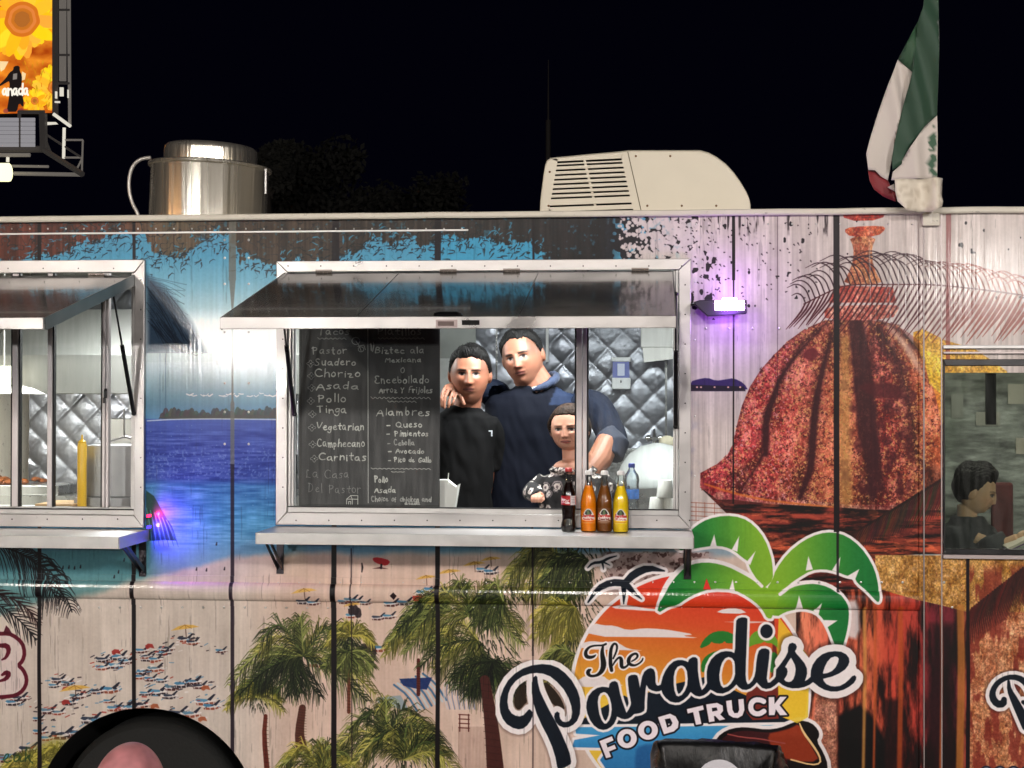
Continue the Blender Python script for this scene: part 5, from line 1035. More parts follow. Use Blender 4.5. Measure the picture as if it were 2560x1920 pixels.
# counters and equipment behind the windows
M_ctr = mat('steel_counter', (196, 196, 194), .3, 1, rvar=.08)
MB().box(XL+.08, xp-.05, .07, .42, wz(1292)-.03, wz(1292)-.002).build('counter', M_ctr, truck)
MB().box(XL+.08, wx(760), 1.35, 2.05, FLOOR+.01, at(200, 1240, 1.35)[2]).build('counter', M_ctr, truck)
MB().box(-.35, xp-.05, 1.40, 2.05, FLOOR+.01, at(1600, 1222, 1.4)[2]).build('counter', M_ctr, truck)
# hood over the griddle
zhd = at(200, 985, 1.25)[2]
MB().extr([(XL+.2, 1.2, zhd), (XL+.2, 1.2, zhd+.20), (XL+.2, 1.55, zhd+.45), (XL+.2, 2.04, zhd+.45), (XL+.2, 2.04, zhd)], (wx(700)-XL-.2, 0, 0)).build('cooker_hood', mat('hood_steel', (150, 150, 146), .5, .8), truck, bevel=.004)
# ---------------------------------------------------------------- chalk menu board
def board():
    x0, x1, z0, z1 = wx(745), wx(1098), wz(1277, 920), wz(700, 920)
    k = 3.0; u0, u1, v0, v1 = 745, 1098, 700, 1277
    cv = Canvas(int((v1-v0)*k), int((u1-u0)*k), lambda u, v: ((np.asarray(u)-u0)*k, (np.asarray(v)-v0)*k), k, (.235, .235, .245))
    cv.arr += ((fbm(cv.h, cv.w, 120, 90, 5, 51)-.5)*.10+(fbm(cv.h, cv.w, 300, 14, 3, 52)-.5)*.03)[..., None]
    R = random.Random(8); w = C(226, 226, 222); dm = C(150, 150, 150); md = C(196, 196, 194)
    rows = [('Tacos', 792, 870, 836, 19, md), ('Pastor', 779, 864, 884, 17, md), ('Suadero', 785, 887, 913, 17, w), ('Chorizo', 785, 898, 943, 18, w), ('Asada', 789, 893, 974, 17, w), ('Pollo', 793, 863, 1005, 18, w), ('Tinga', 792, 864, 1032, 17, w),
            ('Vegetarian', 790, 908, 1076, 18, w), ('Camphecano', 791, 910, 1118, 19, w), ('Carnitas', 795, 914, 1152, 17, w), ('La Casa', 763, 871, 1196, 21, dm), ('Del Pastor', 769, 901, 1233, 21, dm),
            ('Platillos', 941, 1052, 837, 18, md), ('1)', 925, 932, 875, 18, md), ('Biztec ala', 936, 1058, 883, 15, w), ('Mexicana', 962, 1051, 905, 12, w), ('O', 1000, 1009, 933, 15, w), ('Encebollado', 935, 1070, 958, 18, w), ('Arroz Y Frijoles', 947, 1078, 982, 14, w),
            ('Alambres', 940, 1073, 1039, 19, w), ('- Queso', 966, 1053, 1068, 15, w), ('- Pimientos', 966, 1069, 1090, 13, w), ('- Cebolla', 969, 1034, 1113, 13, md), ('- Avocado', 970, 1058, 1133, 12, w), ('- Pico de Gallo', 970, 1077, 1155, 12, w),
            ('Pollo', 936, 969, 1206, 14, w), ('Asada', 936, 988, 1232, 13, w), ('Choice of chicken and', 928, 1076, 1254, 12, md), ('asada', 1012, 1048, 1262, 9, md)]
    for t, a, b_, bl, cap, c in rows: write(cv, t, a, b_, bl, cap, 1.4 if c is not dm else .9, c, .95, R)
    def wave(a, b_, v, amp=2.4):
        cv.line([(x, v+(amp if i % 2 else -amp)) for i, x in enumerate(np.arange(a, b_, 5.5))], .9, md, .9, n=1)
    wave(792, 867, 846); wave(944, 1062, 846); wave(926, 1076, 995, 3); wave(968, 1040, 1004); wave(927, 1081, 1172, 1.6); wave(978, 1012, 1180, .6)
    cv.line([(918, 822), (919, 1000), (920, 1258)], 1.0, C(200, 200, 200), .9)
    for (x, y) in [(774, 909), (776, 940), (777, 970), (775, 1003), (779, 1036), (778, 1070), (780, 1112), (784, 1148)]:
        P = [(x+(7.5+2.2*math.cos(a*4))*math.cos(a), y+(7+2*math.cos(a*4))*math.sin(a)) for a in np.linspace(0, 6.1, 22)]; cv.line(P, .8, dm, .9); cv.line([(x, y), (x+1.5, y)], 1.2, md)
    for (x, y, r) in [(888, 852, 10), (901, 873, 7)]:
        cv.line([(x+r*math.cos(a), y+r*math.sin(a)*.9) for a in np.linspace(0, 6, 14)], .9, md, .9)
    cv.line([(888, 852), (896, 864), (901, 876)], .9, md); cv.line([(893, 866), (908, 862), (912, 874)], .8, md)
    for P in ([(866, 1263), (866, 1249), (876, 1240), (894, 1240), (894, 1263)], [(866, 1249), (894, 1249)], [(876, 1240), (880, 1249), (880, 1263)], [(871, 1263), (871, 1255), (876, 1255), (876, 1263)]): cv.line(P, .8, w, .9)
    e = empty('menu_board', ((x0+x1)/2, .02, z0), 'black chalk menu board listing tacos and platillos behind the window glass', 'menu board')
    MB().box(x0, x1, .018, .026, z0, z1).build('board_back', mat('board_black', (20, 20, 22), .5), e)
    b = MB(); b.add([(x0+.012, .0172, z0+.025), (x1-.002, .0172, z0+.025), (x1-.002, .0172, z1), (x0+.012, .0172, z1)], [(0, 1, 2, 3)])
    X0, X1, Z0, Z1 = x0+.0, x1, z0, z1
    b.build('writing_surface', painted('chalk_menu', cv, rough=.6, spec=.3), e, uvf=lambda co: np.stack([(co[:, 0]-X0)/(X1-X0), (co[:, 2]-Z0)/(Z1-Z0)], 1), fix=False)
board()
# ---------------------------------------------------------------- bottles on the shelf
def label_canvas(kind):
    cv = Canvas(120, 150, lambda u, v: (np.asarray(u)*1., np.asarray(v)*1.), 1, (1, 1, 1)); return cv
def curved(c, r, z0, z1, a0, a1, n=12):
    vs = []; fs = []
    for k in range(n+1):
        a = a0+(a1-a0)*k/n; vs += [(c[0]+r*math.sin(a), c[1]-r*math.cos(a), z0), (c[0]+r*math.sin(a), c[1]-r*math.cos(a), z1)]
    for k in range(n): fs.append((2*k, 2*k+2, 2*k+3, 2*k+1))
    b = MB(); b.add(vs, fs); return b
def label_uv(c, z0, z1, a0, a1):
    def f(co): return np.stack([(np.arctan2(co[:, 0]-c[0], -(co[:, 1]-c[1]))-a0)/(a1-a0), (co[:, 2]-z0)/(z1-z0)], 1)
    return f
M_bglass = glass('clear_bottle_glass', (.97, .98, .97), .9, .04)
def soda(u, v, liquid, dark, label, flavour, y=-.12):
    x, _, _ = at(u, v, y); z = ZS+.0005; h = .246; c = (x, y, z)
    e = empty('soda_bottle', (x, y, z), label, 'bottle', 'glass soda bottles on the serving shelf')
    P = [(.026, 0), (.0315, .004), (.0325, .012), (.0330, .095), (.0325, .118), (.0300, .138), (.0245, .160), (.0180, .180), (.0145, .196), (.0125, .215), (.0135, .222), (.0135, .236)]
    MB().lathe(P, c, 32).build('glass', M_bglass, e, smooth=True)
    Q = [(max(.002, r-.0018), max(hh, .003)) for r, hh in P if hh <= .160]+[(.0165, .178), (.015, .186)]
    MB().lathe(Q, c, 28).build('drink', mat('drink_'+flavour, liquid, .2, emit=None, var=0, spec=.3), e, smooth=True)
    MB().lathe([(.0138, .229), (.0155, .230), (.0152, .243), (.012, .2465)], c, 20).build('cap', mat('cap_white', (210, 208, 204), .4), e, smooth=True)
    cv = Canvas(128, 128, lambda a, b_: (np.asarray(a)*1.28, np.asarray(b_)*1.28), 1.28, tuple(np.array(liquid)/255*.97))
    cv.poly([(50, 4), (62, 8), (78, 26), (92, 52), (95, 62), (95, 80), (5, 80), (5, 62), (8, 52), (22, 26), (38, 8)], C(232, 226, 222), n=1)
    cv.poly([(50, 8), (66, 18), (78, 44), (22, 44), (34, 18)], C(28, 40, 30), n=1); cv.poly([(46, 14), (54, 14), (60, 42), (40, 42)], C(90, 110, 70))
    write(cv, 'Jarritos', 8, 92, 58, 17, 3.0, C(190, 40, 36)); write(cv, flavour, 14, 86, 76, 12, 1.8, C(*dark))
    cv.line([(10, 88), (90, 88)], 1.6, C(*dark) if sum(dark) > 200 else C(200, 180, 170), .8); cv.line([(20, 95), (80, 95)], 1.2, C(200, 180, 170), .6)
    a0, a1 = -.95, .95; curved(c, .0329, z+.035, z+.098, a0, a1).build('label', painted('label_'+flavour, cv, rough=.35), e, uvf=label_uv(c, z+.035, z+.098, a0, a1), fix=False, smooth='all')
    return e
soda(1471.5, 1327, (255, 140, 14), (200, 60, 20), 'bottle of orange soda, second from the left of the row', 'MANDARINA'.title())
soda(1511, 1327, (122, 70, 24), (120, 30, 24), 'bottle of brown tamarind soda between the orange and the yellow ones', 'Tamarindo', y=-.115)
soda(1552, 1330, (255, 214, 30), (190, 60, 30), 'bottle of bright yellow soda, rightmost of the row on the shelf', 'Pina', y=-.135)
def cola():
    y = -.12; x, _, _ = at(1421.5, 1325, y); z = ZS+.0005; c = (x, y, z)
    e = empty('cola_bottle', (x, y, z), 'dark curvy cola bottle with a red and white label on the shelf', 'bottle', 'glass soda bottles on the serving shelf')
    P = [(.024, 0), (.029, .005), (.0305, .016), (.0300, .030), (.0265, .046), (.0255, .058), (.0280, .082), (.0300, .105), (.0305, .128), (.0285, .148), (.0230, .170), (.0165, .192), (.0130, .212), (.0120, .232), (.0135, .238), (.0135, .246)]
    MB().lathe(P, c, 32).build('glass', M_bglass, e, smooth=True)
    MB().lathe([(max(.002, r-.0015), max(hh, .003)) for r, hh in P if hh <= .193]+[(.0130, .200)], c, 28).build('drink', mat('drink_cola', (22, 6, 6), .12, spec=.6), e, smooth=True)
    MB().lathe([(.0138, .241), (.0155, .242), (.0152, .254), (.012, .257)], c, 20).build('cap', mat('cap_red', (170, 40, 36), .35), e, smooth=True)
    cv = Canvas(96, 192, lambda a, b_: (np.asarray(a)*1.92, np.asarray(b_)*1.92), 1.92, (.66, .05, .07))
    cv.poly([(60, 0), (92, 0), (92, 50), (60, 50)], C(216, 206, 204)); cv.line([(60, 0), (60, 50)], 1, C(120, 20, 24))
    cv.line([(6, 34), (14, 18), (24, 16), (18, 32), (30, 26), (36, 18), (42, 30), (54, 22)], 1.8, C(236, 226, 226), n=2); cv.line([(4, 40), (30, 36), (56, 40)], 1.2, C(236, 226, 226), n=1)
    write(cv, 'Coca', 8, 32, 24, 12, 1.4, C(240, 232, 232)); write(cv, 'Cola', 34, 56, 42, 12, 1.4, C(240, 232, 232))
    for k in range(4): cv.line([(66, 10+k*9), (86, 10+k*9)], 1.2, C(120, 110, 112))
    a0, a1 = -1.35, 1.35; curved(c, .0309, z+.108, z+.145, a0, a1).build('label', painted('label_cola', cv, rough=.3), e, uvf=label_uv(c, z+.108, z+.145, a0, a1), fix=False, smooth='all')
cola()
# ---------------------------------------------------------------- things inside the counter window
ZC = wz(1292)-.002+.0005
def water():
    y = .22; x = at(1579, 1260, y)[0]; c = (x, y, ZC); e = empty('water_bottle', (x, y, ZC), 'clear plastic water bottle with blue cap behind the right pane', 'bottle')
    P = [(.026, 0), (.031, .006), (.031, .05), (.0295, .055), (.031, .06), (.031, .10), (.0305, .125), (.033, .145), (.030, .165), (.018, .182), (.0125, .192), (.0125, .202)]
    MB().lathe(P, c, 28).build('plastic', glass('thin_plastic', (.86, .92, .96), 1.4, .12, haze=.10), e, smooth=True)
    MB().lathe([(.0315, .066), (.0315, .106)], c, 28).build('label', mat('blue_label', (60, 120, 205), .4, var=.3, vscale=60), e, smooth=True)
    MB().lathe([(.0138, .198), (.0142, .199), (.0140, .214), (.0120, .216)], c, 20).build('cap', mat('cap_navy', (40, 56, 140), .4), e, smooth=True)
water()
M_foam = mat('white_foam_cup', (225, 225, 220), .55)
for (u, dz, lb) in ((1642, 0, 'white foam cup at the left foot of the small cup pile'), (1678, 0, 'white foam cup at the right foot of the small cup pile'), (1663, .074, 'white foam cup on top of the small cup pile')):
    y = .20; x = at(u, 1260, y)[0]
    o = MB().lathe([(.036, 0), (.037, .004), (.029, .070), (.0275, .073), (.0005, .073)], (x, y, ZC+dz), 24).build('foam_cup', M_foam, None, smooth=True); tag(o, lb, 'cup', 'foam cups stacked beside the window')
# paper cup with straw and spoon by the menu board
y = .16; x = at(1118, 1226, y)[0]
e = empty('paper_tray', (x, y, ZC), 'small white paper tray with a straw beside the menu board', 'tray'); zt_ = at(1118, 1200, y)[2]
MB().extr([(x-.040, y, ZC), (x-.040, y, zt_), (x-.002, y, zt_), (x+.036, y, zt_-.030), (x+.050, y, zt_-.018), (x+.046, y, zt_-.034), (x+.028, y, ZC)], (0, .06, 0)).build('tray', mat('tray_white', (225, 228, 222), .5), e)
MB().tube([(x+.002, y-.003, zt_-.02), (x+.006, y-.003, zt_+.030)], .0022, 6).build('straw', _mats['tray_white'], e)
# soap dispenser on the quilted wall
def dispenser():
    y = YB-.10; x0, _, z1 = at(1528, 893, y); x1, _, z0 = at(1577, 973, y); h = z1-z0; e = empty('soap_dispenser', ((x0+x1)/2, y+.05, z0), 'white and blue soap dispenser on the quilted steel wall', 'soap dispenser')
    MB().box(x0, x1, y, y+.075, z1-h*.14, z1, bev=.006).build('lid', mat('soap_white', (225, 228, 230), .35), e)
    MB().box(x0+.008, x1-.008, y+.006, y+.07, z0+h*.36, z1-h*.14-.0005).build('tank', mat('soap_blue', (120, 130, 190), .1, coat=1), e)
    MB().box(x0+.034, x1-.034, y+.001, y+.0055, z0+h*.42, z1-h*.2).build('window_strip', mat('soap_pale', (205, 212, 235), .3), e)
    MB().box(x0+.004, x1-.002, y-.004, y+.078, z0, z0+h*.355, bev=.006).build('base', _mats['soap_white'], e)
    MB().ball(((x0+x1)/2, y-.005, z0+h*.24), (.004, .002, .008), 8, 6).build('sensor', M_dark, e)
dispenser()
y = YB-.14; x0, _, z1 = at(1602, 790, y); x1, _, z0 = at(1684, 892, y)
e = empty('paper_towel_box', ((x0+x1)/2, y+.06, z0), 'white paper towel box high on the wall above the sink', 'towel box'); MB().box(x0, x1, y, y+.11, z0+.05, z1, bev=.006).build('cover', mat('towel_white', (225, 225, 222), .4), e); MB().extr([(x0+.01, y-.002, z0+.05), (x1-.005, y-.002, z0+.05), (x1-.004, y-.006, z0-.012), (x0+.018, y-.006, z0-.03)], (0, .003, 0)).build('paper_sheet', mat('paper_white', (232, 232, 228), .6), e)
o = MB().tube([at(1368, 800, YB-.06), at(1368, 905, YB-.06)], .008, 8).build('conduit_pipe', mat('pipe_white', (220, 222, 222), .4), truck, smooth=True)
y = YB-.03; x0, _, z1 = at(1050, 760, y); x1, _, z0 = at(1189, 925, y); MB().box(x0, x1, y, y+.02, z0, z1).build('splash_plate', mat('splash_grey', (148, 152, 148), .5, .4, var=.08), truck)
x0, _, z1 = at(1085, 896, y); x1, _, z0 = at(1133, 1012, y); o = MB().box(x0, x1, y-.004, y-.001, z0, z1).build('wall_notice', mat('notice_paper', (205, 208, 205), .6, var=.08, vscale=30), None); tag(o, 'white paper notice on the back wall left of the young man', 'notice')
y = .30; x0, _, z1 = at(1478, 1213, y); x1 = at(1572, 1213, y)[0]; e = empty('napkin_holder', ((x0+x1)/2, y+.05, ZC), 'low steel napkin holder behind the orange and brown bottles', 'napkin holder')
MB().box(x0, x1, y, y+.10, ZC, z1-.018, bev=.004).build('holder_body', M_steel, e); MB().box(x0-.004, x1+.004, y-.006, y+.104, z1-.0175, z1, bev=.003).build('holder_rim', mat('chrome', (220, 220, 222), .08, 1), e)
for k in range(3): MB().box(x0+.012+k*.048, x0+.048+k*.048, y-.002, y-.0004, ZC+.02, z1-.03).build('holder_slot', mat('napkin_paper', (200, 202, 205), .7), e)
# sink with tap
zc_ = at(1600, 1222, 1.4)[2]+.0006
e = empty('sink', (at(1640, 1200, 1.6)[0], 1.6, zc_), 'steel sink unit with an upturned white bowl and a tap', 'sink')
x = at(1600, 1200, 1.9)[0]
MB().box(at(1480, 1120, 2.0)[0], at(1760, 1120, 2.0)[0], 1.93, 2.05, zc_, at(1600, 1122, 1.93)[2]).build('splashback', M_steel, e, bevel=.003)
bx_ = at(1645, 1200, 1.62)[0]; rr = (at(1750, 1200, 1.62)[0]-at(1540, 1200, 1.62)[0])/2
MB().lathe([(rr, 0), (rr*1.02, .01), (rr*.99, .05), (rr*.88, .11), (rr*.70, .165), (rr*.42, .205), (rr*.12, .222), (.004, .224)], (bx_, 1.64, zc_), 40).build('bowl', mat('enamel_white', (214, 218, 216), .35, coat=.3), e, smooth=True)
tx = at(1636, 1100, 1.9)[0]; tz = at(1636, 1082, 1.9)[2]
MB().tube([(tx, 1.91, zc_), (tx, 1.91, tz-.02), (tx, 1.89, tz), (tx, 1.80, tz+.008), (tx, 1.76, tz-.03)], .016, 10).ball((tx-.03, 1.91, tz-.03), .02, 10, 8).ball((tx+.03, 1.91, tz-.03), .02, 10, 8).build('tap', mat('chrome', (220, 220, 222), .08, 1), e, smooth=True)
o = MB().ball((at(1668, 1105, 1.86)[0], 1.86, at(1668, 1105, 1.86)[2]), (.045, .03, .035), 10, 8).build('cleaning_cloth', mat('cloth_cream', (214, 206, 180), .9, bump=.4), None, smooth=True); tag(o, 'crumpled cream cloth beside the tap', 'cloth')
# ---------------------------------------------------------------- things inside the left window
ZL = at(200, 1262, .25)[2]
x0, _, z1 = at(208, 1113, .20); x1, _, z0 = at(372, 1230, .20); zc0 = wz(1292)-.002+.0006
e = empty('steel_bin', ((x0+x1)/2, .30, zc0), 'tall scuffed steel container on the counter inside the left window', 'container')
MB().box(x0, x1, .20, .42, zc0+.055, z1, bev=.004).build('box', mat('scuffed_steel', (150, 150, 152), .45, .7, var=.12, vscale=9, dirt=((90, 88, 90), 14, .64)), e); MB().box(x0-.03, x1, .17, .42, zc0, zc0+.0545, bev=.003).build('base', _mats['scuffed_steel'], e)
xm = (x0+x1)/2; MB().tube([(x0+.04, .30, z1), (xm, .30, z1+.035), (x1, .30, z1+.004)], .006, 8).tube([(xm, .30, z1+.035), (xm, .30, z1+.16)], .004, 8).build('handle', M_alu, e, smooth=True)
y = .34; x = at(208, 1150, .34)[0]-.004; zz = zc0
y = .14; x = at(205, 1150, y)[0]; e = empty('mustard_bottle', (x, y, zc0), 'yellow squeeze bottle standing beside the steel container', 'squeeze bottle')
zt_ = at(205, 1108, y)[2]; MB().lathe([(.019, 0), (.020, .004), (.020, zt_-zc0-.01), (.017, zt_-zc0)], (x, y, zc0), 20).build('bottle', mat('mustard_yellow', (236, 186, 34), .35), e, smooth=True); MB().lathe([(.017, 0), (.018, .006), (.010, .012), (.0045, .018), (.0025, .036)], (x, y, zt_+.0003), 16).build('nozzle', _mats['mustard_yellow'], e, smooth=True)
x0, _, z1 = at(96, 1226, .14); x1 = at(190, 1226, .14)[0]; o = MB().box(x0, x1, .10, .34, zc0+.004, zc0+.030, bev=.003).build('cutting_board', mat('board_wood', (206, 168, 122), .55, var=.12, stretch=(1, 6, 1)), None); tag(o, 'pale wooden cutting board lying on the counter inside the left window', 'cutting board')
o = MB().box(at(-80, 1240, .14)[0], at(90, 1250, .14)[0], .10, .34, zc0+.001, zc0+.007, bev=.002).build('paper_sheet', mat('paper_white', (232, 232, 228), .6), None); tag(o, 'white sheet of food paper on the counter inside the left window', 'paper')
e = empty('food_tray', (at(-60, 1240, 1.45)[0], 1.5, at(200, 1240, 1.35)[2]), 'deep steel tray of browned food under the hood at the left edge', 'food tray')
zt_ = at(200, 1240, 1.35)[2]+.0006; MB().box(at(-200, 1240, 1.4)[0], at(150, 1240, 1.4)[0], 1.38, 1.75, zt_, zt_+.05, bev=.004).build('tray', M_steel, e)
b = MB(); R = random.Random(4)
for k in range(70): b.ball((random.uniform(at(-195, 0, 1.4)[0], at(60, 0, 1.4)[0]), R.uniform(1.42, 1.7), zt_+.055+R.random()*.02), (R.uniform(.015, .03), R.uniform(.015, .03), .014), 7, 5)
b.build('cooked_food', mat('browned_meat', (120, 66, 26), .5, var=.4, vscale=20), e, smooth=True, kind='stuff')
x0, _, z1 = at(280, 1046, 1.9); MB().box(x0, at(420, 1046, 1.9)[0], 1.86, 1.98, at(300, 1130, 1.9)[2], z1).build('wall_cabinet', mat('cabinet_grey', (132, 132, 128), .5, .5), truck, bevel=.004)
x0, _, z1 = at(-60, 917, 1.0); e = empty('hood_light', (at(0, 940, 1.0)[0], 1.1, z1-.05), 'lit white work light under the hood at the left edge', 'work light')
MB().box(at(-120, 940, 1.05)[0], at(28, 940, 1.05)[0], 1.05, 1.12, at(0, 962, 1.05)[2], at(0, 915, 1.05)[2], bev=.004).build('diffuser', mat('hood_lamp', (255, 250, 230), .4, emit=((1, .95, .8), 2.2)), e)
lamp('AREA', 'hood_glow', at(60, 985, 1.16), 16, (1, .97, .9), .9, .08, aim=at(60, 1250, 1.75), parent=e)
MB().tube([at(-100, 915, 1.1), (at(-100, 915, 1.1)[0], 1.1, ROOF-.05)], .006, 6).tube([at(10, 915, 1.1), (at(10, 915, 1.1)[0], 1.1, ROOF-.05)], .006, 6).build('hanger', M_alu2, e)
# ---------------------------------------------------------------- purple flood light
def flood():
    y0 = -.13; x0, _, z0 = at(1752, 788, y0); x1, _, z1 = at(1868, 748, y0)
    e = empty('flood_light', ((x0+x1)/2, -.02, (z0+z1)/2), 'lit purple flood light mounted on the wall right of the menu window', 'flood light')
    a = (at(1735, 757, -.03), at(1750, 749, y0), at(1868, 749, y0), at(1868, 783, y0), at(1770, 790, y0), at(1735, 763, -.03))
    MB().extr([(p[0], -.06, p[2]) for p in a], (0, -.05, 0)).build('body', mat('flood_housing', (46, 40, 52), .4, .3), e, bevel=.003)
    MB().tube([(a[0][0]-.005, -.001, a[0][2]-.005), (a[0][0]-.002, -.05, a[0][2]-.005), (a[0][0]+.03, -.08, a[0][2]-.006)], .008, 8).build('arm', M_blackp, e, smooth=True)
    lx0, _, lz0 = at(1787, 776, -.112); lx1, _, lz1 = at(1861, 751, -.112)
    MB().box(lx0, lx1, -.118, -.1105, lz0, lz1, bev=.004).build('lens', mat('purple_lens', (230, 160, 255), .3, emit=((.80, .42, 1.0), 24)), e)
    MB().box(lx0+.03, lx1-.03, -.115, -.090, lz1+.0005, lz1+.010, bev=.003).build('top_lens', _mats['purple_lens'], e)
    lamp('POINT', 'flood_glow', ((lx0+lx1)/2, -.15, lz0-.02), 2.3, (.40, .12, 1.0), .05, parent=e)
    lamp('POINT', 'flood_glow', ((lx0+lx1)/2, -.10, lz1+.035), .9, (.42, .13, 1.0), .03, parent=e)
flood()
# ---------------------------------------------------------------- extractor fan on the roof
def fan():
    y = .42; D = 6.2+y; px = D/3760; xc, _, _ = at(519, 460, y); r = 150*px
    zb_ = ROOF+.016; ztop = at(519, 398, y-r)[2]
    e = empty('extractor_fan', (xc, y, zb_), 'round polished steel extractor fan on the truck roof', 'extractor fan')
    Mt = Matrix.Rotation(math.radians(2.6), 3, 'Y'); H = ztop-zb_
    m = mat('polished_drum', (226, 220, 206), .27, .92, bump=1.0, bscale=17, rvar=.05, vscale=4, stretch=(1, 1, .01))
    MB().lathe([(r*.97, 0), (r*.985, .02), (r*.99, H-.012), (r*1.0, H-.006)], (xc, y, zb_), 64, tilt=Mt).build('drum', m, e, smooth=True)
    MB().lathe([(r*1.0, H-.007), (r*1.035, H-.004), (r*1.045, H+.006), (r*1.03, H+.010), (r*.9, H+.012), (r*.80, H+.014)], (xc, y, zb_), 64, tilt=Mt).build('rim', m, e, smooth=True)
    r2 = r*.785
    MB().lathe([(r2, H+.012), (r2*1.0, H+.070), (r2*.985, H+.086), (r2*.93, H+.097), (r2*.6, H+.104), (.004, H+.106)], (xc, y, zb_), 64, tilt=Mt).build('top_cap', m, e, smooth=True)
    MB().lathe([(r2*1.02, H+.013), (r2*1.02, H+.019)], (xc, y, zb_), 64, tilt=Mt).build('seam_ring', M_alu2, e, smooth=True)
    q = [at(u, v, y-.02) for u, v in ((377, 394), (352, 397), (333, 412), (323, 440), (322, 475), (330, 508), (346, 535))]
    q.append((q[-1][0]+.01, q[-1][1], zb_)); MB().tube([tuple(p) for p in chaikin(np.array(q), 2, closed=False)], .0085, 10).build('cable_conduit', mat('conduit_grey', (176, 172, 166), .4, .5), e, smooth=True)
    MB().box(at(655, 455, y-r*.6)[0], at(659, 455, y-r*.6)[0], y-r*.42, y-r*.40, at(0, 500, y)[2], at(0, 440, y)[2]).build('clip', M_alu2, e)
fan()
# ---------------------------------------------------------------- roof air conditioner
def aircon():
    y0, y1 = .22, .92; zb_ = ROOF+.016
    z = zoomed(1300, 340, 3.456)
    O = z([(165, 660), (172, 560), (183, 470), (200, 330), (216, 240), (232, 205), (262, 185), (560, 155), (890, 126), (935, 119), (1560, 118), (1630, 138), (1700, 175), (1780, 235), (1850, 310), (1910, 395), (1960, 480), (1985, 540), (1995, 590), (1995, 660)])
    P = [at(u, v, y0) for u, v in O]; P[0] = (P[0][0], y0, zb_); P[-1] = (P[-1][0], y0, zb_)
    e = empty('air_conditioner', ((P[0][0]+P[-1][0])/2, (y0+y1)/2, zb_), 'cream rooftop air conditioner with a slotted grille and curved nose', 'air conditioner')
    cx = sum(p[0] for p in P)/len(P)
    def ring(y, s, dz): return [(cx+(p[0]-cx)*s, y, zb_+(p[2]-zb_)*dz) for p in P]
    rings = [ring(y0, .985, .965), ring(y0-.0, 1, 1)]
    R_ = [ring(y0+.0, .992, .975), ring(y0+.015, 1, 1), ring(y1-.06, 1, 1), ring(y1, .94, .88)]
    m = mat('aged_cream_plastic', (208, 200, 182), .5, var=.05, vscale=3, dirt=((176, 162, 134), 5, .66))
    b = MB(); n = len(P)
    for k in range(3): b.add(R_[k]+R_[k+1], [(i, i+1, n+i+1, n+i) for i in range(n-1)])
    b.add(R_[3], [tuple(range(n))])
    b.build('shell', m, e, smooth=True)
    # front face: slots are real openings in it
    front = R_[0]; rows = [(205, 224), (236, 253), (279, 296), (320, 337), (361, 378), (402, 419), (444, 461), (486, 503), (526, 543)]
    def F(u, v): q = at(1300+u/3.456, 340+v/3.456, y0); return (cx+(q[0]-cx)*.992, y0, zb_+(q[2]-zb_)*.975)
    def xl(v): return 318+(258-318)*(v-205)/(555-205)
    def xr(v): return 875+(950-875)*(v-180)/(520-180)
    def xc0(v): return 540+(618-540)*(v-205)/(545-205)
    def sk(u): return -27*(u-318)/560        # the slots rise to the right
    b = MB(); bl = MB(); edges = []
    zr = [(196, 196)]+rows+[(596, 614)]
    left = [F(xl(v), v) for v in (196,)]; 
    va, vb_ = 190, 640
    # left field, right field as outlines
    L_ = [F(xl(va), va)]+[F(xl(v), v) for v in range(230, 640, 30)]
    b.add([front[i] for i in range(0, 7)]+[F(xl(va)+0, va-6)]+L_[1:]+[F(264, 650)], [tuple(range(7+1+len(L_)-1+1))])
    R0 = [F(xr(v+sk(875)), v+sk(875)) for v in (va, 300, 400, 500, 600, 650)]
    b.add([front[i] for i in range(8, n)]+[F(984, 650)]+R0[::-1], [tuple(range(n-8+1+len(R0)))])
    # strips between slots
    bounds = [(va-6, rows[0][0])]+[(rows[i][1], rows[i+1][0]) for i in range(8)]+[(rows[8][1], 596), (614, 652)]
    for k, (a, c) in enumerate(bounds):
        q = []
        top = [F(xl(a), a), F(xr(a+sk(875)), a+sk(875))]; bot = [F(xr(c+sk(875)), c+sk(875)), F(xl(c), c)]
        if k == 0: top = [front[6], front[7], front[8]]; 
        sl = MB(); pts = top+bot; sl.extr(pts, (0, .010, 0)); sl.build('grille_slat', m, e)
    for (a, c) in rows+[(596, 614)]:
        s1 = sk(560); q = [F(xc0(a)+2, a+s1), F(xc0(a)+24, a+s1), F(xc0(c)+24, c+s1), F(xc0(c)+2, c+s1)]; b.extr(q, (0, .008, 0))
    b.build('front_cover', m, e)
    q = [F(300, 150), F(900, 140), F(1000, 640), F(240, 650)]; MB().extr([(x, y0+.03, zz) for x, _, zz in q], (0, .004, 0)).build('grille_back', M_dark, e)
    sb = MB()
    for uu, vv in ((1100, 600), (1400, 600), (1700, 600), (1000, 160), (1300, 160), (240, 600), (250, 300)): q9 = F(uu, vv); sb.ball((q9[0], y0-.001, q9[2]), (.005, .003, .005), 8, 5)
    sb.build('screws', mat('rusty_screw', (120, 92, 66), .6, .4), e, smooth=True, kind='stuff')
    MB().tube([(F(930, 122)[0], y0-.0012, F(930, 122)[2]), (F(985, 370)[0], y0-.0012, F(985, 370)[2]), (F(1045, 640)[0], y0-.0012, F(1045, 640)[2])], .0018, 6).build('seam', mat('seam_shadow', (110, 100, 82), .7), e)  # seam drawn as a darker tan line
aircon()
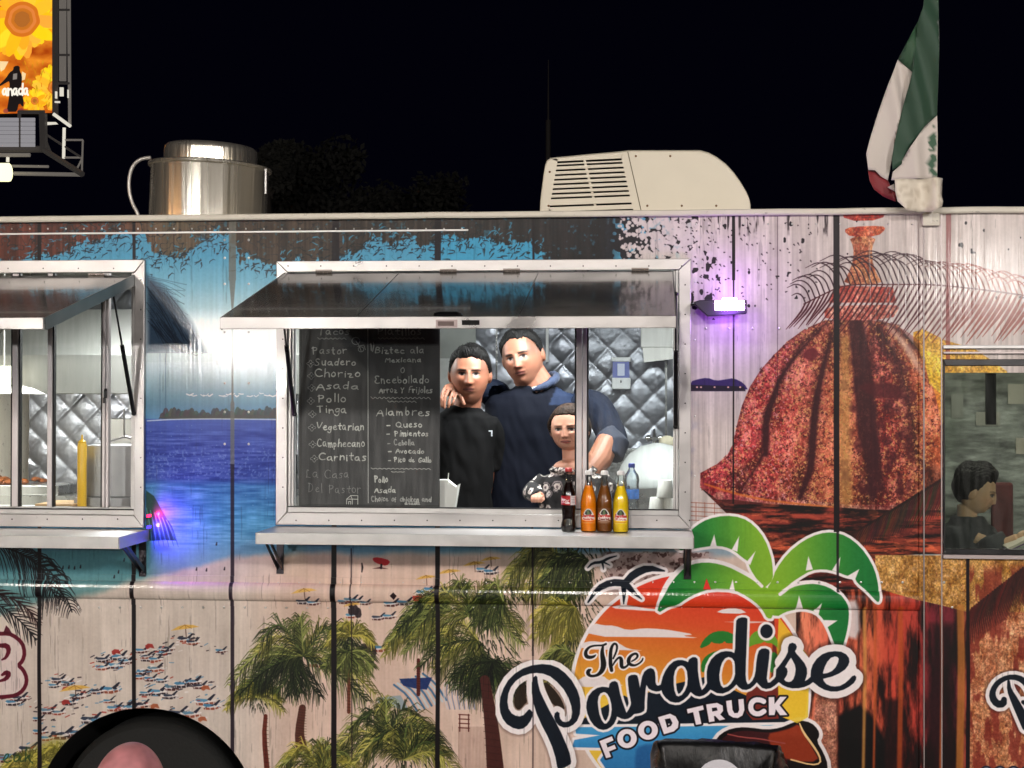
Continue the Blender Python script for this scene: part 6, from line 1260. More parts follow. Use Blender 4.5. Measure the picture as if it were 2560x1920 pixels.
# ---------------------------------------------------------------- flag on its staff
def flag():
    z = zoomed(2060, 0, 2.962); y = -.060; D = 6.14
    xp_ = at(2338, 300, y)[0]; zf_ = at(2338, 556, y)[2]
    e = empty('flag', (xp_, y, zf_), 'Mexican flag hanging limp on a white staff beside the roof edge', 'flag')
    MB().tube([(xp_-.012, -.024, zf_), (xp_-.014, -.018, zf_+1.15)], .011, 10).build('staff', mat('staff_white', (214, 208, 198), .45), e, smooth=True)
    MB().box(xp_-.045, xp_+.022, -.034, -.0005, zf_-.01, zf_+.04, bev=.003).build('bracket', M_trim, e)
    vs, fs, cs = [], [], []
    GR, WH, RD = (22, 58, 38), (196, 186, 178), (120, 22, 30)
    def sheet(P, yo, colf, amp=.010, fr=38, ph=0, lean=0):
        P = z(P); bm = bmesh.new(); W3 = [at(u, v, y+yo) for u, v in P]; bv = [bm.verts.new(p) for p in W3]; bm.faces.new(bv)
        bmesh.ops.triangulate(bm, faces=bm.faces[:])
        for _ in range(5):
            ed = [e_ for e_ in bm.edges if e_.calc_length() > .022]
            if not ed: break
            bmesh.ops.subdivide_edges(bm, edges=ed, cuts=1); bmesh.ops.triangulate(bm, faces=[f for f in bm.faces if len(f.verts) > 3])
        bm.verts.ensure_lookup_table(); base = len(vs)
        for v_ in bm.verts:
            x_, y_, z_ = v_.co; t = (x_*1.0+z_*.18); q = mnoise.noise(Vector((x_*9+ph, z_*2.2, ph)))
            vs.append((x_, y_+amp*math.sin(t*fr+ph+q*3)+q*amp*.9+lean*(z_-zf_), z_)); 
            rel_ = Vector((x_-CAM[0], y_-CAM[1], z_-CAM[2])); df_ = rel_.dot(Vector(_f)); u_ = CX+F_PX*rel_.dot(Vector(_r))/df_; v2 = CY-F_PX*rel_.dot(Vector(_u))/df_
            cs.append(linarr(colf((u_-2060)*2.962, v2*2.962)))
        fs.extend([tuple(base+q.index for q in f.verts) for f in bm.faces]); bm.free()
    sheet([(745, -60), (852, -60), (850, 200), (845, 500), (838, 855), (740, 940), (640, 1080), (570, 1220), (505, 1262), (500, 1180), (520, 1060), (560, 900), (600, 740), (632, 620), (650, 530), (668, 400), (690, 250), (700, 150), (730, 60)], -.010, lambda u, v: GR, .012, 60, .3)
    sheet([(735, 40), (700, 150), (620, 300), (550, 435), (600, 485), (652, 535), (668, 400), (692, 240), (730, 110)], .012, lambda u, v: (26, 66, 38) if u > 600 else GR, .012, 70, 1.7)
    def emb(u, v):
        if u > 520 and v > 830 and u+(v-830)*.28 > 578 and u < 610:
            q = mnoise.noise(Vector((u*.06, v*.05, 3)));  return (96, 66, 30) if q > .05 else ((46, 40, 26) if q > -.25 else WH)
        return WH
    sheet([(550, 435), (600, 485), (652, 535), (635, 640), (605, 850), (560, 980), (510, 1150), (475, 1335), (420, 1305), (375, 1262), (325, 1262), (310, 1140), (340, 1030), (410, 810), (480, 610)], .020, emb, .010, 46, 2.6)
    sheet([(325, 1262), (375, 1262), (420, 1302), (475, 1335), (482, 1385), (530, 1430), (530, 1495), (440, 1452), (370, 1400), (338, 1340)], .022, lambda u, v: RD, .008, 60, .8)
    def cact(u, v):
        for (cx_, cy_, rx, ry) in ((812, 950, 8, 18), (806, 1040, 32, 52), (780, 1108, 12, 18), (822, 1108, 12, 18), (806, 1190, 34, 54), (800, 1262, 14, 18), (826, 1290, 18, 22)):
            if ((u-cx_)/rx)**2+((v-cy_)/ry)**2 < 1: return (44, 82, 58)
        return WH
    sheet([(838, 855), (842, 1000), (842, 1320), (500, 1332), (512, 1270), (575, 1215), (640, 1085), (740, 942)], -.016, cact, .010, 34, 1.2)
    sheet([(520, 1330), (640, 1326), (760, 1322), (882, 1318), (868, 1378), (835, 1425), (868, 1452), (880, 1490), (868, 1535), (800, 1568), (700, 1566), (612, 1560), (540, 1492), (524, 1420)], -.040, lambda u, v: (214, 204, 188) if mnoise.noise(Vector((u*.02, v*.03, 1))) > -.15 else (196, 184, 166), .022, 52, .4)
    sheet([(470, 1385), (520, 1360), (530, 1420)], -.002, lambda u, v: WH, .003)
    me = bpy.data.meshes.new('flag_cloth'); o_ = Vector(e.location); me.from_pydata([(a-o_.x, b_-o_.y, c-o_.z) for a, b_, c in vs], [], fs); me.update(); set_vcol(me, np.array(cs)); me.materials.append(vcol_mat('flag_nylon', .6, sheen=.3)); me.polygons.foreach_set('use_smooth', [True]*len(me.polygons))
    o = link('cloth', me, e); s_ = o.modifiers.new('thick', 'SOLIDIFY'); s_.thickness = .0015
flag()
# ---------------------------------------------------------------- people
def gs(d, s): return np.exp(-(d/s)**2)
def head_shape(N, child=False, wide=1.0, jaw=1.0):
    """N: unit directions (x: the face's left-right, -y: forward, z: up) -> surface points, eye line at z = 0"""
    nx, ny, nz = N[:, 0], N[:, 1], N[:, 2]
    x = .074*nx*wide; y = .094*ny; z = .116*nz
    t_ = np.clip(-nz, 0, .985); k_ = np.sqrt(1-t_**(3.0 if child else 3.6))/np.sqrt(1-t_**2); x = x*k_; y = y*np.where(ny < 0, k_**.7, 1)
    low = np.clip((.01-z)/.11, 0, 1)
    low = low*low*(3-2*low)
    x = x*(1-(.30 if not child else .24)*jaw*low); back = np.clip(ny, 0, 1)
    y = y*(1-.50*low*(ny > 0)*back**.5); y = np.where(ny > 0, y*(1+.08*np.clip(nz, 0, 1)), y)
    f = np.clip(-ny*1.6-.15, 0, 1); y = y+f*np.clip(np.abs(nz)-.55, 0, 1)*0
    # flatter face plane
    y = np.where(ny < 0, -np.sign(1)*np.abs(y)**.85*(.094**.15), y)
    ax = np.abs(x)
    e = 1 if not child else .75
    y += f*(.010*e)*gs(ax-.030, .015)*gs(z-.000, .011)                          # sockets
    y -= f*.0050*e*gs(ax-.028, .020)*gs(z-.021, .008)                          # brow
    br = np.clip((.014-z)/.054, 0, 1)*(z > -.046)*(z < .02); y -= f*(.006+.016*br)*e*gs(x, .0085+.004*br)*(1-smooth(.010, .02, z))*smooth(-.048, -.040, z)
    y -= f*.006*e*gs(ax-.012, .007)*gs(z+.036, .007)
    y -= f*.004*gs(ax-.036, .016)*gs(z+.022, .016)*(1.5 if child else 1)        # cheeks
    y -= f*.0050*gs(x, .024)*(gs(z+.060, .0045)+1.0*gs(z+.071, .005)); y += f*.004*gs(x, .022)*gs(z+.0655, .0022)
    y -= f*.0055*gs(x, .020)*gs(z+.098, .013); y += f*.0035*gs(x, .018)*gs(z+.082, .005)
    return np.stack([x, y, z], 1)
def head_colour(p, skin, lips, brow, stubble=0, child=False, wide=1.0, socket_shade=1.0, fade=0):
    x, y, z = p[:, 0], p[:, 1], p[:, 2]; ax = np.abs(x); sk = linarr(skin); c = np.ones((len(p), 3))*sk
    n = np.array([mnoise.noise(Vector((a*40, b_*40, d*40))) for a, b_, d in p]); c *= (1+.05*n)[:, None]
    front = (y < -.02)[:, None]
    def mix(m, col, a=1.0):
        nonlocal c
        m = (np.clip(m, 0, 1)*a)[:, None]*front; c = c*(1-m)+linarr(col)*m
    mix(gs(ax-.040, .020)*gs(z+.026, .018), (200, 110, 88), .18); mix(gs(x, .014)*gs(z+.038, .010), (190, 100, 84), .2)
    if stubble: mix(((z < -.05)*smooth(.05, .02, ax) if False else np.clip((-.046-z)/.02, 0, 1)), (90, 70, 62), stubble); mix(gs(x, .026)*gs(z+.051, .005), (60, 46, 42), stubble)
    mix(1-smooth(.8, 1.1, np.sqrt((x/.022)**2+((z+.0655)/.0105)**2)), lips, .9); mix(gs(z+.0656, .0030)*(ax < .024), (62, 24, 22), .95)
    mix(gs(ax-.0075, .0035)*gs(z+.0455, .0030), (60, 30, 26), .9); mix(gs(z+.052, .004)*gs(x, .012), (100, 56, 46), .35); mix(gs((ax-.026)-(-.045-z)*.35, .003)*(z < -.038)*(z > -.068), (110, 62, 50), .35)  # shade under the nose and in the cheek folds painted into the skin
    mix(gs(ax-.030, .017)*gs(z-.004, .0085), (96, 60, 50), .45*socket_shade)  # eye-socket shade painted into the skin colour
    r = np.sqrt(((ax-.030)/.0145)**2+((z-.0)/.0062)**2); mix(1-smooth(.85, 1.1, r), (150, 138, 132)); mix((1-smooth(.0062, .0080, np.sqrt((ax-.030)**2+(z-.0005)**2)))*(r < 1.15), (26, 16, 14))
    mix((1-smooth(.0016, .0030, np.abs(z-.0064+((ax-.030)/.018)**2*.0032)))*(np.abs(ax-.030) < .017), (26, 16, 16), .95)
    bz = .0185+.10*(ax-.028)-.34*np.clip(ax-.038, 0, 1); mix((1-smooth(.0028, .0055, np.abs(z-bz)))*(ax > .011)*(ax < .050), brow, .9 if not child else .5)
    if fade: m = np.clip((z+.01)/.03, 0, 1)*(ax > .050)*(1-np.clip((y+.075)/.01, 0, 1)*0); c = c*(1-.6*m[:, None]*fade)+linarr((34, 26, 22))*.6*m[:, None]*fade
    return c
def sphere_dirs(a=120, b_=90):
    V = [(0, 0, 1)]+[(math.sin(math.pi*i/b_)*math.sin(2*math.pi*k/a), -math.sin(math.pi*i/b_)*math.cos(2*math.pi*k/a), math.cos(math.pi*i/b_)) for i in range(1, b_) for k in range(a)]+[(0, 0, -1)]
    L = len(V)-1; F = [(0, 1+k, 1+(k+1) % a) for k in range(a)]+[(1+i*a+k, 1+(i+1)*a+k, 1+(i+1)*a+(k+1) % a, 1+i*a+(k+1) % a) for i in range(b_-2) for k in range(a)]+[(L, 1+(b_-2)*a+(k+1) % a, 1+(b_-2)*a+k) for k in range(a)]
    return np.array(V), F
def fuse(mb, name, voxel, smooth_it=2):
    """one continuous surface out of overlapping pieces"""
    me = bpy.data.meshes.new(name); me.from_pydata(mb.v, [], mb.f); me.update(); o = bpy.data.objects.new(name, me); COL.objects.link(o)
    r = o.modifiers.new('r', 'REMESH'); r.mode = 'VOXEL'; r.voxel_size = voxel
    s_ = o.modifiers.new('s', 'SMOOTH'); s_.factor = .5; s_.iterations = smooth_it
    bpy.context.view_layer.update(); dg = bpy.context.evaluated_depsgraph_get(); m2 = bpy.data.meshes.new_from_object(o.evaluated_get(dg)); bpy.data.objects.remove(o); bpy.data.meshes.remove(me)
    return m2
def finish(me, name, parent, m, cols=None):
    off = origin_of(parent); me.transform(Matrix.Translation(-off)); me.name = name; me.materials.clear(); me.materials.append(m)
    if cols is not None: set_vcol(me, cols)
    me.polygons.foreach_set('use_smooth', [True]*len(me.polygons)); return link(name, me, parent)
def arm(mb, P, R): 
    q = chaikin(np.column_stack([np.array(P), np.array(R)]), 2, closed=False); mb.tube([tuple(p[:3]) for p in q], list(q[:, 3]), 16)
def finger(mb, P, r):
    q = chaikin(np.array(P), 1, closed=False); n = len(q); mb.tube([tuple(p) for p in q], [r*(1-.22*i/(n-1)) for i in range(n)], 8); mb.ball(q[-1], r*.80, 8, 6); mb.ball(q[0], r*1.02, 8, 6)

def person(label, feet, hc, scale=1.0, yaw=0, tilt=0, nod=0, skin=(176, 128, 104), lips=(150, 84, 78), brow=(34, 26, 24), hair=None, child=False, wide=1.0, stubble=0, limbs=None, neck_to=None, name='person', fade=0, cat='person', jaw=1.0, neckr=1.0):
    """hc: centre of the head; yaw turns the face, tilt leans it sideways (positive: top to image right)"""
    e = empty(name, feet, label, cat, 'people' if False else None)
    Rm = Matrix.Rotation(tilt, 3, 'Y') @ Matrix.Rotation(yaw, 3, 'Z') @ Matrix.Rotation(nod, 3, 'X'); hc = Vector(hc); Rn = np.array(Rm)
    N, F = sphere_dirs(); P = head_shape(N, child, wide, jaw); P[:, 2] = np.where(P[:, 2] < 0, P[:, 2]*(.88 if child else 1), P[:, 2])
    if not child: P[:, 2] = np.where(P[:, 2] < -.078, -.078+(P[:, 2]+.078)*1.5, P[:, 2])
    P = P*scale
    mb = MB(); mb.add([tuple(v) for v in (P@Rn.T+np.array(hc))], F)
    for s_ in (-1, 1):
        c = Vector((s_*.0755*wide, .010, -.006))*scale; mb.ball(hc+Rm@c, (.011*scale, .021*scale, .032*scale), 14, 10, M=Rm@Matrix.Rotation(s_*.25, 3, 'Z')@Matrix.Rotation(.15, 3, 'X'))
    nb = hc+Rm@(Vector((0, .018, -.07))*scale); nt = Vector(neck_to) if neck_to else hc+Vector((0, .03, -.22))*scale
    rn = (.050 if child else .058)*scale*(.9 if child else 1)*(1.0+.3*(wide-1))*neckr; mb.tube([nb, nb.lerp(nt, .5), nt, nt+(nt-nb)*.25], [rn*.98, rn, rn*1.06, rn*1.15], 20)
    if limbs: limbs(mb)
    me = fuse(mb, 'b', .0034*max(.9, scale)); co = mesh_co(me); loc = (co-np.array(hc))@Rn/scale
    col = np.ones((len(co), 3))*linarr(skin); near = (np.abs(loc[:, 0]) < .1)&(np.abs(loc[:, 2]) < .14)&(np.abs(loc[:, 1]) < .14)
    ln = loc[near].copy(); ln[:, 2] = np.where(ln[:, 2] < 0, ln[:, 2]/(.88 if child else 1), ln[:, 2]); ln[:, 0] *= (.90 if child else 1); ln[:, 2] = np.where(np.abs(ln[:, 2]) < .012, ln[:, 2]*(.85 if child else 1), ln[:, 2]); col[near] = head_colour(ln, skin, lips, brow, stubble, child, wide, fade=fade)
    finish(me, 'body', e, vcol_mat('skin_%d' % skin[0], .48, sss=.06, bump=.05, bscale=220), col)
    if hair: hair_mesh(e, hc, Rm, scale, **hair)
    return e, Rm
def hair_mesh(e, hc, Rm, scale, line=.066, side=.0, back=-.075, top=.020, sides=.006, col=(9, 8, 8), seed=1, part=0, wide=1.0, curl=1.0, long=0, name='hair', quiff=0):
    N, F = sphere_dirs(200, 140); P = head_shape(N, False, wide); x, y, z = P.T; ax = np.abs(x)
    # height of the hairline round the head
    az = np.arctan2(ax, -y)                                   # 0 front .. pi back
    hl = np.interp(az, [0, .45, .85, 1.12, 1.30, 1.55, 1.9, 3.2], [line, line, line-.003, line-.026, side, side-.020, back+.03, back])
    if part: hl = hl+part*x*.35
    n1_ = np.array([mnoise.noise(Vector((a*26+seed, b_*26, c*18))) for a, b_, c in P]); n2_ = np.array([mnoise.noise(Vector((a*90+seed, b_*60, c*50))) for a, b_, c in P])
    m = smooth(-.002, .006, z-hl+n1_*.010+n2_*.006)
    up = smooth(.02, .085, z); th = (sides+(top-sides)*up)*(1+.35*n1_*curl+.22*n2_*curl)
    th = th*smooth(0, .030, z-hl+n1_*.010)+.0035
    th = th+quiff*gs(x-.01, .05)*np.clip(-N[:, 1]*1.4, 0, 1)*smooth(.05, .10, z)
    # combed strands
    th = th+.0016*np.sin((x*1.0+y*.35)*900+n1_*6)*up*curl
    Q = P+N*((-.006+m*(th+.006)))[:, None]
    keep = m > .02; idx = -np.ones(len(P), int); idx[keep] = np.arange(keep.sum())
    F2 = [tuple(idx[i] for i in f) for f in F if all(keep[i] for i in f)]
    b = MB(); W = (Q[keep]*scale)@np.array(Rm).T+np.array(hc); b.v = [tuple(map(float, v)) for v in W]; b.f = F2; b.m = [0]*len(F2)
    Rh = random.Random(seed*7); kk = [i for i in range(len(P)) if m[i] > .6 and (z[i] > .045)]
    for i in ([] if long else Rh.sample(kk, min(len(kk), 900))):
        n0 = N[i]; p0 = Q[i]-n0*.004; d = np.array([n0[0]*.5+Rh.uniform(-.35, .35), .55+Rh.uniform(-.3, .3) if quiff < .02 else -.2, n0[2]*.35+Rh.uniform(0, .5)]); d /= np.linalg.norm(d)
        d = d*.85+n0*.22; L_ = Rh.uniform(.006, .012); s1 = np.cross(d, n0+.01); s1 = s1/np.linalg.norm(s1)*.0016
        T = [p0-s1, p0+s1, p0+d*L_]; b.add([tuple(np.array(Rm)@(t*scale)+np.array(hc)) for t in T], [(0, 1, 2)])
    return b.build(name, mat('hair_%d_%d' % (col[0], col[2]), col, .55, var=.5, vscale=60, bump=.6, bscale=160, stretch=(1.6, 1, .5), spec=.2), e, smooth='all')
def garment(name, e, pieces, m, voxel=.008, cols=None, sm=3, amp=.013):
    b = MB(); pieces(b); me = fuse(b, 'g', voxel, sm); co = mesh_co(me)
    # cloth folds as real relief
    me.calc_loop_triangles() if False else None
    nr = np.empty(len(me.vertices)*3, np.float32); me.vertices.foreach_get('normal', nr); nr = nr.reshape(-1, 3)
    d = np.array([.6*mnoise.noise(Vector((p[0]*14+p[2]*7, p[1]*9, p[2]*5-p[0]*5)))+.35*mnoise.noise(Vector((p[0]*32, p[1]*20, p[2]*16+p[0]*20))) for p in co])
    co2 = co+nr*(d*amp)[:, None]; me.vertices.foreach_set('co', co2.astype(np.float32).ravel())
    return finish(me, name, e, m, None if cols is None else cols(co))
def torso(b, cx, cy, zn, zw, sh, chest, depth, neck=.07, waist=None, lean=0, drop=.055):
    """zn: base of the neck; sh: half shoulder width"""
    waist = waist or chest*.92; rows = [(zn+.012, neck, neck*.9), (zn-.006, neck*1.25, neck*1.02), (zn-.020, sh*.60, depth*.62), (zn-drop*.75, sh*.86, depth*.76), (zn-drop*1.4, sh*.97, depth*.86), (zn-.13, sh*.99, depth*.95), (zn-.24, chest, depth), (zn-.38, (chest+waist)/2, depth*.98), (zw, waist, depth*.96)]
    seg = 36; vs = []
    for z, rx, ry in rows:
        for k in range(seg):
            a = 2*math.pi*k/seg; ca, sa = math.cos(a), math.sin(a)
            vs.append((cx+lean*(zn-z)+rx*math.copysign(abs(ca)**.82, ca), cy+ry*math.copysign(abs(sa)**.9, sa), z))
    fs = [(i*seg+k, i*seg+(k+1) % seg, (i+1)*seg+(k+1) % seg, (i+1)*seg+k) for i in range(len(rows)-1) for k in range(seg)]+[tuple(range(seg)), tuple(range((len(rows)-1)*seg, len(rows)*seg))]
    b.add(vs, fs)
def legs(e, x, y, ztop, floor, m, w=.10, r=.085, dy=0):
    b = MB()
    for s_ in (-1, 1):
        b.tube([(x+s_*w, y, ztop+.05), (x+s_*w*1.05, y-.01, (ztop+floor)/2), (x+s_*w*1.05, y+.01, floor+.08)], [r*1.15, r*.85, r*.62], 14)
        b.ball((x+s_*w*1.05, y-.05, floor+.045), (.048, .12, .045), 12, 8)
    b.tube([(x, y, ztop+.14), (x, y, ztop-.04)], [(w+r), (w+r)*.98], 18, sq=.62)
    me = fuse(b, 'l', .012, 3); return finish(me, 'trousers', e, m)
M_blk = mat('black_cotton', (9, 9, 10), .9, var=.15, vscale=40, bump=.10, bscale=220, spec=.2)
M_navy = mat('navy_twill', (19, 25, 39), .8, var=.15, vscale=12, bump=.25, bscale=260, sheen=.15)
M_denim = mat('light_blue_twill', (44, 56, 82), .75, var=.15, vscale=14, bump=.3, bscale=240, sheen=.1)
M_trs = mat('dark_trousers', (22, 22, 26), .85)
# --- young man in black
yA = .52; hx, hy, hz = at(1176, 933, yA); cxA = at(1160, 1000, yA)[0]; znA = at(1176, 1012, yA)[2]
eA, RA = person('young man with short dark hair in a black t-shirt beside the menu board', (cxA, yA, FLOOR), (hx, hy-.02, hz-.006), 1.03, yaw=math.radians(4), tilt=math.radians(1), skin=(164, 108, 84), lips=(136, 76, 70), stubble=.10, fade=.8,
    hair=dict(line=.070, side=.012, back=-.06, top=.016, sides=.009, seed=3, curl=1.0, quiff=.008, wide=1.14), neck_to=(cxA+.01, yA+.01, znA-.01), wide=1.14, jaw=.55)
shA = .155
def pA(b):
    torso(b, cxA-.005, yA+.01, znA-.012, FLOOR+.72, shA, .138, .110, neck=.066)
    arm(b, [(cxA-shA+.045, yA+.01, znA-.075), (cxA-shA-.012, yA, znA-.17), (cxA-shA-.02, yA-.01, znA-.31)], [.060, .062, .058])
    arm(b, [(cxA+shA-.055, yA+.02, znA-.080), (cxA+shA-.02, yA+.07, znA-.17), (cxA+shA-.02, yA+.10, znA-.29)], [.056, .058, .054])
garment('t_shirt', eA, pA, M_blk)
b = MB()
b.tube([(cxA-shA-.018, yA-.005, znA-.30), (cxA-shA-.02, yA, znA-.42), (cxA-shA+.02, yA-.06, znA-.60), (cxA-shA+.04, yA-.09, znA-.66)], [.045, .040, .030, .034], 12)
me = fuse(b, 'arms', .006); finish(me, 'forearm', eA, mat('skin_plain', (164, 108, 84), .5)); b = MB()
b.tube([(cxA+shA-.02, yA+.10, znA-.28), (cxA+shA-.03, yA+.12, znA-.42), (cxA+shA-.10, yA+.13, znA-.60), (cxA+shA-.12, yA+.13, znA-.66)], [.043, .038, .030, .034], 12)
me = fuse(b, 'arms', .006); finish(me, 'forearm', eA, mat('skin_plain', (164, 108, 84), .5))
q = at(1228, 1078, yA-.115); MB().box(q[0]-.010, q[0]+.006, q[1]-.012, q[1]-.004, q[2]-.002, q[2]+.004).box(q[0]+.001, q[0]+.006, q[1]-.012, q[1]-.004, q[2]-.022, q[2]-.002).build('chest_mark', mat('print_white', (196, 200, 206), .6), eA)
legs(eA, cxA, yA, FLOOR+.70, FLOOR, M_trs, w=.07, r=.07)
# --- tall man in navy, right arm round the young man
yB = .66; hx, hy, hz = at(1308, 893, yB); nB = at(1348, 957, yB); cxB = at(1330, 1050, yB)[0]; znB = nB[2]
shL = at(1240, 1000, yB); handc = at(1128, 985, yA-.04)
def limbsB(b):
    # hand closed over the young man's shoulder: palm, four fingers down the front, thumb towards the neck
    H = Vector(handc); sc = 1.0
    pt = lambda u, v, dy: Vector(at(u, v, yA-.080+dy))
    b.tube([pt(1165, 962, .10), pt(1148, 966, .075), pt(1136, 972, .045)], [.030, .030, .028], 14)
    b.ball(pt(1135, 975, .03), (.042, .030, .036), 16, 12)
    for k, (bu, bv, mu, mv, eu, ev, r) in enumerate([(1112, 968, 1103, 990, 1104, 1016, .0080), (1121, 975, 1111, 998, 1111, 1020, .0084), (1132, 980, 1122, 1004, 1121, 1018, .0082), (1141, 984, 1134, 1004, 1130, 1012, .0074)]):
        finger(b, [pt(bu+6, bv-4, .025), pt(bu, bv, -.008), pt(mu, mv, -.036), pt(eu, ev, -.034)], r)
    finger(b, [pt(1146, 978, .02), pt(1153, 992, -.015), pt(1160, 1010, -.02)], .0105)
    # left forearm comes out of the rolled cuff and down behind the girl
    el = Vector(at(1528, 1112, yB-.10)); wr = Vector(at(1432, 1232, yB-.26)); b.tube([tuple(el+Vector((-.01, 0, .02))), tuple(el.lerp(wr, .3)), tuple(el.lerp(wr, .7)), tuple(wr)], [.054, .056, .044, .031], 16)
    b.ball(wr+(wr-el).normalized()*.045, (.04, .022, .045), 14, 10)
    for k in range(4): finger(b, [wr+(wr-el).normalized()*.06+Vector((.012*(k-1.5), 0, .012*(1.5-k))), wr+(wr-el).normalized()*.10+Vector((.014*(k-1.5), -.012, .014*(1.5-k))), wr+(wr-el).normalized()*.125+Vector((.012*(k-1.5), .008, .010*(1.5-k)))], .0095)
    finger(b, [wr+(wr-el).normalized()*.03+Vector((0, -.02, .02)), wr+(wr-el).normalized()*.06+Vector((.02, -.03, .03)), wr+(wr-el).normalized()*.085+Vector((.02, -.03, .02))], .0105)
eB, RB = person('tall man in a navy jacket with his arm round the young man in black', (cxB, yB, FLOOR), (hx, hy-.01, hz), 1.06, yaw=math.radians(-14), tilt=math.radians(-13), nod=math.radians(0), skin=(158, 107, 85), lips=(130, 76, 70), stubble=.16, fade=.9,
    hair=dict(line=.076, side=.016, back=-.06, top=.015, sides=.005, seed=8, curl=.7, wide=1.18), neck_to=(nB[0]-.015, yB+.02, znB-.02), wide=1.16, limbs=limbsB, jaw=.55, neckr=1.25)
shB = .235
def pB(b):
    torso(b, cxB+.01, yB+.02, znB-.018, FLOOR+.72, shB, .225, .135, neck=.082, waist=.225)
def sleeveL(b):
    L0 = (cxB-.17, yB+.04, znB-.06); arm(b, [L0, at(1240, 985, yB+.05), at(1195, 968, yB+.02), at(1162, 966, yB-.04)], [.080, .066, .056, .044])
def sleeveR(b):
    R0 = Vector((cxB+.19, yB+.02, znB-.08)); arm(b, [tuple(R0), at(1492, 1015, yB+.01), at(1525, 1068, yB-.02), at(1536, 1112, yB-.08)], [.082, .072, .068, .064])
def jacket_cols(co):
    c = np.ones((len(co), 3))*linarr((13, 16, 26)); rel = co-CAM; df = rel@_f; u = CX+F_PX*(rel@_r)/df; v = CY-F_PX*(rel@_u)/df
    q = [(1392, 925), (1470, 950), (1470, 1000), (1405, 1012), (1372, 1014), (1388, 975)]; ins = np.zeros(len(co), bool)
    for (ax, ay), (bx, by) in zip(q, q[1:]+q[:1]):
        if ay != by: ins ^= ((ay > v) != (by > v)) & (u < (bx-ax)*(v-ay)/(by-ay)+ax)
    c[ins & (co[:, 1] < yB+.02)] = linarr((34, 44, 66)); return c  # lamplight on the shoulder painted as a paler patch
garment('jacket', eB, pB, vcol_mat('jacket_twill', .8, bump=.10, bscale=260, spec=.12), cols=jacket_cols)
for fn_ in (sleeveL, sleeveR): garment('sleeve', eB, fn_, mat('slate_twill', (20, 27, 43), .75, var=.25, vscale=10, bump=.3, bscale=240, spec=.15), voxel=.007, sm=2, amp=.018)
b = MB(); cu = [Vector(at(1516, 1090, yB-.055)), Vector(at(1533, 1112, yB-.085)), Vector(at(1522, 1140, yB-.11))]; b.tube([tuple(c) for c in cu], [.071, .074, .066], 20); me = fuse(b, 'c', .006, 2); finish(me, 'rolled_cuff', eB, mat('cuff_twill', (34, 41, 58), .75, var=.2, vscale=14))
# open collar with light facing, white undershirt neck
def collar(b):
    P = [(nB[0]-.008+.088*math.cos(a), yB+.012+.090*math.sin(a), znB+.000+.028*math.cos(a)+.030*math.sin(a)) for a in np.linspace(-1.75, 2.2, 16)]
    b.tube(P, [.010]+[.015]*14+[.010], 10)
garment('collar', eB, collar, M_denim, voxel=.006, sm=1)
b = MB(); nq = [(nB[0]-.018+.070*math.cos(a), yB+.018+.074*math.sin(a), znB-.008+.020*math.cos(a)+.014*math.sin(a)) for a in np.linspace(0, 2*math.pi, 25)]; b.tube(nq, .010, 8); b.build('undershirt_neck', mat('undershirt_white', (206, 206, 202), .8), eB, smooth=True)
legs(eB, cxB, yB+.02, FLOOR+.70, FLOOR, M_trs, w=.10, r=.09)
# --- girl in a floral dress
yC = .27; hx, hy, hz = at(1424, 1073, yC); cxC = at(1432, 1180, yC)[0]; znC = at(1420, 1143, yC)[2]
def limbsC(b):
    el = Vector(at(1330, 1222, yC-.02)); wr = Vector(at(1352, 1243, yC-.16)); b.tube([tuple(el), tuple(el.lerp(wr, .5)), tuple(wr)], [.024, .022, .018], 12)
    H = Vector(at(1343, 1246, yC-.20)); b.ball(H+Vector((0, .012, .004)), (.024, .026, .017), 14, 10)
    for k in range(4):
        x0 = H.x-.020+k*.0125; finger(b, [(x0+.004, H.y+.005, H.z+.010), (x0, H.y-.016, H.z+.009), (x0-.001, H.y-.024, H.z-.008), (x0, H.y-.012, H.z-.014)], .0068)
    finger(b, [(H.x+.024, H.y+.010, H.z+.002), (H.x+.028, H.y-.010, H.z-.004), (H.x+.018, H.y-.020, H.z-.010)], .0072)
    b.ball((cxC, yC-.005, znC-.045), (.085, .07, .04), 18, 12)
eC, RC = person('young girl in a black and white floral dress behind the window bar', (cxC, yC, FLOOR), (hx, hy-.005, hz), .885, yaw=math.radians(-12), tilt=math.radians(-2), skin=(184, 134, 112), lips=(158, 84, 78), brow=(60, 42, 34), child=True, wide=1.20, cat='girl' if False else 'person',
    hair=dict(line=.070, side=-.010, back=-.13, top=.009, sides=.014, col=(44, 31, 23), seed=5, curl=.35, wide=1.22, long=1), neck_to=(cxC, yC+.01, znC-.02), limbs=limbsC, jaw=.55)
q = at(1432, 1090, yC+.10); b = MB(); b.tube([(q[0], q[1], q[2]+.05), (q[0]+.02, q[1]+.03, q[2]-.05), (q[0]+.03, q[1]+.02, q[2]-.16)], [.05, .04, .02], 12); b.build('ponytail', _mats['hair_44_23'], eC, smooth=True)
def pC(b):
    torso(b, cxC, yC+.01, znC-.050, FLOOR+.45, .148, .135, .095, neck=.085, drop=.04, waist=.15)
    for s_ in (-1, 1): arm(b, [(cxC+s_*.115, yC, znC-.085), (cxC+s_*.16, yC, znC-.15), (at(1330, 1218, yC)[0] if s_ < 0 else cxC+.17, yC-.03, at(0, 1218, yC)[2])], [.036, .046, .038])
    arm(b, [(at(1330, 1218, yC)[0], yC-.03, at(0, 1218, yC)[2]), at(1338, 1232, yC-.09), at(1348, 1241, yC-.145)], [.040, .034, .027])
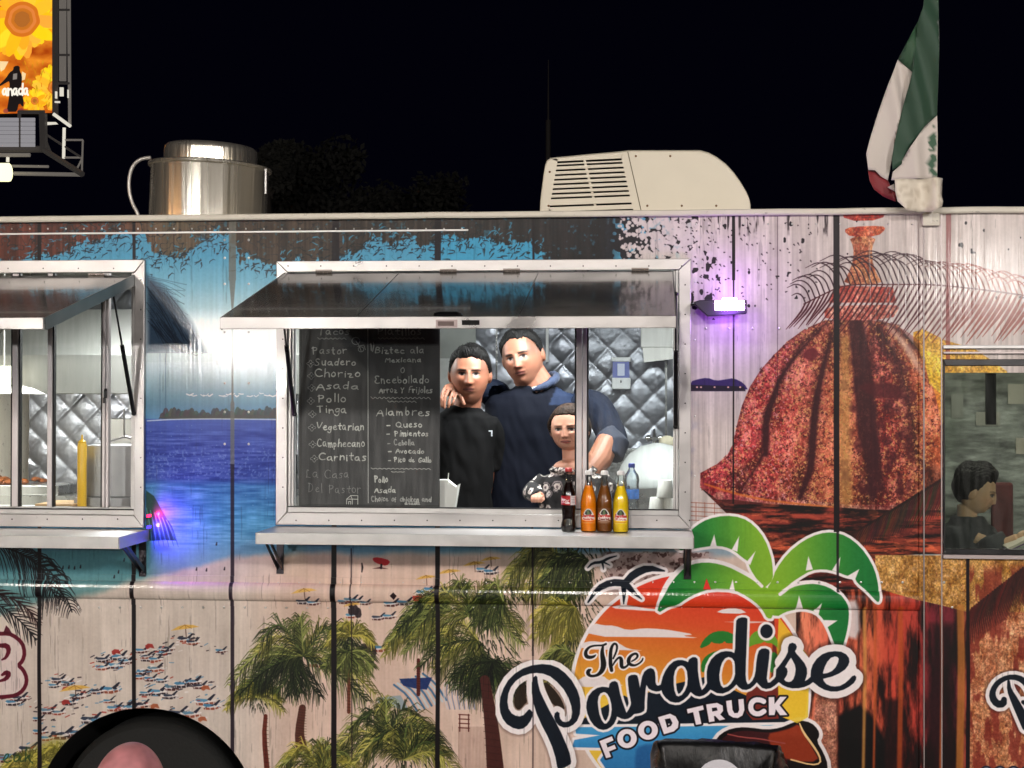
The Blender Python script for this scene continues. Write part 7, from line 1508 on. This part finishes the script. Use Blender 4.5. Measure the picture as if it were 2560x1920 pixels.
def floral(co):
    rg = np.random.default_rng(3); lo, hi = co.min(0), co.max(0); n = 900; pts = rg.uniform(lo, hi, (n, 3)); pts = pts[rg.permutation(n)]
    sel = co[rg.integers(0, len(co), 460)]; best = np.full(len(co), 9.); bi = np.zeros(len(co), int)
    for i, q in enumerate(sel):
        d = np.linalg.norm(co-q, axis=1); m = d < best; best[m] = d[m]; bi[m] = i
    rad = rg.uniform(.006, .016, len(sel))[bi]; c = np.ones((len(co), 3))*linarr((20, 18, 20)); m = best < rad; c[m] = linarr((206, 196, 190)); m2 = best < rad*.42; c[m2] = linarr((96, 80, 84)); m3 = (best > rad*1.25)&(best < rad*1.6)&(rg.random(len(sel))[bi] > .5); c[m3] = linarr((120, 110, 112)); return c
garment('dress', eC, pC, vcol_mat('floral_print', .8), voxel=.0042, cols=floral, sm=2)
legs(eC, cxC, yC+.02, FLOOR+.42, FLOOR, mat('tights', (30, 26, 28), .8), w=.07, r=.06)
# --- boy behind the right window, in profile
yD = .55; hx, hy, hz = at(2436, 1228, yD); cxD = at(2425, 1330, yD)[0]; znD = at(2412, 1285, yD)[2]
def limbsD(b):
    el = Vector(at(2490, 1372, yD-.10)); wr = Vector(at(2545, 1345, yD-.16)); b.tube([tuple(el+Vector((-.08, .03, .04))), tuple(el), tuple(wr)], [.036, .032, .021], 12); b.ball(wr+Vector((.03, 0, .01)), (.035, .016, .024), 14, 10)
    for k in range(4): finger(b, [wr+Vector((.05, -.005, .022-.013*k)), wr+Vector((.078, -.018, .026-.013*k)), wr+Vector((.092, .002, .024-.012*k))], .0068)
    finger(b, [wr+Vector((.02, -.008, .02)), wr+Vector((.045, -.022, .036)), wr+Vector((.062, -.022, .036))], .0074)
eD, RD_ = person('boy with dark hair seen in profile behind the cab window, looking down', (cxD, yD, FLOOR), (hx, hy, hz), .93, yaw=math.radians(80), nod=math.radians(14), tilt=0, skin=(196, 158, 128), lips=(168, 112, 98), child=True, hair=dict(line=.062, side=.02, back=-.07, top=.026, sides=.011, col=(14, 12, 12), seed=12, curl=1.0), neck_to=(cxD-.01, yD+.01, znD-.02), limbs=limbsD, jaw=.6)
def pD(b):
    torso(b, cxD-.005, yD+.01, znD-.02, FLOOR+.5, .13, .125, .12, neck=.062, drop=.045)
    arm(b, [(cxD+.06, yD-.10, znD-.09), (cxD+.10, yD-.12, znD-.17), at(2488, 1368, yD-.10)], [.058, .056, .045])
garment('t_shirt', eD, pD, mat('charcoal_cotton', (52, 54, 58), .85, var=.1, vscale=40, bump=.2, bscale=200))
legs(eD, cxD, yD, FLOOR+.5, FLOOR, M_trs, w=.07, r=.07)
q = at(2548, 1348, yD-.22); e = empty('book', q, 'open pale book held by the boy behind the cab window', 'book')
MB().extr([(q[0]-.05, q[1]-.03, q[2]-.045), (q[0]+.10, q[1]-.03, q[2]+.030), (q[0]+.10, q[1]+.13, q[2]+.036), (q[0]-.05, q[1]+.13, q[2]-.039)], (-.004, 0, .010)).build('pages', mat('book_pages', (200, 190, 176), .7), e); MB().extr([(q[0]-.052, q[1]-.032, q[2]-.047), (q[0]+.103, q[1]-.032, q[2]+.028), (q[0]+.103, q[1]+.132, q[2]+.034), (q[0]-.052, q[1]+.132, q[2]-.041)], (.001, 0, -.003)).build('cover', mat('book_cover', (90, 50, 110), .5), e)
o = MB().box(at(2478, 1330, .95)[0], at(2532, 1330, .95)[0], .93, .97, at(2500, 1372, .95)[2]-.2, at(2500, 1206, .95)[2], bev=.012).build('hanging_apron', mat('red_cloth', (72, 28, 27), .85, var=.35, vscale=14, bump=.6, bscale=12), None); tag(o, 'dark red cloth hanging behind the boy in the cab', 'cloth')  # block put in to suggest a reddish reflection
R = random.Random(9)
for k, (u, v, w_, h_) in enumerate([(2378, 985, 30, 60), (2440, 1030, 60, 34), (2520, 960, 40, 50), (2540, 1095, 34, 40)]):
    y = 1.44; x0, _, z1 = at(u, v, y); x1, _, z0 = at(u+w_, v+h_, y); o = MB().box(x0, x1, y, y+.004, z0, z1).build('pinned_paper', mat('paper_grey%d' % k, (120+k*14, 122+k*12, 116+k*10), .6), None)
    tag(o, ['narrow tall grey paper pinned in the cab by the window edge', 'wide grey paper pinned in the cab above the boy', 'pale upright paper pinned high behind the dark window post', 'small pale paper pinned at the right edge behind the boy'][k], 'paper', 'papers pinned on the cab wall')
# --- bald man in front of the wheel arch, seated, seen from behind
yE = -6.2+3.3; q = at(322, 1855, yE); hz = q[2]-.122*1.02; cxE = q[0]
def limbsE(b):
    for s_ in (-1, 1): 
        wr = Vector((cxE+s_*.13, yE+.30, hz-.60)); b.tube([(cxE, yE-.02, hz-.25), (cxE+s_*.17, yE-.02, hz-.31), (cxE+s_*.235, yE-.01, hz-.46), (cxE+s_*.235, yE+.03, hz-.52)], [.06, .048, .042, .04], 12); b.tube([(cxE+s_*.24, yE+.02, hz-.50), (cxE+s_*.18, yE+.20, hz-.60), tuple(wr)], [.045, .036, .026], 12); b.ball(wr+Vector((0, .05, 0)), (.036, .05, .018), 12, 8)
        for k in range(4): finger(b, [wr+Vector((s_*.012*(k-1.5), .08, 0)), wr+Vector((s_*.013*(k-1.5), .115, -.004)), wr+Vector((s_*.013*(k-1.5), .135, -.018))], .0095)
        finger(b, [wr+Vector((-s_*.025, .04, 0)), wr+Vector((-s_*.045, .065, -.004)), wr+Vector((-s_*.045, .088, -.012))], .0105)
eE, RE = person('bald man seated in front of the truck wheel arch, only his crown in view', (cxE, yE, 0), (cxE, yE, hz), 1.05, yaw=math.pi-.15, skin=(176, 118, 116), neck_to=(cxE, yE-.03, hz-.18), limbs=limbsE)
def pE(b):
    torso(b, cxE, yE-.02, hz-.175, .62, .235, .20, .13, neck=.075)
    for s_ in (-1, 1): arm(b, [(cxE+s_*.19, yE-.02, hz-.33), (cxE+s_*.24, yE-.01, hz-.46), (cxE+s_*.235, yE+.03, hz-.52)], [.062, .06, .055])
garment('shirt', eE, pE, mat('grey_polo', (84, 86, 92), .85), voxel=.010)
b = MB()
for s_ in (-1, 1): b.tube([(cxE+s_*.10, yE-.02, .70), (cxE+s_*.13, yE+.40, .68), (cxE+s_*.13, yE+.44, .10)], [.10, .075, .05], 14); b.ball((cxE+s_*.13, yE+.50, .05), (.05, .13, .05), 12, 8)
me = fuse(b, 't', .012, 3); finish(me, 'trousers', eE, M_trs)
for ch in bpy.data.objects:
    if ch.parent == eE and ch.name.startswith('body'):
        a_ = ch.data.color_attributes['Col']; c_ = np.empty(len(ch.data.vertices)*4, np.float32); a_.data.foreach_get('color', c_); c_ = c_.reshape(-1, 4); q_ = mesh_co(ch.data)
        n_ = np.array([mnoise.noise(Vector((p_[0]*22, p_[1]*22, p_[2]*30)))+.5*mnoise.noise(Vector((p_[0]*70, p_[1]*70, p_[2]*70))) for p_ in q_]); c_[:, :3] *= (1+.34*n_)[:, None]*np.float32([1, .96, 1.04]); a_.data.foreach_set('color', c_.ravel())
e = empty('stool', (cxE, yE, 0), 'plain stool under the bald man', 'stool'); MB().lathe([(.17, .57), (.175, .58), (.175, .605), (.16, .61)], (cxE, yE, 0), 24).build('seat', M_blackp, e, smooth=True)
for k in range(4): a = math.pi/4+k*math.pi/2; MB().tube([(cxE+.12*math.cos(a), yE+.12*math.sin(a), .57), (cxE+.18*math.cos(a), yE+.18*math.sin(a), 0)], .013, 8).build('leg', M_blackp, e)
# --- rubbish bin with a black liner
def bin_():
    y0, y1 = -1.20, -.88; xa = at(1640, 1900, y0)[0]; xb = at(1968, 1900, y0)[0]; zt = at(1800, 1910, y0)[2]-.022; xm = (xa+xb)/2
    e = empty('rubbish_bin', (xm, (y0+y1)/2, 0), 'rubbish bin with a black liner folded over its rim, under the emblem', 'bin')
    b = MB(); n = 4
    def rr(z, s, y_in=0): return [(xa+(1-s)*.2, y0+(1-s)*.2, z), (xb-(1-s)*.2, y0+(1-s)*.2, z), (xb-(1-s)*.2, y1-(1-s)*.2, z), (xa+(1-s)*.2, y1-(1-s)*.2, z)]
    A_, B_ = rr(0, .75), rr(zt-.01, .97); b.add(A_+B_, [(i, (i+1) % 4, 4+(i+1) % 4, 4+i) for i in range(4)]+[(3, 2, 1, 0)]); b.build('bin_body', mat('bin_plastic', (30, 32, 34), .5), e, bevel=.02)
    # liner: crumpled skirt over the rim and bulging back edge
    seg = 96; rows = [(-.16, .012), (-.10, .016), (-.03, .012), (.0, .006), (.004, -.004), (-.02, -.02), (-.12, -.035)]; vs = []
    per = []
    for k in range(seg):
        t = k/seg*4; s_ = int(t); f = t-s_; c4 = [(xa, y0), (xb, y0), (xb, y1), (xa, y1)]; p, q = c4[s_], c4[(s_+1) % 4]; per.append((p[0]+(q[0]-p[0])*f, p[1]+(q[1]-p[1])*f))
    cx_, cy_ = xm, (y0+y1)/2
    for dz, off in rows:
        for k, (px, py) in enumerate(per):
            d = Vector((px-cx_, py-cy_, 0)); L = d.length; d.normalize(); nn = mnoise.noise(Vector((px*14, py*14, dz*18)))*.014+mnoise.noise(Vector((px*40, py*30, dz*8)))*.007
            bulge = (.018+.010*math.sin(px*9))*smooth(y0+.1, y1, py)*(1 if dz > -.03 else .3)
            vs.append((px+d.x*(off+nn), py+d.y*(off+nn), zt+dz+nn*.5+float(bulge)))
    fs = [(i*seg+k, i*seg+(k+1) % seg, (i+1)*seg+(k+1) % seg, (i+1)*seg+k) for i in range(len(rows)-1) for k in range(seg)]
    MB().add(vs, fs).build('liner', mat('black_bag', (7, 7, 8), .36, bump=.5, bscale=26, stretch=(1, 1, .4), spec=.3), e, smooth='all')
    MB().tube([(xa-.015, y0-.022, zt-.004), (xb+.015, y0-.022, zt-.004)], .006, 8).build('rim_bar', mat('bin_rim', (56, 54, 58), .35), e, smooth=True)
    o = MB().lathe([(.0, 0), (.060, 0), (.070, .010), (.078, .013)], (xm-.005, y0+.02, 0), 40, tilt=Matrix.Rotation(math.radians(78), 3, 'X')).build('foil_plate', mat('foil', (150, 148, 152), .4, .8), None, smooth=True)
    for v_ in o.data.vertices: v_.co.z += zt-.048
    tag(o, 'round foil plate sticking up out of the rubbish bin', 'plate')
    MB().box(xa+.03, xb-.03, y0+.03, y1-.03, zt-.20, zt-.13).build('rubbish', mat('rubbish_heap', (60, 56, 52), .8, var=.5, vscale=14, bump=1, bscale=20), e)
bin_()
# ---------------------------------------------------------------- lit advertising board far behind the truck
def billboard():
    Y = 38.0; z = zoomed(0, 0, 3.458); P = lambda u, v, dy=0: at(u/3.458, v/3.458, Y+dy)
    x1 = P(455, 0)[0]; x0 = x1-14; zb_ = P(0, 975)[2]; zt_ = zb_+7
    e = empty('billboard', ((x0+x1)/2, Y, 0), 'lit billboard with sunflowers on a steel frame at the upper left', 'billboard')
    K = 140; Wc, Hc = int((455+900)/3.458*1.6), int((975+500)/3.458*1.6)
    cv = Canvas(Hc, Wc, lambda u, v: ((np.asarray(u)+900)/3.458*1.6, (np.asarray(v)+500)/3.458*1.6), 1.6/3.458, (.80, .42, .10))
    n_ = fbm(Hc, Wc, 40, 60, 4, 71); n2_ = fbm(Hc, Wc, 12, 14, 3, 72); cv.arr += ((n_-.5)[..., None]*np.array([.5, .55, .2], np.float32)); V_ = np.linspace(-500, 975, Hc)[:, None]*np.ones((1, Wc)); U_ = np.linspace(-900, 455, Wc)[None]*np.ones((Hc, 1))
    g_ = smooth(500, -100, U_) if False else np.clip((300-U_)/500, 0, 1)*.5*np.clip(1-np.abs(V_-620)/500, 0, 1); cv.arr += g_[..., None]*np.array([.35, .3, .1], np.float32)
    R = random.Random(2)
    def sunflower(cx, cy, r, r2, n=22):
        for k in range(n*3):
            a = R.uniform(0, 6.283); L = r*R.uniform(.8, 1.12); w = r*.15; ca, sa = math.cos(a), math.sin(a)
            cv.poly([(cx+ca*r2*.7-sa*w, cy+sa*r2*.7+ca*w), (cx+ca*L*.75-sa*w*1.1, cy+sa*L*.75+ca*w*1.1), (cx+ca*L, cy+sa*L), (cx+ca*L*.75+sa*w*1.1, cy+sa*L*.75-ca*w*1.1), (cx+ca*r2*.7+sa*w, cy+sa*r2*.7-ca*w)], C(250, 190+R.randint(-30, 30), 20+R.randint(0, 40)), .95, n=1)
        for rr, c in ((r2, (206, 104, 30)), (r2*.8, (224, 130, 60)), (r2*.62, (196, 110, 30)), (r2*.45, (170, 100, 40))):
            cv.poly([(cx+rr*math.cos(t)*(1+.05*math.sin(t*7)), cy+rr*math.sin(t)) for t in np.linspace(0, 6.1, 26)], C(*c), .9, n=2)
    sunflower(190, 180, 330, 150); sunflower(470, 760, 190, 60); sunflower(-300, 300, 260, 110); sunflower(-520, 760, 220, 90); sunflower(300, 870, 110, 34)
    for k in range(60): x, y = R.uniform(200, 430), R.uniform(560, 960); cv.line([(x, y), (x+R.uniform(-20, 20), y-30)], 4, C(160+R.randint(0, 80), 100+R.randint(0, 70), 20), .6)
    cv.poly([(-20, 530), (75, 535), (40, 600), (10, 620)], C(250, 235, 190), .8); cv.poly([(190, 620), (225, 640), (215, 690), (185, 700)], C(250, 235, 190), .8)
    dk = C(26, 20, 20)
    cv.poly([(120, 575), (170, 570), (172, 620), (190, 650), (190, 720), (175, 770), (205, 850), (205, 930), (165, 880), (150, 960), (110, 960), (60, 960), (80, 850), (85, 770), (85, 700), (60, 710), (0, 745), (-10, 735), (50, 680), (85, 625), (115, 610)], dk, n=1)
    cv.poly([(115, 640), (150, 635), (148, 685), (112, 690)], C(200, 190, 180), .6)
    for x in (60, 190): cv.poly([(x-25, 935), (x+10, 930), (x+20, 970), (x-30, 970)], C(130, 50, 60), .7, n=1)
    for i, ch in enumerate('anada'): 
        x = 25+i*45
        write(cv, ch, x, x+38, 820, 96, 8.5, C(246, 240, 225))
    write(cv, 'C', -28, 16, 815, 62, 6, C(220, 140, 60))
    np.clip(cv.arr, .01, 1, out=cv.arr)
    a, b_ = P(-900, -500), P(455, 975)
    b = MB(); b.add([(a[0], Y, b_[2]), (b_[0], Y, b_[2]), (b_[0], Y, a[2]), (a[0], Y, a[2])], [(0, 1, 2, 3)])
    b.build('poster', painted('sunflower_poster', cv, rough=.6, emit=1.05), e, uvf=lambda co: np.stack([(co[:, 0]-a[0])/(b_[0]-a[0]), (co[:, 2]-b_[2])/(a[2]-b_[2])], 1), fix=False)  # poster emits its own light in place of being floodlit
    MB().box(a[0], b_[0]+.02, Y+.02, Y+.25, b_[2]-.05, a[2]).build('board_back', mat('board_frame', (30, 24, 22), .6), e)
    mg = mat('galvanised_strip', (150, 142, 134), .6, .1, emit=((.5, .45, .4), .22)); mdk = mat('truss_steel', (96, 88, 84), .55, .2, emit=((.4, .36, .34), .05))  # weak self-glow stands in for lamplight on the steelwork
    def tb(u0, v0, u1, v1, r, m=mdk, dy=-.1, dy2=None, nm='strut_bar'): MB().tube([P(u0, v0, dy), P(u1, v1, dy if dy2 is None else dy2)], r, 6).build(nm, m, e)
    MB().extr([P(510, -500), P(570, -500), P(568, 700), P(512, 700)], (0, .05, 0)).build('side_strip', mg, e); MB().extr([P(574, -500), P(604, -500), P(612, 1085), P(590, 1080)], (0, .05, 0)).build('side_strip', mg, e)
    for v in (-200, 85, 475, 720): tb(500, v, 600, v, .035)
    tb(478, -500, 478, 1010, .10)
    lit = mat('lit_fitting', (240, 232, 210), .5, emit=((1, .95, .82), .7))  # lamp glow, also painted on posts and edges that are no lamps
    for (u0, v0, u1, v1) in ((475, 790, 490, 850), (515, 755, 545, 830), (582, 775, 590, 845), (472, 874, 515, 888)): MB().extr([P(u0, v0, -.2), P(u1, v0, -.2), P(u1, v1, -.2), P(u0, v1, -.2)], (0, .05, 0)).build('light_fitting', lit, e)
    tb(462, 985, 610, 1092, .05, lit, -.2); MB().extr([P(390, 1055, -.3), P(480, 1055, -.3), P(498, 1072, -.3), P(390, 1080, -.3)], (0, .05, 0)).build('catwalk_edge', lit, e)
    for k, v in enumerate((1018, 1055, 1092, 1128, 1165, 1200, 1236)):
        for ua, ub in ((-900, 155), (178, 298)): MB().extr([P(ua, v, -.5), P(ub, v, -.5), P(ub, v+31, -.5), P(ua, v+31, -.5)], (0, .06, 0)).build('slat', mat('catwalk_slat', (140, 136, 142), .5, .1, emit=((.62, .6, .64), .42)), e)  # slats glow a little as if lit
    tb(167, 960, 167, 1285, .06); tb(160, 968, 385, 968, .06); MB().extr([P(335, 965, -.6), P(385, 975, -.6), P(390, 1300, -.6), P(345, 1300, -.6)], (0, .2, 0)).build('bracket_plate', mdk, e)
    tb(-900, 1290, 390, 1290, .10); tb(385, 1300, 712, 1506, .09, dy=-.6, dy2=-1.6); tb(120, 1500, 712, 1510, .06, mg); tb(80, 1435, 420, 1440, .04, mg); tb(-900, 1340, 260, 1340, .06, mg)
    tb(395, 1160, 700, 1360, .035); tb(385, 1190, 440, 1330, .05); tb(555, 1105, 550, 1370, .05, lit); tb(560, 1210, 716, 1210, .03, mg); tb(716, 1210, 708, 1480, .03, mg); tb(560, 1362, 702, 1362, .03, mg); tb(670, 1450, 710, 1370, .03, mg); tb(68, 1360, 66, 1400, .05, lit)
    MB().tube([P(-20, 1490, -.8), P(78, 1490, -.8)], .28, 12).build('lamp_bowl', mat('yellow_lamp', (255, 250, 200), .4, emit=((1, .96, .55), 1.6)), e)
    bx = P(-500, 0)[0]; MB().tube([(bx, Y+.9, 0), (bx, Y+.9, zb_)], .35, 16).build('column', mdk, e)
billboard()
# ---------------------------------------------------------------- dim trees and a mast behind the truck
M_leaf = mat('night_leaves', (18, 18, 14), .8, var=.6, vscale=2); M_bark = mat('bark', (34, 30, 26), .9)
def tree(u, vt, Y, w, label, seed, n=2600):
    R = random.Random(seed); x, _, zt_ = at(u, vt, Y); s = (6.2+Y)/3760; W = w*s/2; e = empty('tree', (x, Y, 0), label, 'tree', 'trees behind the truck')
    b = MB(); H = zt_; top = Vector((x+R.uniform(-.1, .1), Y, H-W*.5)); b.tube([(x, Y, 0), (x+.1, Y, H*.3), tuple(top)], [.24, .17, .06], 10); ends = []
    for k in range(16):
        a = R.uniform(0, 6.28); h0 = H-W*R.uniform(.7, 2.4); L = W*R.uniform(.5, 1.0); p0 = Vector((x, Y, h0)); p2 = p0+Vector((math.cos(a)*L, math.sin(a)*L*.8, L*R.uniform(.3, .8))); p1 = p0.lerp(p2, .5)+Vector((0, 0, L*.12)); b.tube([p0, p1, p2], [.08, .05, .015], 6); ends += [p1, p2]
    b.build('trunk', M_bark, e, smooth=True)
    c = MB()
    for k in range(n):
        q = R.choice(ends); r = W*.42*R.random()**.5; d = Vector((R.gauss(0, 1), R.gauss(0, 1), R.gauss(0, .8))).normalized()*r; p = q+d
        if p.z > H+W*.1: continue
        s_ = R.uniform(.03, .07); a = Vector((R.gauss(0, 1), R.gauss(0, 1), R.gauss(0, 1))).normalized()*s_; bb = a.orthogonal().normalized()*s_*.6; c.add([p-a, p+bb, p+a, p-bb], [(0, 1, 2, 3)])
    c.build('crown', M_leaf, e, fix=False, kind='stuff')
tree(800, 335, 14, 330, 'tallest dim tree behind the roof between the extractor fan and the air conditioner', 1, 11000)
tree(1060, 425, 16, 260, 'lower dim tree just left of the air conditioner', 2, 7000)
tree(668, 350, 12, 120, 'slim dim tree right behind the extractor fan', 3, 3000)
p = at(1371, 150, 20); e = empty('mast', (p[0], 20, 0), 'thin dark mast rising behind the air conditioner', 'mast')
MB().tube([(p[0], 20, 0), (p[0], 20, at(1371, 300, 20)[2])], .045, 10).build('pole', mat('mast_grey', (44, 40, 38), .8), e, smooth=True); MB().tube([(p[0], 20, at(1371, 300, 20)[2]), (p[0], 20, p[2])], [.018, .008], 8).build('aerial', _mats['mast_grey'], e, smooth=True)
# ---------------------------------------------------------------- ground and the lamps of the lot behind the viewer
tag(MB().box(-120, 120, -60, 140, -.02, 0).build('ground', mat('asphalt', (58, 56, 54), .8, var=.2, vscale=3, bump=.3, bscale=60), None), kind='structure')
def street_lamp(x, y, h, power, col, label, head=.16, r=.12, em=12, cat='street lamp', name='street_lamp'):
    e = empty(name, (x, y, 0), label, cat, 'lamps lighting the lot behind the viewer')
    MB().tube([(x, y, 0), (x, y, h-.1)], [.07 if h > 4 else .03, .045 if h > 4 else .02], 10).box(x-.15, x+.15, y-.15, y+.15, 0, .04).build('pole', mat('lamp_pole', (70, 70, 72), .5, .6), e, smooth=True)
    MB().box(x-head*1.2, x+head*1.2, y-.12, y-.02, h-head*.7, h+head*.7, bev=.02).build('lamp_head', M_blackp, e)
    MB().box(x-head, x+head, y-.0195, y-.005, h-head*.5, h+head*.5).build('lamp_glass', mat('lamp_glass_%d_%d' % (int(x*10), int(y*10)), [int(255*c) for c in col], .4, emit=(col, em)), e)
    if power: lamp('POINT', 'lamp_glow', (x, y+r+.02, h), power, col, r, parent=e)
street_lamp(-7.5, -12, 6.2, 1500, (1, .90, .80), 'tall street lamp out of view at the back left of the lot', r=.25)
street_lamp(5.5, -12, 5.8, 2450, (1, .93, .90), 'tall street lamp out of view behind the viewer on the right', r=.25)
street_lamp(-1.0, -16, 7.0, 2300, (1, .93, .86), 'tallest street lamp out of view straight behind the viewer', r=.3)
street_lamp(-4.20, -9, 2.64, 70, (1, .98, .94), 'low white work light on a stand out of view behind the viewer', r=.10, em=1300, head=.13, cat='work light', name='work_light')
street_lamp(3.7, -10.5, 3.45, 430, (1, .95, .90), 'second work light on a stand out of view to the right of the viewer', r=.30, em=5, cat='work light', name='work_light')
street_lamp(-9.0, -5.0, 3.4, 160, (1, .55, .25), 'orange work light out of view far left of the truck', r=.12, em=20, cat='work light', name='work_light')
street_lamp(9.0, -7.0, 3.6, 260, (1, .84, .62), 'warm work light out of view far right of the truck', r=.12, em=20, cat='work light', name='work_light')

e = empty('marker_light', at(366, 1300, -.03), 'small red and blue marker light clipped to the edge of the left window frame', 'marker light')  # unseen lamps put in for the coloured glow on the wall
for (v, c, nm) in ((1290, (1, .02, .12), 'red'), (1318, (.06, .03, 1), 'blue')):
    x, y, z = at(367, v, -.055); MB().box(x, x+.010, y-.006, y+.030, z-.006, z+.006, bev=.002).build('lens', mat('marker_'+nm, [int(255*q) for q in c], .3, emit=(c, 3)), e)
    lamp('AREA', 'marker_glow', (x+.012, y, z), .9 if nm == 'red' else 1.8, c, .012, aim=(x+.30, .010, z-.02), parent=e)
